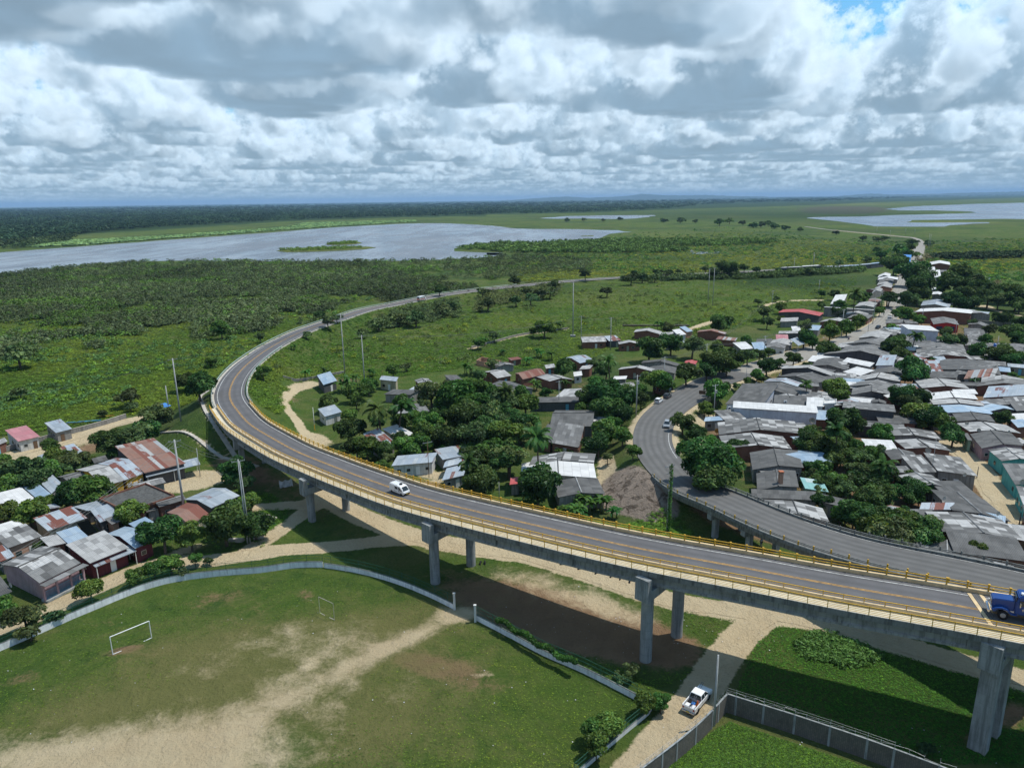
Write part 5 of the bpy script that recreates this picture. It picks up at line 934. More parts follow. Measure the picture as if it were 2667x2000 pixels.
# ------------------------------------------------------------------ houses
ROOFW={'patch':'patchwork grey-roofed','dark':'dark-roofed','fiber':'grey-roofed','light':'pale-roofed','white':'white-roofed','zinc':'silver tin-roofed','zincblue':'bluish tin-roofed','zincrust':'rust-streaked tin-roofed','rust':'rusty-roofed','red':'red-roofed','pink':'pink-roofed','tarp':'blue-tarp-roofed','teal':'pale green-roofed','vine':'vine-covered','slab_dark':'flat-roofed'}
WALLW={'brick':'brick','brick_pale':'orange brick','plaster_grey':'grey','plaster_white':'white-walled','plaster_cream':'cream-walled','plaster_pale':'pale-walled','plaster_yellow':'yellow','plaster_red':'red-walled','plaster_pink':'pink-walled','plaster_teal':'turquoise','plaster_green':'green-walled','plaster_dark':'dark-walled','wall_maroon':'maroon-walled','block':'block','open':'open-sided'}
TREESPOTS=[]
HOUSES=[]
def house(f,x1,y1,x2,y2,x3,y3,ridge='v',roof='fiber',wall='plaster_grey',eh=2.7,words=None,label=None,pitch=None,name='house',cat='house',win=True,door=True,base=0.,over=.35,wallcut=None):
    p1,p2,p3=sp(f,x1,y1),sp(f,x2,y2),sp(f,x3,y3)
    zb=base
    g=G(*p1,eh)
    if not base:
        zb=max(0,min(h1(g[0],g[1])-0.,3.)); 
    z=zb+eh; A,B,D=(np.array(G(*p,z)) for p in (p1,p2,p3))
    u=B-A; v=D-A; lu,lv=np.linalg.norm(u),np.linalg.norm(v)
    if lv<3.: v=v/lv*3.; lv=3.
    C=A+u+v; D=A+v; cen=(A+C)/2; rr=random.Random(int(p1[0]*7+p1[1]*13)); cross=u[0]*v[1]-u[1]*v[0]
    e=empty(name,(cen[0],cen[1],zb)); dist=np.hypot(cen[0],cen[1]); pt=pitch if pitch is not None else {'m':.11,'n':.11,'f':0}.get(ridge,.19)
    def hz(s,t):   # height above eave at parameters along u and v
        if ridge=='v': return pt*lu/2*(1-abs(2*s-1))
        if ridge=='u': return pt*lv/2*(1-abs(2*t-1))
        if ridge=='m': return pt*lv*t
        if ridge=='n': return pt*lv*(1-t)
        if ridge=='w': return pt*lu*s
        return 0.
    P=lambda s,t,dz=0.: (A[0]+u[0]*s+v[0]*t,A[1]+u[1]*s+v[1]*t,z+hz(s,t)+dz)
    mb=MB(); th=.07; cuts={'v':[(0,0,.5,1,1),(.5,0,1,1,1)],'u':[(0,0,1,.5,0),(0,.5,1,1,0)]}.get(ridge,[(0,0,1,1,0)])
    jit=rr.uniform(-.03,.03)
    for s0,t0,s1,t1,k in cuts:
        q=[P(s0,t0),P(s1,t0),P(s1,t1),P(s0,t1)]; 
        if k: uvs=[(t0*lv,s0*lu),(t0*lv,s1*lu),(t1*lv,s1*lu),(t1*lv,s0*lu)]
        else: uvs=[(s0*lu,t0*lv),(s1*lu,t0*lv),(s1*lu,t1*lv),(s0*lu,t1*lv)]
        mb.face(q,uvs); low=[(a,b,c-th) for a,b,c in q]; mb.face(low[::-1],uvs[::-1])
        for i in range(4):
            j=(i+1)%4; mb.face([low[i],low[j],q[j],q[i]],[(0,0),(.3,0),(.3,.05),(0,.05)])
    if ridge=='f':
        pass
    rm='slab_dark' if roof=='slab_dark' else ('leafroof' if roof=='vine' else roof)
    mb.build('roof',MATS.get(rm,MATS['fiber']),e,local=False)
    if ridge in 'uv' and dist<260 and roof in ('patch','dark','fiber','light','white'):
        a,b=(P(.5,-.0,.04),P(.5,1.,.04)) if ridge=='v' else (P(0,.5,.04),P(1,.5,.04)); MB().tube(a,b,.13,.13,6).build('ridge_cap',MATS[rr.choice(['light','fiber','dark'])],e,local=False)
    if ridge=='f':
        mb=MB()
        for a,b in ((0,0),(1,0)),((1,0),(1,1)),((1,1),(0,1)),((0,1),(0,0)):
            pa,pb=np.array(P(*a)),np.array(P(*b)); d=pb-pa; L=np.linalg.norm(d); c=(pa+pb)/2; mb.box((c[0],c[1],c[2]+.15),(L+.18,.18,.42),math.atan2(d[1],d[0]))
        mb.build('parapet',MATS[wall if wall in MATS else 'plaster_grey'],e,local=False)
    # walls
    ou=min(over/lu,.2); ov=min(over/lv,.2); 
    if wall!='open':
        ring=[]; S=[(ou,ov),(1-ou,ov),(1-ou,1-ov),(ou,1-ov)]; mb=MB(); sides=[]
        for (s0,t0),(s1,t1) in zip(S,S[1:]+S[:1]):
            mids=[]
            if ridge=='v' and t0==t1: mids=[(.5,t0)]
            if ridge=='u' and s0==s1: mids=[(s0,.5)]
            top=[(s0,t0)]+mids+[(s1,t1)]; pa,pb=P(s0,t0),P(s1,t1); L=math.hypot(pb[0]-pa[0],pb[1]-pa[1])
            pts=[(pa[0],pa[1],zb-.6),(pb[0],pb[1],zb-.6)]; uv=[(0,-.6),(L,-.6)]
            for k,(s,t) in enumerate(top[::-1]): q=P(s,t,-th-.002); pts.append(q); uv.append((L*(1-k/(len(top)-1)),q[2]-zb))
            mb.face(pts,uv); sides.append((pa,pb,L))
        mb.build('wall',MATS[wall],e,local=False)
        if dist<300 and win:
            for si,(pa,pb,L) in enumerate(sides[:4]):
                if si==2 or L<2.5: continue
                d=np.array([pb[0]-pa[0],pb[1]-pa[1]])/L; n=np.array([d[1],-d[0]])*(1 if cross>0 else -1); an=math.atan2(d[1],d[0])
                slots=[x for x in np.arange(1.2,L-.8,2.1)]; 
                if len(slots)>4: slots=slots[::2]
                for k,x in enumerate(slots[:4]):
                    c=np.array(pa[:2])+d*x
                    if k==(len(slots)//2) and door and si==(0 if lu>4 else 1):
                        MB().box((c[0]+n[0]*.03,c[1]+n[1]*.03,zb+1.0),(.9,.08,2.05),an).build('door',MATS[rr.choice(['wood','paint_white','steel','sky_paint','white_wash'])],e,local=False)
                    elif rr.random()<(.75 if dist<170 else .45):
                        w=MB().box((c[0]+n[0]*.02,c[1]+n[1]*.02,zb+1.45),(.95,.07,.85),an).build('window_frame',MATS[rr.choice(['wood','white_wash','steel'])],e,local=False); w.name='window'
                        MB().box((c[0]+n[0]*.055,c[1]+n[1]*.055,zb+1.45),(.8,.04,.7),an).build('pane',MATS['glass'],w,local=False)
    else:
        k=0
        for s in np.linspace(.03,.97,max(2,int(lu/4.5)+1)):
            for t in (.05,.95):
                q=P(s,t,-th); MB().tube((q[0],q[1],zb-.3),q,.07,.07,8).build('post',MATS['wood'] if roof!='zinc' else MATS['white_wash'],e,local=False)
    if not label:
        w=words or '%s %s house'%(ROOFW.get(roof,''),WALLW.get(wall,''))
        LT.append([e,w.strip(),cat]+list(((p1[0]+p2[0]+p3[0]+p2[0]+p3[0]-p1[0])/4,(p1[1]+p2[1]+p3[1]+p2[1]+p3[1]-p1[1])/4)))
    else: tag(e,label,cat)
    HOUSES.append((cen[0],cen[1],max(lu,lv)/2,e)); return e
leafmat('leafroof',(.05,.11,.02),.1,.1)
Hs=house
# lower left group
Hs('B',325,690,665,522,5,535,'u','patch','plaster_pink',3.3,label='patchwork grey-roofed house with blue railings at its front, lower left',win=False)
Hs('B',740,527,1062,397,545,400,'m','light','wall_maroon',3.2,label='patchwork pale-roofed maroon house with a columned front porch',pitch=.07)
pe=Hs('B',785,560,1125,425,742,528,'m','zinc','open',2.5,words='low tin porch roof on white columns',cat='porch',name='porch',label='tin porch roof on white columns before the maroon house',pitch=.1)
Hs('B',1112,405,1270,335,872,287,'u','zincblue','wall_maroon',3.,label='bluish tin-roofed maroon house with a leafy tree at its right end'); Hs('B',65,402,345,302,-60,322,'m','patch','brick_pale',3.2,label='striped grey-roofed orange brick house behind the blue-railed house')
Hs('V',0,1200,410,1075,-170,1110,'m','white','plaster_cream',3.); Hs('V',690,1120,1260,930,480,985,'m','zincrust','plaster_cream',2.8,label='long half-rusted tin-roofed cream block house beside the vine-covered hut'); Hs('V',1270,830,1610,745,1050,800,'m','zinc','plaster_dark',2.7); Hs('V',1440,1000,1725,890,1305,865,'m','zinc','plaster_dark',2.8); Hs('V',1610,1027,1740,980,1530,980,'m','fiber','brick_pale',2.6,words='tiny grey-roofed orange brick shed')
Hs('V',1232,1182,1402,1132,1112,1048,'m','vine','brick',2.5,label='small hut whose roof is buried under a green vine'); Hs('V',1000,1322,1300,1222,812,1187,'m','zincblue','plaster_grey',2.8); Hs('V',705,1347,965,1290,575,1250,'m','light','brick',2.8); Hs('V',0,1562,212,1482,-130,1422,'m','zincrust','plaster_dark',2.7)
Hs('V',0,850,560,700,-230,690,'m','white','wall_maroon',3.,label='wide white-roofed house at the far left beyond the rusty tin roofs'); Hs('V',560,682,742,592,340,542,'m','zincblue','plaster_grey',3.); Hs('V',742,582,902,442,602,482,'m','zinc','plaster_grey',3.); Hs('V',992,415,1330,325,822,342,'u','fiber','plaster_grey',3.); 
Hs('V',1490,478,1800,388,1090,240,'u','light','plaster_yellow',3.3,win=False,label='long pale-roofed hall with a yellow end beside the big dark tree')
y2=Hs('V',1800,388,2085,285,1400,153,'u','zincrust','plaster_yellow',3.3,win=False,door=False,label='bright yellow building with two chequered vent blocks and a pale door')
Hs('A',1190,1112,1530,1030,950,930,'m','rust','plaster_dark',3.6,label='largest rusty striped tin roof in the lower left group',pitch=.06,win=False); Hs('A',1202,1147,1650,1040,1185,1100,'m','zinc','open',2.7,words='low tin verandah roof',name='verandah',cat='verandah',label='tin verandah roof along the front of the largest rusty roof')
Hs('A',1050,1440,1435,1305,820,1330,'f','slab_dark','brick',3.4,label='unfinished house with flat black concrete slab roof and brick walls',win=True); Hs('A',1740,1400,1975,1297,1510,1330,'u','zinc','plaster_dark',3.,label='silver tin gable shed between the bare yard and the double pole'); Hs('A',1560,1540,1727,1450,1370,1437,'u','rust','plaster_cream',2.8,label='rusty gable-roofed house behind the thick power pole'); Hs('A',1190,1612,1330,1552,1060,1552,'m','zincblue','plaster_grey',2.6); Hs('A',1205,1435,1290,1410,1195,1385,'m','dark','plaster_grey',2.4)
Hs('A',150,852,330,810,45,790,'m','pink','plaster_white',3.,label='pink and rust tin-roofed hut at the far left marsh edge'); Hs('A',460,782,595,747,370,727,'m','zinc','plaster_grey',2.8,label='grey tin hut between the pink-roofed hut and the canoes'); Hs('A',592,987,705,955,500,925,'m','zincrust','plaster_red',2.5); Hs('A',332,1012,430,975,305,985,'m','zinc','plaster_dark',2.4,words='small tin-roofed shed'); Hs('A',1290,592,1410,557,1240,577,'m','tarp','open',2.6,words='bright blue tarpaulin shelter',name='shelter',cat='shelter',label='bright blue tarpaulin shelter beside the plain concrete stub pole'); Hs('A',775,1032,890,1002,760,1012,'m','dark','plaster_grey',2.3)
Hs('B',0,802,100,757,-90,702,'m','dark','plaster_teal',2.8,label='dark-roofed turquoise house cut by the left edge of the view'); Hs('A',-60,900,62,850,-80,880,'m','light','brick',2.6,words='unfinished brick frame hut')
# middle group
Hs('D',620,427,760,387,562,382,'m','zinc','plaster_white',2.8,label='white hut with tin roof standing alone by the yellow-footed pole'); Hs('D',608,166,720,131,556,112,'m','zincblue','plaster_dark',3.,label='dark hut with light blue tin roof beside the banana plants'); Hs('D',1067,122,1207,137,1088,98,'m','zinc','plaster_cream',3.4,base=.01,label='small beige cube-shaped hut with thin tin roof'); Hs('D',1070,692,1200,637,935,602,'m','zincrust','plaster_grey',2.8,label='silver tin roof with rust strips under the two coconut palms'); Hs('D',1232,607,1357,567,1090,552,'m','white','plaster_cream',2.9,label='bright white-roofed house right of the two coconut palms')
Hs('D',1167,832,1507,802,1217,767,'m','zinc','plaster_white',2.9,label='long tin-roofed whitewashed house just beyond the viaduct railing'); Hs('D',1590,782,1822,737,1520,717,'m','zinc','plaster_grey',2.8); Hs('D',1592,847,1780,802,1622,787,'u','zinc','plaster_grey',2.7); Hs('D',1582,952,1790,902,1622,872,'m','zinc','plaster_grey',2.7); Hs('D',1600,740,1835,700,1560,700,'m','zincrust','plaster_grey',2.9)
Hs('E',490,1372,1117,1342,502,1222,'v','white','plaster_cream',3.3,label='large white-fronted gable roof just beyond the viaduct, right of centre',pitch=.13); Hs('E',560,1235,1095,1212,595,1165,'v','patch','plaster_grey',3.6,words='patchwork grey-roofed house',pitch=.12); Hs('E',800,1502,1187,1472,760,1372,'v','dark','plaster_grey',3.1,label='dark gable roof between the white-fronted roof and the banana grove',pitch=.13)
Hs('E',742,1052,972,1092,802,922,'m','fiber','brick',2.9); Hs('E',640,1030,745,1050,715,930,'m','dark','brick',2.8); Hs('E',732,917,1087,917,777,785,'u','dark','plaster_dark',3.,label='wide dark roof right of the big coconut palm'); Hs('E',592,722,1030,714,642,690,'m','dark','plaster_dark',2.8); Hs('E',772,682,970,672,852,632,'m','light','brick',2.9); Hs('E',430,642,602,607,232,577,'v','dark','plaster_grey',2.8); Hs('E',300,522,420,500,177,470,'u','light','brick',2.9); Hs('E',512,532,700,487,442,482,'u','rust','brick',2.8,label='rusty red tin roof in the middle of the wooded quarter')
Hs('E',732,547,927,532,622,510,'v','light','brick',2.9); Hs('E',982,399,1102,372,837,357,'u','zinc','brick',3.); Hs('E',702,442,780,430,690,422,'m','light','brick',2.6); Hs('E',972,452,1065,442,1000,430,'m','light','brick',3.); Hs('E',932,507,1002,497,925,482,'m','white','plaster_white',2.6); Hs('E',1292,450,1597,470,1322,432,'v','light','brick',3.); Hs('E',1482,397,1802,427,1502,378,'v','dark','plaster_grey',3.); Hs('E',1532,472,1762,482,1562,425,'v','dark','plaster_grey',2.8); Hs('E',1252,532,1362,527,1262,514,'m','white','plaster_grey',2.7); Hs('E',1292,612,1442,587,1252,577,'u','light','plaster_grey',2.8); Hs('E',1832,402,1932,407,1852,376,'v','red','plaster_grey',2.8,label='small red tin roof half hidden behind trees left of the street')
Hs('E',1002,227,1202,220,987,198,'m','light','brick',2.9); Hs('E',1222,217,1322,210,1132,177,'u','zincrust','plaster_dark',2.8); Hs('E',1302,242,1482,240,1292,224,'v','light','brick',2.9); Hs('E',1422,142,1642,160,1442,120,'v','light','brick',3.); Hs('E',1632,170,1742,162,1652,155,'m','light','plaster_grey',2.7); Hs('E',1792,170,1857,160,1737,141,'m','white','plaster_white',2.8); Hs('E',1862,142,1912,134,1797,116,'m','zincblue','brick_pale',2.9); Hs('E',1940,142,2172,160,1962,128,'v','rust','brick',3.1,label='red-brown brick house with rusty roof at the meadow edge'); Hs('E',2100,200,2260,215,2120,185,'m','rust','brick',2.6); Hs('E',402,1397,487,1387,407,1368,'m','red','plaster_grey',2.6,label='small red roof beside the street lamp beyond the viaduct'); Hs('E',977,917,1082,924,987,894,'m','zincblue','open',2.6,words='small tin canopy',name='canopy',cat='canopy'); Hs('E',1180,885,1290,895,1190,872,'m','zincblue','plaster_grey',2.6)
Hs('D',1102,242,1322,247,1182,214,'m','dark','plaster_grey',2.7); Hs('D',1272,227,1442,207,1382,182,'m','zinc','plaster_grey',2.7); Hs('D',1692,162,1800,160,1602,110,'m','dark','plaster_grey',2.7); Hs('D',1222,402,1482,382,1182,352,'m','fiber','plaster_grey',2.7); Hs('D',2130,420,2230,400,2100,400,'m','zinc','plaster_white',2.8)
# right village
Hs('N',380,1002,1612,1082,386,922,'m','white','plaster_pale',4.6,label='very long pale blue-grey warehouse wall with tin roof',win=False,pitch=.05); Hs('N',1437,977,1692,988,1442,872,'m','white','plaster_white',4.2,label='dazzling white square roof behind the long pale warehouse',win=False,pitch=.05); Hs('N',1692,962,1862,952,1702,903,'f','white','plaster_white',4.4,label='white box-shaped two-storey house right of the dazzling white roof')
Hs('N',270,952,832,947,520,747,'m','dark','plaster_pale',3.1); Hs('N',962,957,1432,977,977,857,'m','dark','plaster_grey',3.); Hs('N',532,737,1242,837,722,652,'v','dark','plaster_grey',3.); Hs('N',822,632,1312,702,902,585,'v','zinc','plaster_grey',3.,label='tin roof with one bright red strip near the street bend'); Hs('N',905,665,1180,702,950,622,'m','red','plaster_grey',3.2,label='red strip roof set into the tin roof near the street bend') if 0 else None
Hs('N',1002,557,1582,652,1242,505,'v','dark','plaster_grey',3.); Hs('N',1070,442,1852,562,1112,402,'v','light','plaster_dark',3.4,label='long pale ridge roof with dark gable wall beside the street'); Hs('N',1502,402,2002,462,1622,292,'v','dark','plaster_grey',3.)
Hs('R',1252,1112,1652,1192,1322,1078,'m','white','plaster_grey',3.6); Hs('R',1082,1152,1312,1162,1112,1126,'m','light','plaster_cream',3.4); Hs('R',1132,1202,1292,1237,1202,1168,'v','fiber','plaster_grey',2.9); Hs('R',982,1007,2042,1090,1042,958,'v','fiber','plaster_dark',3.3,label='very long low grey roof with dark wall crossing the village'); Hs('R',1222,957,1962,1037,1332,890,'v','fiber','plaster_grey',3.); Hs('R',1292,862,1882,902,1502,800,'v','fiber','plaster_grey',2.9); Hs('R',1482,777,1872,792,1602,690,'v','light','plaster_grey',3.); Hs('R',1172,922,1402,892,1202,878,'m','light','plaster_grey',2.8); Hs('R',1732,1172,1987,1167,1792,1075,'m','zinc','plaster_pale',3.,label='pale tin roof with pinkish edge in the village centre')
Hs('R',1642,1312,2112,1302,1702,1230,'v','dark','plaster_grey',3.); Hs('R',1402,1402,2082,1402,1462,1330,'v','light','plaster_grey',3.); Hs('R',1292,1472,1972,1532,1432,1402,'v','fiber','plaster_grey',3.); Hs('R',1382,1592,1952,1592,1402,1502,'v','fiber','plaster_dark',3.); Hs('G',712,1497,1152,1537,727,1400,'n','fiber','plaster_dark',3.,label='wide plain grey roof right of the white box house'); Hs('R',860,1610,1130,1640,900,1560,'m','light','plaster_grey',2.7); Hs('R',560,1540,760,1590,620,1500,'m','fiber','brick_pale',2.7); Hs('R',820,1410,990,1420,870,1370,'m','light','plaster_grey',2.6)
Hs('T',400,287,1572,272,380,110,'v','patch','brick',3.3,label='wide patchwork roof with brick gable in front of the pale warehouse',pitch=.12); Hs('T',480,482,1452,492,400,302,'v','patch','brick',3.3,label='white-edged patchwork roof with brick gable, second before the pale warehouse',pitch=.12); Hs('T',480,484,1452,494,455,385,'v','white','brick',3.38,words='x',pitch=.12) if 0 else None
Hs('T',882,792,1622,762,842,542,'v','dark','plaster_grey',3.2,pitch=.13); Hs('T',952,1087,1552,1042,937,842,'v','dark','plaster_grey',3.2,label='dark roof carrying a tall orange brick chimney',pitch=.13); Hs('T',872,1192,1822,1232,862,1092,'m','dark','plaster_grey',2.9); Hs('T',1822,1242,2202,1332,1842,1152,'m','dark','plaster_grey',2.9); Hs('T',1102,1402,1992,1542,1042,1217,'v','patch','brick',3.,label='black and white patchwork roof beside the ramp bridge',pitch=.12); Hs('T',1642,1062,1982,1112,1562,932,'m','teal','plaster_green',2.8,label='pale green tin roof half under the dark trees'); Hs('T',182,97,482,77,202,52,'m','zincblue','plaster_grey',2.8)
Hs('Q',232,192,1022,247,152,80,'v','patch','plaster_grey',3.,pitch=.12); Hs('Q',502,377,1172,412,342,252,'v','patch','brick',3.1,label='dark roof with big pale sheets above a red brick gable',pitch=.13); Hs('Q',642,717,962,714,420,522,'m','patch','plaster_grey',3.1); Hs('Q',962,717,1542,797,762,432,'n','patch','plaster_grey',3.1,label='most patched grey and white roof beside the sandy lane',pitch=.03); Hs('Q',1182,1262,2032,1432,862,962,'v','dark','plaster_grey',3.1,label='broad dark gable roof along the sandy lane',pitch=.1); Hs('Q',702,1257,1187,1254,732,1176,'m','zincrust','plaster_grey',3.0,label='pale tin sheet roof with rust spots left of the broad dark roof')
Hs('U',1042,464,2232,602,782,172,'v','patch','brick',3.3,label='biggest dark patchwork roof with long brick gable at lower right',pitch=.1); Hs('U',562,287,942,292,512,167,'m','fiber','plaster_grey',2.8); Hs('U',1202,757,2302,902,1067,457,'m','dark','brick',3.4,label='black sloping roof with brick side wall close to the ramp bridge',pitch=.05); Hs('U',1502,952,2252,1102,1402,872,'v','patch','plaster_grey',3.2,pitch=.1); Hs('U',112,202,492,207,102,132,'v','rust','plaster_grey',2.7,label='small rusty roof behind the trees right of the ramp')
Hs('Q',1602,372,2212,332,1432,167,'v','dark','plaster_pink',3.2,label='dark gable roof with pink porch across the sandy lane',pitch=.13); Hs('Q',1892,557,2402,542,1692,392,'v','patch','plaster_teal',3.3,pitch=.12); Hs('Q',2082,892,2502,902,1882,652,'m','fiber','plaster_teal',3.1,label='grey roof over a turquoise wall beside the sandy lane'); Hs('Q',1432,132,2172,157,1242,12,'v','light','brick',3.2,pitch=.12); Hs('Q',1402,252,1470,262,1332,172,'m','fiber','plaster_green',3.)
Hs('Q',2200,1180,2500,1240,2080,960,'m','patch','plaster_teal',3.); Hs('Q',2240,1420,2600,1500,2180,1230,'m','dark','brick',3.)
Hs('O',742,832,1427,842,627,717,'v','light','brick',3.2,label='pale patchwork roof with orange brick gable in the eastern rows',pitch=.12); Hs('O',852,1002,1552,997,802,907,'v','white','brick',3.1,pitch=.1); Hs('O',1222,922,1552,917,1172,872,'m','white','brick',3.3,label='short bright white roof strip over a brick wall, eastern rows'); Hs('O',902,1067,1652,1092,857,1002,'v','light','brick',3.1,pitch=.1); Hs('O',1112,1187,1812,1217,942,1082,'v','zincblue','plaster_grey',3.1,label='gable roof with a shining light blue tin front edge',pitch=.1); Hs('O',1252,1312,1802,1322,1172,1192,'v','dark','plaster_grey',3.,pitch=.12)
Hs('O',702,402,1462,392,632,332,'v','patch','brick',3.1,pitch=.12); Hs('O',662,322,1382,322,652,192,'v','fiber','plaster_grey',3.,pitch=.12); Hs('O',962,477,1127,470,892,412,'m','zinc','plaster_grey',2.9); Hs('O',1002,562,1882,642,1002,412,'v','dark','plaster_grey',3.2,label='largest dark roof of the eastern rows, long ridge line',pitch=.1); Hs('O',1172,642,1702,612,1312,562,'m','fiber','plaster_grey',2.9); Hs('O',1342,702,1792,662,1402,622,'m','rust','plaster_grey',3.); Hs('O',1592,742,2212,762,1602,682,'v','light','brick',3.); Hs('O',1522,807,2302,802,1602,737,'v','fiber','brick',3.1,pitch=.12); Hs('O',1622,972,2302,932,1692,862,'m','zinc','brick',3.2); Hs('O',1952,1037,2302,1022,1902,987,'m','patch','brick',3.); Hs('O',2102,1162,2352,1152,1982,1062,'m','fiber','plaster_dark',3.); Hs('O',2042,1312,2302,1302,1962,1232,'m','white','brick',3.1); Hs('O',2122,1402,2302,1382,2012,1322,'m','zincblue','brick',3.); Hs('O',832,682,1242,687,882,622,'m','dark','plaster_grey',2.9); Hs('O',862,602,1062,607,762,482,'m','zincrust','plaster_grey',2.8); Hs('O',1970,262,2352,272,1882,212,'v','fiber','plaster_grey',3.); Hs('O',1722,347,2212,342,1722,282,'m','fiber','plaster_grey',2.9); Hs('O',1422,192,1622,182,1372,82,'m','fiber','plaster_cream',2.9); Hs('O',1340,22,1660,22,1350,0,'m','dark','plaster_white',2.6)
Hs('S',545,1202,997,1232,430,1142,'m','white','plaster_pale',6.2,label='tall whitewashed two-storey building with small windows, white roof',pitch=.04); Hs('S',907,1132,1282,1142,862,1047,'v','fiber','plaster_red',3.6,label='bright red shop with two dark blue shutters',win=False,door=False); Hs('S',642,952,1452,977,722,905,'v','white','brick',5.4,label='long brick hall with narrow white roof edge',win=False,pitch=.08); Hs('S',1452,972,1742,997,1352,940,'v','light','plaster_grey',5.,label='pale-roofed grey hall joined to the right of the long brick hall'); Hs('S',722,862,1142,892,762,790,'v','zinc','plaster_grey',3.6); Hs('S',882,702,1052,720,892,665,'v','white','plaster_grey',4.); Hs('S',882,637,952,632,862,600,'m','white','plaster_grey',3.); Hs('S',852,277,1152,277,852,237,'v','white','brick',5.,label='tall dark brick house with white roof strip, far up the village')
for q in ((782,357,937,360,772,332),(852,402,937,404,832,380),(922,457,1017,442,902,410)): Hs('S',*q,'m','white','plaster_grey',3.)
for q in ((102,492,392,490,122,462),(112,542,332,522,132,490),(92,567,312,562,112,537),(42,642,302,607,72,602),(102,462,282,442,122,425),(2,702,152,662,42,650),(132,432,272,417,142,410)): Hs('S',*q,'v',random.choice(['fiber','light','white','patch']),random.choice(['brick','plaster_grey']),3.)
Hs('R',1622,252,1802,267,1642,210,'v','rust','brick',2.9); Hs('R',1432,322,1702,332,1502,265,'v','light','plaster_grey',3.); Hs('R',1082,287,1262,277,1152,215,'m','white','plaster_grey',3.,label='white-roofed shed at the end of the curved marsh footpath'); Hs('R',982,352,1702,397,1002,325,'n','white','plaster_grey',4.,label='long white-topped grey hall above the street'); Hs('R',1282,442,1622,442,1332,395,'v','light','plaster_grey',3.); Hs('R',1312,492,1622,502,1402,440,'v','fiber','brick',3.); Hs('R',327,407,927,460,402,365,'v','red','plaster_dark',3.4,label='grey house with bright red gable roof near the marsh',pitch=.12); Hs('R',357,542,612,532,372,510,'m','light','plaster_grey',2.9); Hs('R',922,547,1322,557,1002,510,'v','light','brick',2.9); Hs('R',747,657,912,667,792,615,'m','zincblue','plaster_grey',2.8,label='sky-blue tin roof left of the upper street'); Hs('R',542,692,667,687,512,640,'m','white','plaster_grey',2.8); Hs('R',332,712,672,707,342,690,'m','light','plaster_dark',2.7); Hs('R',302,822,482,824,292,760,'m','pink','plaster_pink',2.9,label='pink striped tin roof left of the street'); Hs('R',192,872,502,882,252,800,'v','light','plaster_grey',2.9); Hs('R',142,912,422,932,182,850,'v','fiber','plaster_white',3.,label='grey-roofed white house with orange end wall facing the street'); Hs('R',2,962,182,952,-60,882,'m','zincblue','plaster_white',2.9); Hs('R',622,887,722,857,502,825,'m','zinc','open',2.9,words='tin kiosk roof',name='kiosk',cat='kiosk',label='open kiosk with silver tin roof on red posts by the street'); Hs('R',0,870,230,860,20,820,'m','dark','brick',2.6)
Hs('N',502,167,692,152,372,102,'m','white','plaster_grey',2.9); Hs('S',217,1112,462,1114,232,1080,'m','fiber','brick',2.9); Hs('S',442,1077,562,1067,422,1058,'m','zincblue','plaster_grey',2.8); Hs('S',502,1117,692,1124,472,1087,'m','fiber','plaster_grey',2.8); Hs('S',432,237,572,247,452,190,'m','tarp','plaster_grey',3.,label='light blue roof where the highway meets the village'); Hs('S',1362,1290,1660,1300,1340,1225,'m','dark','plaster_white',2.8)
for q,r in (((205,315,380,308,230,303),'white'),((380,308,540,298,390,292),'white'),((540,305,700,310,560,292),'zinc'),((700,308,850,300,710,290),'zincblue'),((850,300,950,292,860,278),'zinc'),((950,292,1060,280,960,268),'zincblue')): Hs('G',*q,'n',r,'plaster_dark',2.3,pitch=.05)
for q in ((1380,1350,1650,1400,1420,1300),(1700,1480,2000,1500,1720,1430),(1400,1130,1700,1180,1440,1100)): Hs('S',*q,'v','fiber','plaster_grey',2.9)
# extra parts that single buildings out
def onwall(e,p,size,an,mat,nm='panel'): return MB().box(p,size,an).build(nm,MATS[mat],e,local=False)
def checker():
    t=NT('checker'); c=t.n('TexChecker'); t.l(t.pos(),c.inputs['Vector']); c.inputs['Scale'].default_value=4.5; c.inputs['Color1'].default_value=(.05,.03,.02,1); c.inputs['Color2'].default_value=(.75,.72,.65,1); t.fin(c.outputs[0],.8,.2)
checker()
A=np.array(FG('V',1800,388,3.3)); B=np.array(FG('V',2085,285,3.3)); d=(B-A); L=np.linalg.norm(d); d/=L; n=np.array([d[1],-d[0],0]); an=math.atan2(d[1],d[0]); y=A+n*-.35
for t,w,hh,z,m,nm in ((.24,1.1,.9,1.75,'checker','vent_block'),(.78,1.0,.9,1.75,'checker','vent_block'),(.52,.95,2.0,1.0,'white_wash','door')):
    c=A+d*L*t-n*.33; onwall(y2,(c[0],c[1],z),(w,.1,hh),an,m,nm)
for f,a,b,ln,z in (('S',990,1178,1.,1.6),('S',1160,1185,1.,1.6)):
    pass
hs_=[h for h in HOUSES if h[3].get('label','').startswith('bright red shop')][0][3]
A=np.array(FG('S',907,1132,3.6)); B=np.array(FG('S',1282,1142,3.6)); d=B-A; L=np.linalg.norm(d); d/=L; n=np.array([d[1],-d[0],0]); an=math.atan2(d[1],d[0])
for t in (.25,.72): c=A+d*L*t-n*.33; onwall(hs_,(c[0],c[1],1.7),(L*.25,.12,2.0),an,'blue_window','shutter')
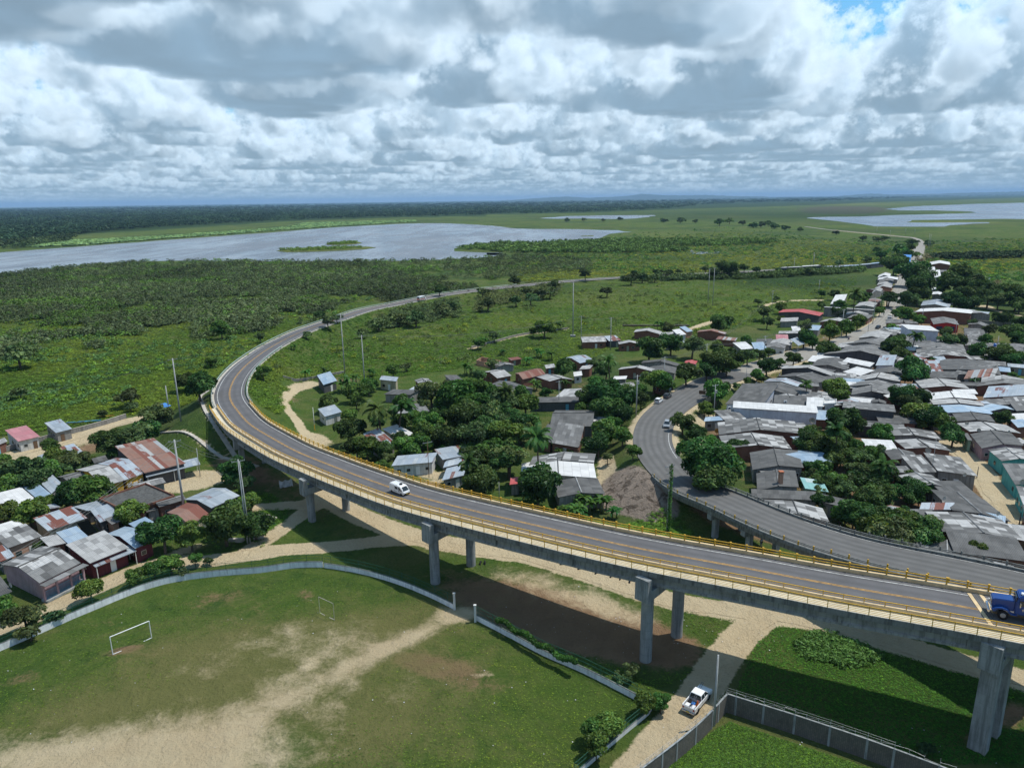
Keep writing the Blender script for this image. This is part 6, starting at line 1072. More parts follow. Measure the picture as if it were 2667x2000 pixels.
# blue railings of the lower-left house, porch floor
A=np.array(FG('B',325,690,3.3)); B=np.array(FG('B',665,522,3.3)); d=B-A; L=np.linalg.norm(d); d/=L; n=np.array([d[1],-d[0],0]); e=HOUSES[0][3]; q0=A+n*.4; mb=MB()
for t in np.arange(.3,L,.14): c=q0+d*t; mb.tube((c[0],c[1],.35),(c[0],c[1],1.7),.012,.012,4)
for z in (.4,1.65): mb.tube((q0[0],q0[1],z),tuple((q0+d*L)[:2])+(z,),.03,.03,5)
mb.build('railing',MATS['sky_paint'],e,local=False)
for t in (.02,.33,.66,.98): c=q0+d*L*t; MB().box((c[0],c[1],1.5),(.28,.28,3.0),math.atan2(d[1],d[0])).build('porch_column',MATS['plaster_pink'],e,local=False)
c=q0+d*L*.5-n*.1; MB().box((c[0],c[1],.1),(L,1.4,.5),math.atan2(d[1],d[0])).build('porch_floor',MATS['concrete'],e,local=False)
q1=A+n*.9; c=q1+d*L*.5; MB().box((c[0],c[1],3.1),(L+.4,1.4,.08),math.atan2(d[1],d[0])).build('porch_roof',MATS['fiber'],e,local=False)
# chimney
g=FG('T',1285,975,3.9); ch=empty('chimney_stack',(g[0],g[1],3.3),0,'tall orange brick chimney shaft rising from the dark roof','chimney'); MB().box((0,0,1.3),(.75,.75,3.2)).build('shaft',MATS['brick_pale'],ch); MB().box((0,0,2.95),(.95,.95,.2)).build('cap',MATS['clay_tile'],ch)
# roof-top things
def dish(f,x,y,z,s=.9):
    g=FG(f,x,y,z); e=empty('satellite_dish',tuple(g)); rr=random.Random(int(x+y)); mb=MB(); n=14; az=rr.uniform(-.8,.6)
    for k in range(3):
        r0,r1=k/3*s/2,(k+1)/3*s/2
        for i in range(n):
            a,b=2*math.pi*i/n,2*math.pi*(i+1)/n; F=lambda r,t:(r*math.cos(t),-.0-.35*r*r/s,r*math.sin(t)+.5)
            mb.face([F(r0,a),F(r1,a),F(r1,b),F(r0,b)] if k else [F(0,a),F(r1,a),F(r1,b)])
    o=mb.build('reflector',MATS['conc_pale'],e,smooth=True); MB().tube((0,0,0),(0,.05,.5),.03,.03,6).build('mast',MATS['steel'],e); MB().tube((0,-.02,.28),(0,-.42,.5),.015,.015,5).build('arm',MATS['steel'],e); e.rotation_euler=(0,0,az); u=sp(f,x,y); LT.append([e,'small satellite dish','dish',u[0],u[1]])
for a in (('N',1050,545,3.2),('N',720,675,3.4),('N',1520,1215,3.,1.6),('Q',830,430,2.6,1.3),('Q',1350,785,3.),('Q',1045,1140,3.4,1.3),('Q',1830,1345,3.6),('O',905,945,3.5),('O',1385,1365,3.5),('O',1560,1465,3.5),('O',1985,1490,3.7),('Q',2180,890,3.2,1.3),('T',1745,115,3.2,1.3),('B',95,725,3.),('O',380,490,3.2),('O',945,262,3.5)): dish(*a)
def tank(f,x,y,z,mat,lab):
    g=FG(f,x,y,z); e=empty('water_tank',tuple(g),0,lab,'tank'); MB().tube((0,0,0),(0,0,1.15),.52,.5,16).build('drum',MATS[mat],e,smooth=False); MB().tube((0,0,1.15),(0,0,1.3),.5,.28,16).build('lid',MATS[mat],e)
tank('R',1210,1400,2.2,'blue_plastic','blue water tank beside the pale shed in the village'); tank('S',297,1320,3.,'tank_black','black water tank beside the white palm-side roof'); tank('O',1790,240,3.,'blue_plastic','dark blue tank beside the light tin edge, eastern side'); tank('V',1960,30,0.,'tank_black','black tank by the yellow building') if 0 else None
g=FG('N',150,1390,1.2); e=empty('round_sign',tuple(g),0,'round golden-yellow disc sign at the left end of the brick rows','sign'); MB().tube((0,.03,1.0),(0,-.03,1.0),.62,.62,20).build('disc',MATS['gold_tank'],e); MB().tube((0,.06,-1.2),(0,.06,1.0),.04,.04,6).build('post',MATS['steel'],e)
g=FG('E',1985,690,2.8); e=empty('road_sign',tuple(g),-.4,'brown rectangular road sign beside the round tree at the street','sign'); MB().box((0,0,1.9),(1.9,.06,1.1)).build('board',MATS['wood'],e)
for s in (-.6,.6): MB().tube((s,.06,-.2),(s,.06,2.2),.04,.04,6).build('post',MATS['steel'],e)
for x,y in ((300,1020),(1105,930)): 
    g=FG('N',x+30,y,3.3); e=empty('air_conditioner',tuple(g)); MB().box((0,0,.3),(.8,.35,.55)).build('casing',MATS['paint_white'],e,bevel=.02); MB().tube((0,-.18,.3),(0,-.2,.3),.2,.2,12).build('fan_grille',MATS['dark'],e); u=sp('N',x,y); LT.append([e,'small white air conditioner box','air conditioner',u[0],u[1]])
# unfinished roofless house
A,B,D=(np.array(FG('E',*q,1.9)) for q in ((130,372),(345,420),(175,345))); u=B-A; v=D-A; e=empty('unfinished_house',tuple(A*np.array([1,1,0])),0,'roofless pink brick shell of an unfinished house in the meadow','house')
for P0,P1 in ((A,A+u),(A+u,A+u+v),(A+v,A+u+v),(A,A+v),(A+u*.35,A+u*.35+v),(A+u*.7,A+u*.7+v)):
    d=P1-P0; L=np.linalg.norm(d); an=math.atan2(d[1],d[0])
    for a,b,z0,z1 in ((0,.3,0,1.9),(.3,.45,0,.7),(.3,.45,1.6,1.9),(.45,.75,0,1.9),(.88,1.,0,1.9)):
        c=P0+d*(a+b)/2; MB().box((c[0],c[1],(z0+z1)/2),(L*(b-a),.15,z1-z0),an).build('wall',MATS['brick_pale'],e,local=False)
# low garden and boundary walls
def lowwall(f,pts,h,mat,lab):
    P=smooth_path([tuple(FG(f,x,y)) for x,y in pts],2.); N=normals(P); P[:,2]=hgt(P[:,0],P[:,1]); e=empty('low_wall',tuple(P[0]),0,lab,'wall'); sweep(P,N,[(-.09,-.4),(-.09,h),(.09,h),(.09,-.4)]).build('wall',MATS[mat],e,local=False); sweep(P,N,[(-.13,h),(-.13,h+.08),(.13,h+.08),(.13,h)]).build('coping',MATS['conc_pale'],e,local=False)
lowwall('A',[(-40,965),(0,950),(300,865),(600,785),(800,738),(1040,660)],1.3,'plaster_grey','long low grey wall between the marsh huts and the sandy track'); lowwall('C',[(755,950),(1000,910),(1180,875),(1250,862)],.9,'plaster_grey','low pale wall behind the blue-roofed hut'); lowwall('W',[(-40,828),(170,775),(400,715),(800,662)],.8,'plaster_grey','thin low wall crossing the meadow to the plinth pole'); lowwall('S',[(1540,1150),(1780,1165)],2.4,'plaster_grey','grey boundary wall right of the red shop, nearer piece'); lowwall('S',[(1785,1150),(2030,1172)],2.6,'plaster_grey','grey boundary wall right of the red shop, middle piece'); lowwall('S',[(2050,1160),(2300,1165)],2.4,'plaster_white','pale boundary wall at the right edge beyond the round trees'); lowwall('W',[(1280,640),(1500,640),(1860,640)],.9,'wood','low dark fence at the meadow edge beyond the brick huts')
LKP=[(np.array([G(a,b,0)[:2] for a,b in lake])).tolist()]
def clear(X,Y,road=6.,trk=.4,water=True):
    ok=np.ones(len(X),bool)
    d,_,_=seg_dist(X,Y,HP[HA-4::6]); ok&=d>road
    d,_,w=seg_dist(X,Y,SP[:SA+4:4],SHW[:SA+4:4]); ok&=d>w+1.6
    for P,w,n in TP: d,_,_=seg_dist(X,Y,P[::3]); ok&=d>w+trk
    for P in PATHC: d,_,_=seg_dist(X,Y,P[::3]); ok&=d>1.
    if water: ok&=~inpoly(X,Y,LKP[0])
    for hx,hy,hr,_e in HOUSES: ok&=np.hypot(X-hx,Y-hy)>hr*.75+.8
    return ok
# ------------------------------------------------------------------ foliage
def quads_on(rs,C,Rd,n,size,flat_=1.,tilt=.6,low=-.35,up=.45):
    """n leaf quads scattered on the skins of spheres C (k,3) radii Rd"""
    k=rs.choice(len(C),n,p=(Rd**2)/np.sum(Rd**2)); d=rs.normal(size=(n,3)); d/=np.linalg.norm(d,axis=1)[:,None]; d[:,2]=np.where(d[:,2]<low,-d[:,2]*.6,d[:,2]); rad=Rd[k]*(1-.35*rs.rand(n)**2)
    p=C[k]+d*rad[:,None]*np.array([1,1,flat_]); nm=d+rs.normal(size=(n,3))*tilt; nm[:,2]+=up; nm/=np.linalg.norm(nm,axis=1)[:,None]
    a=np.cross(nm,rs.normal(size=(n,3))); a/=np.linalg.norm(a,axis=1)[:,None]; b=np.cross(nm,a); s=size*(.6+.8*rs.rand(n))[:,None]
    V=np.stack([p-a*s,p-b*s*.55+nm*s*.12,p+a*s,p+b*s*.55+nm*s*.12],1).reshape(-1,3); Q=np.arange(4*n).reshape(n,4); return V,Q,p,k
def setcol(me,c):
    at=me.color_attributes.new('col','FLOAT_COLOR','POINT'); a=np.ones((len(c),4),np.float32); a[:,:3]=c; at.data.foreach_set('color',a.ravel())
def tint(rs,n,k=None,var=.3,yel=.15,nk=1):
    b=1+var*rs.normal(size=n)*.6; kb=(1+.28*rs.normal(size=nk))[k] if k is not None else 1.; y=np.clip(rs.normal(size=n)*yel,-.2,.5); b=np.clip(b*kb,.35,2.); return np.stack([b*(1+y),b*(1+y*.35),b*(1-y*.5)],1)
def crown(name,mat,seed,n=2600,nl=11,spread=1.,flat_=.8,leaf=.2,sph=.48,var=.3,yel=.12):
    rs=np.random.RandomState(seed); C=rs.normal(size=(nl,3)); C/=np.linalg.norm(C,axis=1)[:,None]; C*= (.35+.4*rs.rand(nl))[:,None]; C[:,2]=C[:,2]*.75*flat_; C*=spread; Rd=sph*(.65+.6*rs.rand(nl)); C=np.vstack([C,[[0,0,0]]]); Rd=np.append(Rd,.55)
    V,Q,p,k=quads_on(rs,C,Rd,n,leaf/1.,flat_); me=bpy.data.meshes.new(name); fastmesh(me,V,Q); c=tint(rs,n,k,var,yel,len(C)); setcol(me,np.repeat(c,4,0)); me.materials.append(MATS[mat]); return me
def trunk(name,seed,h0=-1.6,r=.07,br=6):
    rr=random.Random(seed); mb=MB(); top=(rr.uniform(-.1,.1),rr.uniform(-.1,.1),-.35); mb.tube((0,0,h0-.4),top,r*1.3,r*.8,8)
    for i in range(br):
        a=2*math.pi*i/br+rr.uniform(-.4,.4); q=(math.cos(a)*.55,math.sin(a)*.55,rr.uniform(-.05,.45)); m=tuple((t+s)/2+(0,0,.06)[j] for j,(t,s) in enumerate(zip(top,q))); mb.tube(top,m,r*.6,r*.4,6); mb.tube(m,q,r*.4,r*.15,5)
    o=mb.build(name,MATS['bark'],smooth=True); me=o.data; bpy.data.objects.remove(o); return me
TM={}
TM['m']=[(crown('crown','leaf_mango',i,5600,[14,18,22,12][i-1],1.1,[.9,.8,1.,.85][i-1],.080,[.44,.38,.34,.48][i-1],.32,.2),trunk('trunk',i)) for i in (1,2,3,4)]
TM['l']=[(crown('crown','leaf_lush',i+10,3800,14,1.12,.85,.10,.42,.35,.2),trunk('trunk',i+10)) for i in (1,2,3)]
TM['o']=[(crown('crown','leaf_olive',i+20,2800,16,1.15,.85,.085,.34,.3,.15),trunk('trunk',i+20,br=8)) for i in (1,2)]
TM['s']=[(crown('crown','leaf_olive',i+30,900,9,1.,.7,.16,.45),trunk('trunk',i+30,-.9)) for i in (1,2)]
TM['d']=[(crown('crown','leaf_dry',41,420,12,1.1,.8,.10,.4),trunk('trunk',41,br=12))]
TM['f']=[(crown('crown','leaf_lush',51,500,9,1.,.8,.14),trunk('trunk',51)),(crown('crown','leaf_mango',52,600,9,1.,.8,.14),trunk('trunk',52))]
def frond(mb,L,w,droop,az,el0,mi,n=9,leafl=.85,sp_=26,rr=random):
    pts=[];el=el0;p=Vector((0,0,0)); st=L/n
    for i in range(n+1):
        pts.append(p.copy()); d=Vector((math.cos(az)*math.cos(el),math.sin(az)*math.cos(el),math.sin(el))); p=p+d*st; el-=droop*(i+1)/n
    mb.m=mi; side=Vector((-math.sin(az),math.cos(az),0))
    for k in range(sp_):
        t=(k+.8)/sp_; i=min(int(t*n),n-1); f=t*n-i; q=pts[i].lerp(pts[i+1],f); tg=(pts[i+1]-pts[i]).normalized(); ll=leafl*math.sin(math.pi*(.12+.83*t))**.7
        for s in (-1,1):
            dd=(side*s*.85+tg*.55+Vector((0,0,-.45-.2*rr.random()))).normalized()*ll; wv=tg*(.085*L/3.2+.03); mb.face([q-wv,q+wv,q+dd+wv*.3,q+dd-wv*.3])
    return pts
def palm(seed,hh,nf=24,L=3.5):
    rr=random.Random(seed); lean=(rr.uniform(-.8,.8),rr.uniform(-.5,.5)); mb=MB()
    for i in range(8):
        a,b=i/8,(i+1)/8; F=lambda t:(lean[0]*t*t,lean[1]*t*t,-.3+(hh+.3)*t); mb.tube(F(a),F(b),.19-.07*a,.19-.07*b,8,False)
    o=mb.build('trunk',MATS['bark'],smooth=True); tm=o.data; bpy.data.objects.remove(o); mb=MB(); top=Vector((lean[0],lean[1],hh))
    for i in range(nf):
        frond(mb,L*rr.uniform(.85,1.1),.5,rr.uniform(.28,.42),2*math.pi*i/nf*2.4+rr.uniform(-.2,.2),rr.uniform(-.35,1.15),0,rr=rr)
    mb.v=[(a+top.x,b+top.y,c+top.z) for a,b,c in mb.v]; o=mb.build('fronds',MATS['leaf_palm']); cm=o.data; rs=np.random.RandomState(seed); n=len(cm.vertices); setcol(cm,np.repeat(tint(rs,n//4+1,None,.25,.2),4,0)[:n]); bpy.data.objects.remove(o); return cm,tm
PM=[palm(1,8.),palm(2,6.5),palm(3,9.5)]
def banana(seed):
    rr=random.Random(seed); mb=MB(); st=MB()
    for s in range(4):
        bx,by=rr.uniform(-1.1,1.1),rr.uniform(-1.1,1.1); h=rr.uniform(1.6,2.6); st.tube((bx,by,-.3),(bx,by,h),.13,.09,7)
        for k in range(8):
            az=k*2.4+rr.uniform(-.3,.3); el=rr.uniform(.5,1.35); L=rr.uniform(1.7,2.5); p=Vector((bx,by,h-.1)); n=6; w0=.30; sd=Vector((-math.sin(az),math.cos(az),0)); prev=None
            for i in range(n+1):
                t=i/n; w=w0*math.sin(math.pi*min(.98,.12+.86*t))**.6*1.1; z=Vector((0,0,-.10*w)); cur=(p-sd*w+z,p.copy(),p+sd*w+z)
                if prev: 
                    mb.face([prev[0],cur[0],cur[1],prev[1]]); mb.face([prev[1],cur[1],cur[2],prev[2]])
                prev=cur; p=p+Vector((math.cos(az)*math.cos(el),math.sin(az)*math.cos(el),math.sin(el)))*L/n; el-=.33
    o=mb.build('leaves',MATS['leaf_banana']); cm=o.data; rs=np.random.RandomState(seed); n=len(cm.vertices); setcol(cm,np.repeat(tint(rs,n//8+1,None,.3,.2),8,0)[:n]); bpy.data.objects.remove(o); o=st.build('stem',MATS['banana_stem'],smooth=True); tm=o.data; bpy.data.objects.remove(o); return cm,tm
BM=[banana(1),banana(2),banana(3)]
TW={'m':('dark round mango tree','tree','mango_tree'),'l':('bright green leafy tree','tree','leafy_tree'),'o':('open olive-green tree','tree','airy_tree'),'s':('low olive bush','bush','bush'),'p':('tall coconut palm','palm','coconut_palm'),'b':('clump of banana plants','banana plant','banana_plant'),'d':('pale half-bare tree','tree','bare_tree'),'f':('distant dark tree','tree','broad_tree')}
TN=[0]; TPOS=[]
def tree(f,x,y,r,k):
    px,py=sp(f,x,y); rp=r/FR[f][2]*((1.0 if f in 'RS' else 1.1) if k in 'mlo' else (.7 if k=='f' else 1.05)); TN[0]+=1; rr=random.Random(TN[0]*7+int(x)); zc=2.5; g=None
    for _ in range(5):
        g=np.array(G(px,py,zc)); D=math.sqrt(g[0]**2+g[1]**2+(H-zc)**2); Rw=rp*D/FP; gz=h1(g[0],g[1]); zc=gz+(Rw*(.9 if k in 'sb' else (.75 if k=='f' else .95))+(.55 if k in 'mlo' else .1)) if k not in 'pb' else (gz+(Rw*2.3 if k=='p' else 2.2))
    if k in 'mlo' and math.hypot(g[0],g[1])>700: k='f'
    if k=='m' and rr.random()<.28: k=rr.choice('olo')
    if k=='s' and math.hypot(g[0],g[1])>600: zc=gz+Rw*.55
    w,cat,nm=TW[k]; e=empty(nm,(g[0],g[1],gz),rr.uniform(0,6.28))
    if k in TM:
        c,t=TM[k][rr.randrange(len(TM[k]))]; s=max(Rw,.4); hz=(zc-gz)/s
        co=addobj('crown',c,e); co.location=(0,0,hz); co.scale=(1,1,rr.uniform(.85,1.05)); to=addobj('trunk',t,e); th=hz/1.6; to.location=(0,0,hz) if abs(th-1)<.01 else (0,0,hz-0.); to.scale=(1,1,max(.6,(hz+.25)/1.6)); to.location=(0,0,hz+.35*(to.scale[2]-1)); e.scale=(s,s,s)
    elif k=='p':
        c,t=PM[rr.randrange(3)]; s=Rw/3.1; addobj('fronds',c,e); addobj('trunk',t,e); e.scale=(s,s,s); hh={0:8.,1:6.5,2:9.5}[[a[0] for a in PM].index(c)]; q=np.array(G(px,py,gz+hh*s)); e.location=(q[0],q[1],gz)
    else:
        c,t=BM[rr.randrange(3)]; s=max(.6,Rw/2.6); addobj('leaves',c,e); addobj('stem',t,e); e.scale=(s,s,s)
    e['group']={'m':'mango trees','l':'bright green leafy trees','o':'open olive-green trees','s':'low olive bushes','p':'coconut palms','b':'banana clumps','d':'pale half-bare trees','f':'distant trees'}[k]
    if k in 'mlo': w={'m':['dark round mango tree','dense dark green tree'],'l':['bright green leafy tree','light green bushy tree'],'o':['open olive-green tree','loose grey-green tree']}[k][rr.randrange(2)]
    if k in 'mlo' and rp>52: w='large '+w
    elif k in 'mlo' and rp<20: w='small '+w
    LT.append([e,w,cat,px,py])
TD={
'A':'1640,380,120,m 1515,350,75,m 1740,190,42,m 1280,640,115,o 1080,800,120,m 900,840,120,m 1200,760,100,m 980,900,50,l 420,885,62,l 470,985,85,l 600,1010,90,o 430,1090,80,l 915,950,42,l 200,1080,120,o 80,1100,110,o 300,1160,110,o 20,1010,50,l 100,1215,90,l 20,1290,80,s 700,1235,130,m 835,1235,105,m 570,1280,115,m 380,1350,72,l 1090,1425,105,l 70,1430,85,m 235,1440,110,l 1920,1085,110,m 2010,1185,70,o 2060,1345,80,l 1550,1010,30,s 520,1080,70,o 640,1060,60,o 1060,480,90,s 1075,560,50,s 850,615,40,s 160,440,60,s 150,130,110,s 240,1250,70,m 740,1010,40,l',
'B':'735,740,85,m 210,945,112,m 1110,630,72,l 1262,575,72,l 1400,515,80,l 1600,480,50,l 30,880,80,l 1330,265,145,m 1565,290,105,l 1850,190,165,m 2095,205,115,m 450,955,65,s 330,380,45,l 240,1080,80,s 1720,500,40,s 1500,590,50,s',
'C':'240,490,75,l 555,560,42,m 1045,377,42,m 2040,168,50,m 945,565,40,s 1120,490,62,o 1540,450,72,s 1700,400,82,s 1840,400,85,s 2050,330,75,s 2150,300,62,s 1400,525,50,s 1200,470,50,s 1080,845,62,b 940,860,60,b 580,850,62,l 840,640,40,b 150,760,45,s 1250,960,95,b 1110,1090,76,m 1310,1020,70,l 1400,1000,70,l 1350,1090,60,l 1290,1310,120,m 1300,1200,60,l 1275,1460,60,s 1440,1450,110,l 1560,1490,90,m 1700,1390,62,m 1730,1440,90,l 1600,1560,60,m 1460,940,60,l 1540,1135,135,p 1692,1140,130,p 1480,840,50,b 1650,830,60,l 1760,800,50,s 1330,900,60,b',
'D':'1700,235,150,l 1850,205,125,l 1500,230,120,o 1420,330,62,o 1480,470,110,l 1600,560,80,l 1450,560,110,l 1750,420,160,m 1900,400,150,m 2050,330,140,m 1650,600,120,m 1850,570,150,m 2100,550,140,m 2000,700,110,m 1915,745,110,m 2130,770,140,m 1900,950,130,m 1820,1010,95,m 1420,640,85,l 1110,700,80,m 1330,705,80,m 880,675,90,m 1090,830,60,l 2110,200,80,p 1800,860,100,p 2090,660,50,p 1750,640,70,b 980,180,60,l 1050,470,60,m 1240,470,80,l 1350,440,70,l 1560,420,80,m 1250,300,70,l 1620,320,90,l 1960,520,120,m 1380,760,60,b 1600,690,50,l 1310,640,60,m 2060,470,110,m 1980,250,90,l',
'E':'690,100,78,m 595,135,36,l 280,170,50,o 190,210,50,b 140,225,50,l 820,90,60,b 650,310,60,b 740,330,60,b 550,370,50,b 350,290,42,b 245,405,60,o 850,430,92,m 1230,370,80,p 1190,450,82,m 1100,400,62,m 1560,270,112,m 1730,230,92,m 1900,250,100,m 1640,95,60,b 1700,110,60,m 2130,60,90,m 1590,530,115,l 1690,560,80,l 1865,470,100,m 2090,380,120,m 2170,330,90,m 2030,450,80,m 1180,640,150,m 1060,680,110,m 1290,700,150,m 1370,650,100,m 1100,570,82,l 1200,770,120,m 1000,770,60,l 620,570,70,b 860,560,60,b 360,640,80,p 150,500,62,o 70,450,80,b 100,620,100,l 180,700,100,l 530,730,110,l 500,640,70,l 640,1000,128,p 1200,960,120,l 1130,1050,110,m 1330,990,80,l 1260,900,70,l 1420,1110,60,l 400,1180,140,m 180,1150,120,m 160,1380,150,m 60,1200,90,p 640,1390,185,m 1000,1540,110,b 1180,1530,110,b 1100,1480,95,b 940,1600,90,b 500,960,90,m 1210,1170,45,o 810,1090,50,b 2100,640,105,m 1830,880,88,m 1950,970,100,m 2050,1060,70,l 2010,770,60,l 2000,1190,185,m 2170,1230,165,m 2080,1290,170,m 2190,420,80,m 300,830,130,m 450,880,110,m 130,850,120,m 80,1000,120,m 350,1010,110,m 600,860,70,l 330,730,90,l 40,740,110,l 230,950,110,m 920,1100,40,b 1330,820,90,m 700,640,50,l 1480,700,70,m 1470,620,60,l 980,1590,60,b 1260,1590,70,b 840,1560,70,b',
'N':'1740,150,130,m 1250,320,110,m 1060,350,62,l 880,430,145,m 730,560,90,l 590,630,60,l 430,700,60,o 180,760,150,m 900,190,70,l 760,230,100,m 600,260,120,m 400,300,130,m 200,330,150,m 60,400,120,m 1450,380,60,m 150,130,100,l 590,50,90,l 1460,660,90,p 1880,700,155,l 1900,820,125,l 1960,1180,220,m 2120,1250,150,m 1900,1330,150,p 1500,1440,200,m 1400,1560,140,m 1700,1560,190,m 450,1560,130,m 80,1480,90,l 30,1060,80,l 960,790,70,o 1330,700,60,o 800,580,60,o 1540,1320,90,m 280,1440,60,l',
'R':'120,400,120,m 370,330,90,l 170,540,92,o 370,500,62,l 730,590,112,m 720,760,150,m 830,820,110,m 1080,680,130,l 1080,590,90,l 1320,620,120,l 1480,540,112,l 1200,400,105,m 1790,380,72,l 1920,200,120,m 1440,130,100,p 1500,200,90,m 1580,160,80,m 960,130,62,m 960,300,60,m 1230,290,80,l 2150,430,130,m 2170,200,110,o 2060,830,90,m 2000,910,150,m 1950,640,90,b 2090,1000,120,m 1190,920,20,s 640,1480,70,b 50,250,60,o 300,210,50,s 1130,140,80,o',
'S':'160,130,90,m 430,60,120,m 560,30,80,m 350,260,150,m 600,380,190,m 760,430,170,m 680,600,190,m 550,780,145,o 700,690,150,m 260,740,120,m 1350,450,215,m 1280,560,150,m 1050,500,80,l 1050,580,100,m 1200,750,140,m 1320,840,120,m 1460,820,120,m 1600,600,150,m 1700,720,145,o 1950,660,150,m 2100,750,150,m 1780,560,100,d 2150,850,100,m 1920,1040,115,m 1700,1200,100,m 1100,1240,90,m 1100,1360,130,m 1270,1370,110,m 1540,1510,130,m 1660,1360,95,l 2080,1240,150,m 2150,1330,120,m 2170,1100,100,m 1890,1540,155,m 2100,1590,120,m 1480,1110,70,o 700,1070,90,l 620,1290,115,p 370,1420,140,m 420,1340,90,m 250,1230,80,b 720,200,70,d 660,130,70,o 820,150,60,d 100,60,60,m 480,200,80,m 540,120,80,m 1500,560,120,m 1430,680,120,m 1850,780,120,m 1330,680,110,o 1000,640,60,l',
'O':'640,570,185,m 500,700,75,l 450,930,165,m 650,950,150,m 560,1040,130,o 700,1170,165,l 900,1250,165,m 1050,1330,140,m 1190,1490,145,m 750,1350,80,l 1900,1260,100,m 1480,720,90,b 900,450,60,l 2050,420,110,m 1640,430,60,l 150,1500,120,m 1120,1200,60,l 600,420,70,m 2060,650,50,l 1180,1440,60,m',
'Q':'150,150,150,m 150,600,165,p 80,850,190,m 250,1000,150,m 580,780,90,l 600,950,150,m 800,950,105,l 450,850,90,m 250,1400,190,m 400,1550,190,m 850,1480,155,m 30,1300,120,m 560,1080,100,m 700,1090,80,l 60,400,120,o 230,330,90,o 350,450,80,m 100,1150,120,m 600,1500,110,m 130,1560,150,m',
'U':'1550,740,135,l 1850,780,115,l 700,600,90,m 60,560,80,m',
'T':'1640,1010,80,l 1700,1450,80,l 2140,1400,110,l 1960,1000,120,m 2080,920,130,m 1900,800,150,m 1700,750,100,m 2100,600,150,m 1480,760,60,o 1800,500,110,m 1950,450,130,m 950,1290,55,s 1080,1310,50,s 1850,1640,60,s 2100,1160,90,m 1800,900,90,m 1650,850,70,o',
'H':'1150,960,100,m 1040,980,60,l 1250,1100,105,m 1380,1120,120,m 1500,1080,90,m 1600,1100,95,m 1210,590,60,l 1180,870,80,m 1280,860,90,m 1300,720,70,m 1350,1010,80,m',
'J':'1360,1090,85,l 1490,1090,70,l 1250,830,60,o 1060,1290,105,l 920,1330,90,l 960,1440,100,l 1180,910,60,s 1340,1160,45,l 1130,870,40,s',
'I':'1400,1480,60,s 430,1240,40,s',
'W':'340,235,46,m 955,178,52,m 1380,170,28,m 1600,165,40,s 1660,160,42,s 1770,155,30,s 1140,330,58,s 2150,120,60,m 2080,160,50,m 2210,130,70,m 680,270,60,s 1700,165,30,s 1350,210,70,s 1450,200,60,s 1560,205,50,s 440,320,60,s 560,340,70,s 640,330,70,s 480,390,70,s 350,400,70,s 100,430,80,s 60,330,60,s',
'L':'960,202,30,f 1000,197,26,f 1055,200,15,s 730,190,15,s 800,188,20,s 860,194,12,s 550,184,12,s 330,188,14,s 400,188,12,s 480,190,10,s 1100,207,20,s 1130,205,20,s 1160,208,24,f 1185,210,20,s 1230,218,18,s 1290,226,14,s 1440,241,14,s 1550,270,22,f 1610,264,18,s 1640,261,15,s 1625,340,30,f 1565,348,20,s 1500,362,26,f 1450,360,20,s 1740,288,24,f 1730,310,22,f 1735,330,20,s 1760,275,16,s 1820,282,18,s 1010,385,40,f 960,392,30,f 1060,392,34,f 1110,400,28,f 900,395,20,s 700,408,16,s 605,410,14,s 1250,400,24,f 1330,402,20,s 1200,395,16,s 1700,300,18,s 1380,375,18,s 1660,360,30,f 1690,345,26,f 720,408,14,s 750,406,14,s'}
rg=random.Random(77)
for poly,n,r0,r1,kk in (([(2100,1130),(2200,1110),(2290,1200),(2370,1290),(2380,1400),(2280,1420),(2170,1370),(2120,1260)],34,16,30,'mmmo'),([(1080,1090),(1100,1010),(1180,1000),(1290,1060),(1300,1180),(1250,1230),(1170,1180)],32,15,26,'mmllo')):
    P_=np.array(poly); k_=0
    while k_<n:
        a,b=rg.uniform(*P_[:,0][[P_[:,0].argmin(),P_[:,0].argmax()]]),rg.uniform(P_[:,1].min(),P_[:,1].max())
        if inpoly(np.array([a]),np.array([b]),poly)[0]: TD['Z']=TD.get('Z','')+' %d,%d,%d,%s'%(a,b,rg.uniform(r0,r1),rg.choice(kk)); k_+=1
for f,s in TD.items():
    for q in s.split():
        a,b,c,k=q.split(','); tree(f,float(a),float(b),float(c),k)
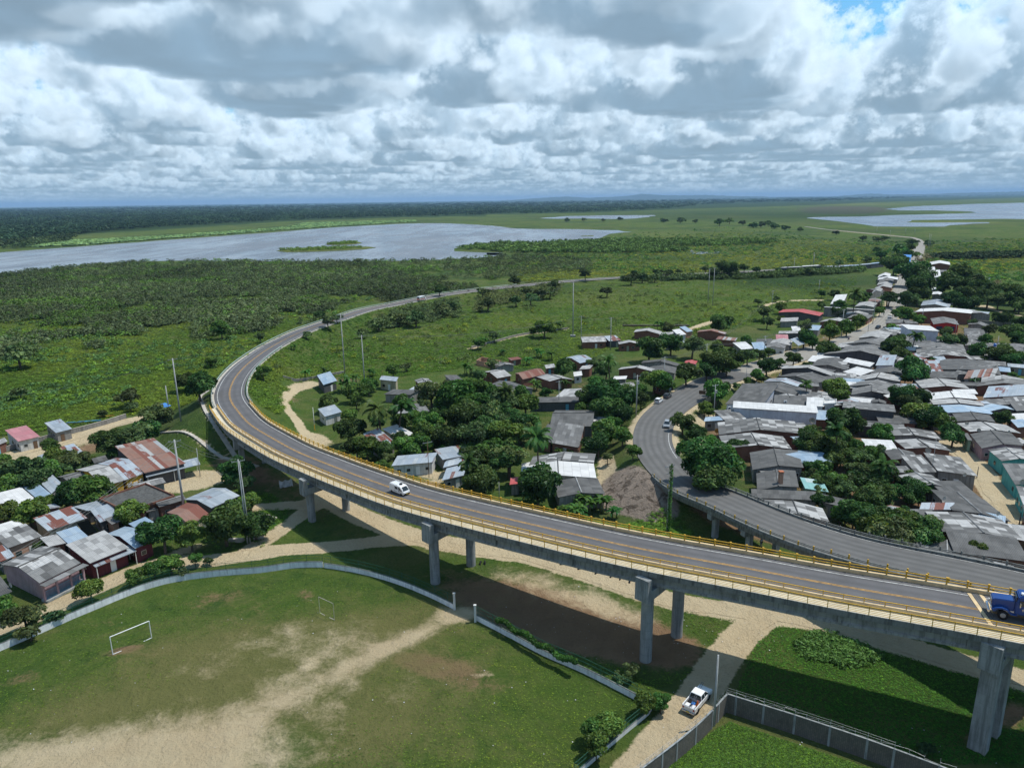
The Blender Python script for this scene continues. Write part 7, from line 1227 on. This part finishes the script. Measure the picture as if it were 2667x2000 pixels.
# sheds and lean-tos that fill the gaps between the listed roofs
TRP=[]; GROVE=[(2080,1110),(2200,1090),(2290,1180),(2380,1260),(2400,1400),(2280,1420),(2150,1360),(2110,1260)]
for e_,w_,c_,a_,b_ in LT:
    if c_=='tree': TRP.append((e_.location.x,e_.location.y,e_.scale.x))
TRP=np.array(TRP)
def fill(poly,n,seed,kinds,walls,smin,smax,words):
    rr=random.Random(seed); P=np.array(poly,float); lo,hi=P.min(0),P.max(0); c=0; tries=0
    while c<n and tries<9000:
        tries+=1; px,py=rr.uniform(lo[0],hi[0]),rr.uniform(lo[1],hi[1])
        if not inpoly(np.array([px]),np.array([py]),poly)[0]: continue
        if inpoly(np.array([px]),np.array([py]),GROVE)[0]: continue
        g=G(px,py,2.6); w,d=rr.uniform(smin,smax),rr.uniform(smin*.7,smax*.7); rad=max(w,d)*.5
        near=sorted(((math.hypot(g[0]-h[0],g[1]-h[1]),h) for h in HOUSES),key=lambda q:q[0])[:6]
        if any(dd<h[2]*.62+rad*.85 for dd,h in near): continue
        dt=np.hypot(TRP[:,0]-g[0],TRP[:,1]-g[1]); 
        if (dt<TRP[:,2]*.8+rad*.3).any(): continue
        if not clear(np.array([g[0]]),np.array([g[1]]),9.,rad+1.2,False)[0]: continue
        i=nearest(SP,g[0],g[1])
        if np.hypot(SP[i][0]-g[0],SP[i][1]-g[1])<SHW[i]+rad+.6: continue
        m=near[0][1][3]; ref=[ch for ch in m.children if ch.name.startswith('roof')][0].data.vertices; v0,v1=ref[0].co,ref[1].co; an=math.atan2(v1.y-v0.y,v1.x-v0.x)
        ca,sa=math.cos(an),math.sin(an); A=(g[0]-ca*w/2+sa*d/2,g[1]-sa*w/2-ca*d/2); B=(A[0]+ca*w,A[1]+sa*w); D=(A[0]-sa*d,A[1]+ca*d); z=2.6
        qa,qb,qd=(PX(q[0],q[1],z) for q in (A,B,D)); house('Z',float(qa[0]),float(qa[1]),float(qb[0]),float(qb[1]),float(qd[0]),float(qd[1]),rr.choice('mvmu'),rr.choice(kinds),rr.choice(walls),z+rr.uniform(-.3,.5),base=.001); c+=1
    print('filled',c,tries)
KR=['dark','fiber','patch','light','dark','fiber','zinc','white','zincblue','zincrust','patch']; WR=['plaster_grey','brick','plaster_dark','plaster_grey','brick']
fill([(2150,905),(2330,850),(2480,880),(2667,890),(2667,1560),(2500,1490),(2250,1400),(2080,1335),(1960,1260),(1960,1130),(1850,1110),(1990,1010),(2100,945)],58,3,KR,WR,6.,11.5,'')
fill([(2150,905),(2330,850),(2480,880),(2667,890),(2667,1560),(2500,1490),(2250,1400),(2080,1335),(1960,1260),(1960,1130),(1850,1110),(1990,1010),(2100,945)],16,4,KR,WR,3.5,5.5,'')
fill([(1250,940),(1500,900),(1850,870),(2000,880),(2120,880),(1950,950),(1700,1040),(1640,1150),(1500,1260),(1250,1240),(1000,1200),(900,1130),(1000,1010)],7,5,KR,WR,4,8,'')
fill([(0,1200),(200,1150),(420,1180),(480,1330),(350,1420),(250,1480),(0,1560)],3,6,['zinc','zincblue','patch','dark','zincrust','light'],WR,3.5,6.5,'')
fill([(2240,800),(2300,700),(2480,700),(2500,780),(2600,800),(2667,860),(2500,880),(2300,850)],8,7,KR,WR,6,11,'')
# vine climbing the pole, vine along the field fence
def leafy(name,pts,rad,n,leaf,mat,lab,cat):
    rs=np.random.RandomState(len(pts)+n); C=np.array(pts,float); V,Q,p,k=quads_on(rs,C,np.full(len(C),rad),n,leaf,1.,.7,-2.); me=bpy.data.meshes.new(name); fastmesh(me,V,Q); setcol(me,np.repeat(tint(rs,n,k,.3,.2,len(C)),4,0)); me.materials.append(MATS[mat]); return tag(addobj(name,me),lab,cat)
v=PO['v']; leafy('climbing_vine',[(v.x+.25,v.y-.1,z) for z in np.arange(-.2,v.z,.35)],.38,1500,.14,'leaf_lush','green vine wrapped around the power pole beside the ramp','vine')
P=[G(*sp('J',a,b),2.0) for a,b in ((150,420),(250,470),(350,530),(450,590),(560,660),(680,720),(780,770))]; Pp=smooth_path([tuple(p) for p in P],.6); leafy('fence_vine',[(p[0],p[1],1.9+.3*math.sin(i)) for i,p in enumerate(Pp)],.42,4500,.13,'leaf_lush','bright green creeper draped along the top of the field fence','vine')
# ------------------------------------------------------------------ ground cover nobody could count
def protos(seed,n,nl,leaf,flat_,low=-.2,sph=.5,k=4,up=.5):
    out=[]
    for i in range(k):
        rs=np.random.RandomState(seed+i); C=rs.normal(size=(nl,3))*np.array([.45,.45,.18]); Rd=sph*(.6+.6*rs.rand(nl)); V,Q,p,kk=quads_on(rs,C,Rd,n,leaf,flat_,.5,low,up); out.append((V,tint(rs,n,kk,.25,.12,nl)))
    return out
def scatter(name,pr,X,Y,S,Z,mat,lab,cat,seed,tn=None,sz=None):
    rs=np.random.RandomState(seed); n=len(X); sel=rs.randint(len(pr),size=n); VV=[];CC=[]
    for i,(V,c) in enumerate(pr):
        m=np.nonzero(sel==i)[0]
        if len(m)==0: continue
        a=rs.rand(len(m))*6.283; ca,sa=np.cos(a),np.sin(a); s=S[m]; zz=s*(1 if sz is None else sz[m])
        x=(V[None,:,0]*ca[:,None]-V[None,:,1]*sa[:,None])*s[:,None]+X[m][:,None]; y=(V[None,:,0]*sa[:,None]+V[None,:,1]*ca[:,None])*s[:,None]+Y[m][:,None]; z=V[None,:,2]*zz[:,None]+Z[m][:,None]
        VV.append(np.stack([x,y,z],-1).reshape(-1,3)); t=(np.ones((len(m),3)) if tn is None else tn[m])[:,None,:]*c[None]; CC.append(np.repeat(t.reshape(-1,3),4,0))
    V=np.concatenate(VV); C=np.concatenate(CC); me=bpy.data.meshes.new(name); fastmesh(me,V,np.arange(len(V)).reshape(-1,4)); setcol(me,C); me.materials.append(MATS[mat]); return tag(addobj(name,me),lab,cat,kind='stuff')
def sample(poly,n,seed,power=0.):
    rs=np.random.RandomState(seed); P=np.array(poly); lo,hi=P.min(0),P.max(0); X=[];Y=[];c=0
    while c<n:
        x=rs.uniform(lo[0],hi[0],n*2); y=rs.uniform(lo[1],hi[1],n*2)
        if power: y=lo[1]+(hi[1]-lo[1])*rs.rand(n*2)**power
        m=inpoly(x,y,poly); X.append(x[m]);Y.append(y[m]); c+=m.sum()
    x=np.concatenate(X)[:n];y=np.concatenate(Y)[:n]; g=np.array([G(a,b,0) for a,b in zip(x,y)]); return x,y,g
def vnoise(X,Y,s,seed):
    rs=np.random.RandomState(seed); T=rs.rand(64,64); u=X/s;v=Y/s; i=np.floor(u).astype(int);j=np.floor(v).astype(int);a=u-i;b=v-j;a=a*a*(3-2*a);b=b*b*(3-2*b); f=lambda p,q:T[p%64,q%64]
    return (f(i,j)*(1-a)+f(i+1,j)*a)*(1-b)+(f(i,j+1)*(1-a)+f(i+1,j+1)*a)*b
SCRUB=spx('K',[(-80,420),(0,406),(250,376),(550,356),(1000,352),(1700,352),(1900,347),(2080,342),(2212,345)])+spx('L',[(430,352),(430,400),(230,425),(40,435)])+spx('K',[(2050,440),(1800,462),(1500,500),(1230,548),(900,568),(640,582),(360,612),(0,640),(-80,640)])
SCRUB=SCRUB[:-7]+spx('K',[(2050,470),(1800,520),(1500,580),(1230,640),(900,670),(640,700),(360,740),(0,770),(-80,770)]); x,y,g=sample(SCRUB,13500,1,.8)
edge=np.interp(x,[-50,0,228,405,570,778,950,1140,1297,1400],[700+150,855,838,818,809,797,766,742,728,720]); nz=vnoise(g[:,0],g[:,1],38,3)*.6+vnoise(g[:,0],g[:,1],14,4)*.4; keep=(nz+(np.random.RandomState(77).rand(len(nz))-.5)*.30>.27+.42*np.clip((y-edge+75)/120,0,1.)**1.3)&clear(g[:,0],g[:,1],9.); g=g[keep]; nz=nz[keep]; rs=np.random.RandomState(5); n=len(g); gr=(rs.rand(n)<.12)|((vnoise(g[:,0],g[:,1],40,9)>.74)&(rs.rand(n)<.6)); tn=np.where(gr[:,None],np.array([[1.15,1.5,.65]]),np.array([[1.,1.,1.]]))*(.6+.55*rs.rand(n))[:,None]*(.55+.95*vnoise(g[:,0],g[:,1],75,12))[:,None]
scatter('scrub',protos(100,120,9,.13,.8,-.1,.42,6,1.0),g[:,0],g[:,1],(1.3+1.6*rs.rand(n)+2.2*nz),np.full(n,1.3),'leaf_scrub','dense grey-green scrub filling the land between highway bend and lake','scrub',6,tn)
PEN=spx('K',[(1880,312),(2000,298),(2212,292)])+spx('L',[(0,292),(200,294),(330,286),(480,280),(700,276),(900,280),(1200,284),(1180,292),(1000,300),(700,305),(830,320),(700,332),(400,330),(100,330),(0,322)])+spx('K',[(2080,318),(1900,318)])
x,y,g=sample(PEN,1500,7); n=len(g); rs=np.random.RandomState(8); scatter('shore_bushes',protos(120,80,6,.2,.8),g[:,0],g[:,1],3.2+2.2*rs.rand(n),np.full(n,2.2),'leaf_scrub','bushes covering the green point that reaches into the lake','scrub',9,np.array([[1.,1.35,.75]])*(.7+.6*rs.rand(n))[:,None])
for k,(pl_,n0) in enumerate(((spx('L',[(0,338),(180,335),(430,358),(430,398),(150,425),(0,440)]),500),(spx('C',[(1430,470),(1600,390),(1850,300),(2212,250),(2212,400),(1900,450),(1500,520)]),330),(spx('W',[(0,400),(150,320),(400,280),(700,240),(760,260),(700,380),(350,430),(100,480),(0,540)]),360),(spx('C',[(0,330),(350,330),(620,400),(480,520),(200,560),(0,600)]),260))):
    x,y,g=sample(pl_,n0,30+k); g=g[clear(g[:,0],g[:,1],6.)]; n=len(g); rs=np.random.RandomState(k); scatter('scrub',protos(140+k*5,110,8,.14,.75,-.1,.45,5,.9),g[:,0],g[:,1],1.5+1.5*rs.rand(n),np.full(n,1.1)+hgt(g[:,0],g[:,1]),'leaf_scrub',['scrub patch on the meadow near the lake point','dark scrub belt just inside the highway bend','scrub patch between the far highway and meadow','scrub patch outside the bend in the green marsh'][k],'scrub',50+k,np.array([[1.,1.05,.9]])*(.7+.5*rs.rand(n))[:,None])
isl=spx('K',[(1150,320),(1290,311),(1400,309),(1500,309),(1400,318),(1200,324)]); x,y,g=sample(isl,130,70); g2=sample(spx('K',[(1345,295),(1430,287),(1480,289),(1400,297)]),70,71)[2]; g=np.vstack([g,g2]); n=len(g); scatter('island_bushes',protos(160,60,6,.2,.8),g[:,0],g[:,1],np.full(n,3.),np.full(n,1.6),'leaf_scrub','low bushes covering the two lake islands','scrub',72,np.tile([[1.1,1.7,.6]],(n,1)))
# marsh and meadow tussocks
def tuss(poly,n0,seed,s0,s1,lab,tcol,name='marsh_grass',power=.0,zz=.34,pr=None,mat='leaf_field',thr=.0,ns=30,road=4.6,nearc=True):
    x,y,g=sample(poly,n0,seed,power); 
    if nearc: g=g[clear(g[:,0],g[:,1],road)]
    g=g[(softsand(g[:,0],g[:,1])<.30)&(np.random.RandomState(seed).rand(len(g))>drymask(g[:,0],g[:,1])*.85)]; nz=vnoise(g[:,0],g[:,1],ns,seed+1); m=nz>thr; g=g[m]; nz=nz[m]; n=len(g); rs=np.random.RandomState(seed); t=np.array([tcol])*(.6+.75*rs.rand(n))[:,None]*(1+(rs.rand(n,1)<.12)*np.array([[.5,.35,-.1]])); t=t*(1+(nz-.5)[:,None]*np.array([[.8,.4,.3]])); 
    scatter(name,pr or protos(seed,50,7,.16,.65,-.1,.5,6,1.5),g[:,0],g[:,1],s0+(s1-s0)*rs.rand(n)**2,hgt(g[:,0],g[:,1])+zz*.3,mat,lab,'grass',seed+2,t,np.full(n,zz/.5))
tuss([(-60,905),(0,790),(330,760),(620,735),(860,700),(1080,745),(960,790),(800,845),(690,900),(590,970),(556,1040),(520,1080),(400,1070),(250,1100),(60,1130),(-60,1140)],34000,201,.4,1.5,'leafy green marsh growth covering the ground left of the bend',(1.12,1.18,.8))
tuss([(640,1060),(610,1010),(640,960),(720,905),(860,845),(1000,805),(1260,765),(1620,735),(1900,735),(2230,720),(2230,800),(1950,850),(1820,880),(1600,900),(1500,960),(1200,960),(900,1000),(780,1010),(730,1120),(690,1120)],28000,211,.4,1.4,'tall meadow grass and weeds inside the highway bend',(1.4,1.22,.8),ns=40)
tuss([(1350,690),(1500,640),(1900,600),(2300,640),(2400,640),(2667,620),(2667,700),(2500,740),(2400,700),(2280,690),(1900,705),(1620,720),(1350,735)],12000,221,1.2,3.0,'far marsh growth between the highway and the village',(1.2,1.15,.8),ns=80)
tuss([(0,905),(700,905),(1350,905),(1350,960),(700,1100),(0,1100)],10,231,.6,1.,'x',(1,1,1)) if 0 else None
tuss([(1350,1300),(1600,1370),(1760,1345),(1850,1450),(1700,1400),(1450,1370),(1250,1330)],1500,241,.35,.8,'rough weeds under the ramp and beyond the viaduct',(.9,1.1,.7))
tuss([(0,1190),(300,1330),(500,1370),(700,1300),(900,1330),(700,1420),(350,1480),(250,1500),(0,1560)],900,245,.3,.7,'patchy weeds between the tin houses',(1.,1.15,.7))
tuss(spx('M',[(100,500),(330,700),(650,900),(1100,1150),(1000,1500),(700,1640),(500,1400),(400,900),(0,700)]),1200,247,.35,.8,'weeds under the viaduct beside the crossing tracks',(.9,1.1,.7))
NG=protos(300,16,4,.34,.9,0.,.5,5,1.)
tuss([(-40,1760),(0,1700),(300,1590),(600,1520),(830,1500),(1000,1530),(1170,1600),(1250,1620),(1500,1720),(1660,1800),(1640,1900),(1500,2030),(-40,2030)],42000,251,.05,.14,'short grass tufts covering the football field',(1.25,1.25,.8),'short_grass',pr=NG,mat='leaf_grass',zz=.2,thr=.12,ns=9)
tuss([(1900,1880),(2320,2020),(1650,2100),(1700,2020),(1850,1910)],24000,261,.06,.20,'lush grass inside the block wall at the bottom edge',(.82,.98,.55),'tall_grass',pr=NG,mat='leaf_grass',zz=.28)
tuss([(1985,1640),(2100,1610),(2300,1680),(2540,1760),(2667,1800),(2700,1990),(2500,1990),(2200,1930),(1900,1840),(1950,1720)],26000,271,.06,.19,'thick grass between the dirt road and the razor-wire wall',(.90,1.12,.6),'tall_grass',pr=NG,mat='leaf_grass',zz=.3)
tuss([(1380,1650),(1700,1580),(1900,1560),(1980,1560),(1900,1640),(1800,1760),(1700,1800),(1450,1720)],7000,281,.06,.16,'grass around the tall round bridge piers',(.95,1.15,.65),'short_grass',pr=NG,mat='leaf_grass',zz=.28,thr=.3,ns=12)
x,y,g=sample(spx('I',[(330,640),(500,520),(700,560),(900,650),(1040,740),(900,800),(620,790),(420,740)]),330,291); n=len(g); rs=np.random.RandomState(4); scatter('weed_thicket',protos(310,70,6,.2,.8),g[:,0],g[:,1],.35+.6*rs.rand(n),np.full(n,.25),'leaf_scrub','dark weed thicket on the lawn beyond the right-hand wall','scrub',292,np.array([[.9,1.3,.7]])*(.7+.5*rs.rand(n))[:,None])
LM_=[(-60,905),(0,790),(330,760),(620,735),(860,700),(1080,745),(960,790),(800,845),(690,900),(590,970),(540,1040),(400,1050),(0,1080)]
for k,(pl_,n0,lab) in enumerate(((LM_,2300,'darker shrubs standing out of the marsh left of the bend'),([(640,1010),(720,905),(860,845),(1000,805),(1260,765),(1620,735),(2200,725),(2200,790),(1820,870),(1600,890),(1200,950),(900,990)],1500,'darker shrubs dotted through the meadow inside the bend'),([(1350,690),(1500,620),(1900,590),(2300,630),(2667,620),(2667,760),(2300,690),(1620,715)],4200,'far shrubs dotted over the plain beyond the highway'))):
    x,y,g=sample(pl_,n0,700+k); g=g[clear(g[:,0],g[:,1],7.)]; nz=vnoise(g[:,0],g[:,1],[22,28,60][k],710+k)*.6+vnoise(g[:,0],g[:,1],9,720+k)*.4; g=g[nz>[.50,.50,.47][k]]; n=len(g); rs=np.random.RandomState(k); yl=rs.rand(n)<.3
    scatter('shrubs',protos(730+k*6,80,7,.17,.8),g[:,0],g[:,1],(.8+1.4*rs.rand(n)**2)*(1.5 if k==2 else 1),hgt(g[:,0],g[:,1])+.5,'leaf_scrub',lab,'shrubs',740+k,np.where(yl[:,None],np.array([[1.5,1.75,.5]]),np.array([[.9,1.2,.8]]))*(.7+.6*rs.rand(n))[:,None])
x,y,g=sample(spx('W',[(1290,232),(1500,222),(1900,212),(2300,200),(3200,150),(3300,140),(3300,175),(2300,232),(1900,236),(1290,248)]),420,640); n=len(g); rs=np.random.RandomState(641); scatter('scrub',protos(650,100,7,.16,.85),g[:,0],g[:,1],2.2+2.2*rs.rand(n),np.full(n,1.6),'leaf_scrub','dark scrub line hiding the near edge of the far highway','scrub',651,np.array([[.75,.95,.65]])*(.7+.5*rs.rand(n))[:,None])
# reeds: pale belt on the lake's far shore
x,y,g=sample(spx('K',[(150,300),(300,282),(700,262),(1200,225),(1250,208),(1700,196),(1700,204),(1300,226),(900,256),(600,278),(300,300),(160,306)]),2600,401); n=len(g); rs=np.random.RandomState(402); scatter('reed_belt',protos(410,30,5,.3,.6,0.),g[:,0],g[:,1],8+6*rs.rand(n),np.full(n,1.2),'leaf_scrub','pale blue-green reed belt along the far lake shore','reeds',403,np.array([[1.25,1.9,1.7]])*(.7+.5*rs.rand(n))[:,None],np.full(n,.25))
# far woods
def woods(poly,n0,seed,lab,s0,s1,power,tc=(1,1,1)):
    x,y,g=sample(poly,n0,seed,power); ok=~inpoly(g[:,0],g[:,1],LKP[0]); g=g[ok]; x=x[ok]; n=len(g); rs=np.random.RandomState(seed); D=np.hypot(g[:,0],g[:,1]); S=(s0+(s1-s0)*rs.rand(n))*np.clip(D/2600,1,3.2); nz=vnoise(g[:,0]+x*7,g[:,1],420,seed); t=np.array([tc])*(.55+.55*rs.rand(n)+.7*(nz>.62)*rs.rand(n))[:,None]
    scatter('woodland',protos(seed,42,7,.26,.85,-.2,.5,4),g[:,0],g[:,1],S,S*.55,'leaf_forest',lab,'woodland',seed+3,t*.85,.7/np.clip(D/2600,1,2.2))
woods(spx('K',[(-60,150),(0,150),(700,128),(1300,110),(2212,108)])+spx('L',[(60,96),(900,94),(1500,92),(2212,84),(2260,84),(2260,94),(1800,104),(1500,118),(1200,126),(900,134),(780,148),(500,162),(200,170),(0,172)])+spx('K',[(2000,176),(1600,184),(1200,196),(900,212),(620,228),(450,240),(250,262),(60,285),(-60,292)]),15000,501,'dark forest stretching from the lake to the horizon',6.,11.,.75)
x,y,g=sample(spx('G',[(190,325),(400,318),(560,315),(760,325),(900,318),(900,345),(700,355),(500,350),(200,345)]),130,600); n=len(g); rs=np.random.RandomState(600); scatter('roadside_bushes',protos(610,90,6,.18,.9),g[:,0],g[:,1],2.+1.6*rs.rand(n),np.full(n,1.5),'leaf_scrub','dark bushes in front of the long row of far brick houses','scrub',601,np.array([[.7,.95,.6]])*(.7+.5*rs.rand(n))[:,None])
woods(spx('K',[(-60,240),(100,236),(330,250),(300,285),(100,312),(-60,318)]),350,521,'olive trees on the lake shore at the far left',5,8,1.,(1.2,1.2,1.))
woods(spx('L',[(1820,345),(2212,332),(2260,330),(2260,346),(2212,350),(1950,360),(1830,356)]),260,531,'dark line of trees crossing the marsh at the right edge',3.,5.,1.,(.8,.9,.8))
from collections import Counter
print(Counter(o.name.split('.')[0] for o in bpy.data.objects if o.parent is None).most_common(12))
# ------------------------------------------------------------------ haze
t=NT('haze'); t.nt.nodes.remove(t.b); pv=t.n('VolumePrincipled'); pv.inputs['Color'].default_value=(.42,.68,1.,1); pv.inputs['Density'].default_value=4.0e-5; pv.inputs['Anisotropy'].default_value=.0
o=[n for n in t.nt.nodes if n.type=='OUTPUT_MATERIAL'][0]; t.l(pv.outputs[0],o.inputs['Volume'])
hb=MB().box((0,3000,124.5),(88000,100000,251)).build('haze',t.m); tag(hb,'thin blue air haze over the whole plain','haze',kind='stuff')
# ------------------------------------------------------------------ labels that single each thing out
LM=[('the far left hut',30,1160),('the pink-roofed hut',60,1135),('the tin huts by the canoes',165,1115),('the wide white roof',90,1370),('the yellow building',350,1245),('the largest rusty roof',400,1180),('the blue-railed house',100,1500),('the maroon porch house',290,1460),('the vine-covered hut',225,1390),('the flat black slab roof',355,1310),('the thick left power pole',470,1290),('the double pole',640,1340),('the round tree by the field wall',235,1535),('the white field wall',800,1480),('the blue tarpaulin',420,1055),('the stub pole',440,1080),('the highway bend',560,1000),('the white hut',855,1080),('the blue-roofed dark hut',845,1000),('the beige cube hut',1010,995),('the twin coconut palms',1010,1065),('the white roof near the palms',1040,1130),('the long whitewashed house',1080,1215),('the street lamp past the viaduct',1300,1300),('the white-fronted gable',1480,1230),('the banana grove',1540,1310),('the big lone coconut palm',1400,1140),('the wide dark roof',1490,1090),('the roofless pink shell',1270,940),('the rusty red roof',1370,975),('the plinth pole',1490,850),('the brick meadow huts',1600,890),('the rusty-roofed brick house',1840,870),('the parked white car',1715,1040),('the silver street car',1737,1105),('the vine pole',1740,1270),('the ramp abutment',1790,1260),('the big trees over the ramp',1860,1210),('the pale warehouse',2010,1080),('the dazzling white roof',2120,1048),('the patchwork roof before the warehouse',1980,1115),('the tin roof with red strip',2030,1000),('the long pale ridge roof',2100,970),('the red gable roof',2080,815),('the open kiosk',2075,895),('the sky-blue roof',2115,855),('the black car',2286,850),('the delivery truck',2317,825),('the red shop',2465,850),('the long brick hall',2460,815),('the tall whitewashed building',2400,870),('the pale brick-gable roof',2455,995),('the shining blue roof edge',2540,1065),('the largest dark eastern roof',2520,960),('the most patched roof',2450,1210),('the sandy lane',2570,1260),('the turquoise wall',2640,1260),('the broad dark lane roof',2530,1310),('the biggest patchwork roof',2560,1370),('the black sloping roof',2540,1430),('the chimney',2030,1250),('the pale green roof',2120,1265),('the black and white roof',2080,1330),('the blue lorry',2620,1560),('the white pickup',1815,1830),('the field corner',1680,1820),('the razor-wire wall',2200,1950),('the minibus',1098,776),('the far road bend',2390,640),('the tall far brick house',2450,690),('the pond',2575,720),('the distant lagoon',1550,565),('the far highway',1600,720),('the right edge trees',2640,880),('the light blue far roof',2360,680),('the long white-topped hall',2210,805),('the green lake point',1600,635)]
ORD=['nearest','second nearest','third nearest','fourth nearest','fifth nearest','sixth nearest','seventh nearest','eighth nearest','ninth nearest','tenth nearest']
def relword(dx,dy):
    if abs(dx)>abs(dy)*1.3: return 'right of' if dx>0 else 'left of'
    return 'in front of' if dy>0 else 'beyond'
bk={}
for it in LT:
    e,w,cat,px,py=it; best=min(LM,key=lambda m:math.hypot(px-m[1],(py-m[2])*1.8)); bk.setdefault((w,best[0],relword(px-best[1],py-best[2])),[]).append((math.hypot(px-best[1],(py-best[2])*1.8),it))
for (w,lm,rel),L in bk.items():
    L.sort(key=lambda q:q[0])
    for i,(d,(e,w_,cat,px,py)) in enumerate(L):
        if len(L)==1: lab='%s %s %s'%(w,rel,lm)
        else: lab='%s, %s %s %s'%(w,ORD[min(i,9)] if i<10 else '%dth nearest'%(i+1),rel,lm)
        e['label']=lab; e['category']=cat
        if '_h' in e: del e['_h']
for o in list(bpy.data.objects):
    if o.get('label') and o.name.startswith('house') and not o.get('group'): o['group']='small village houses'
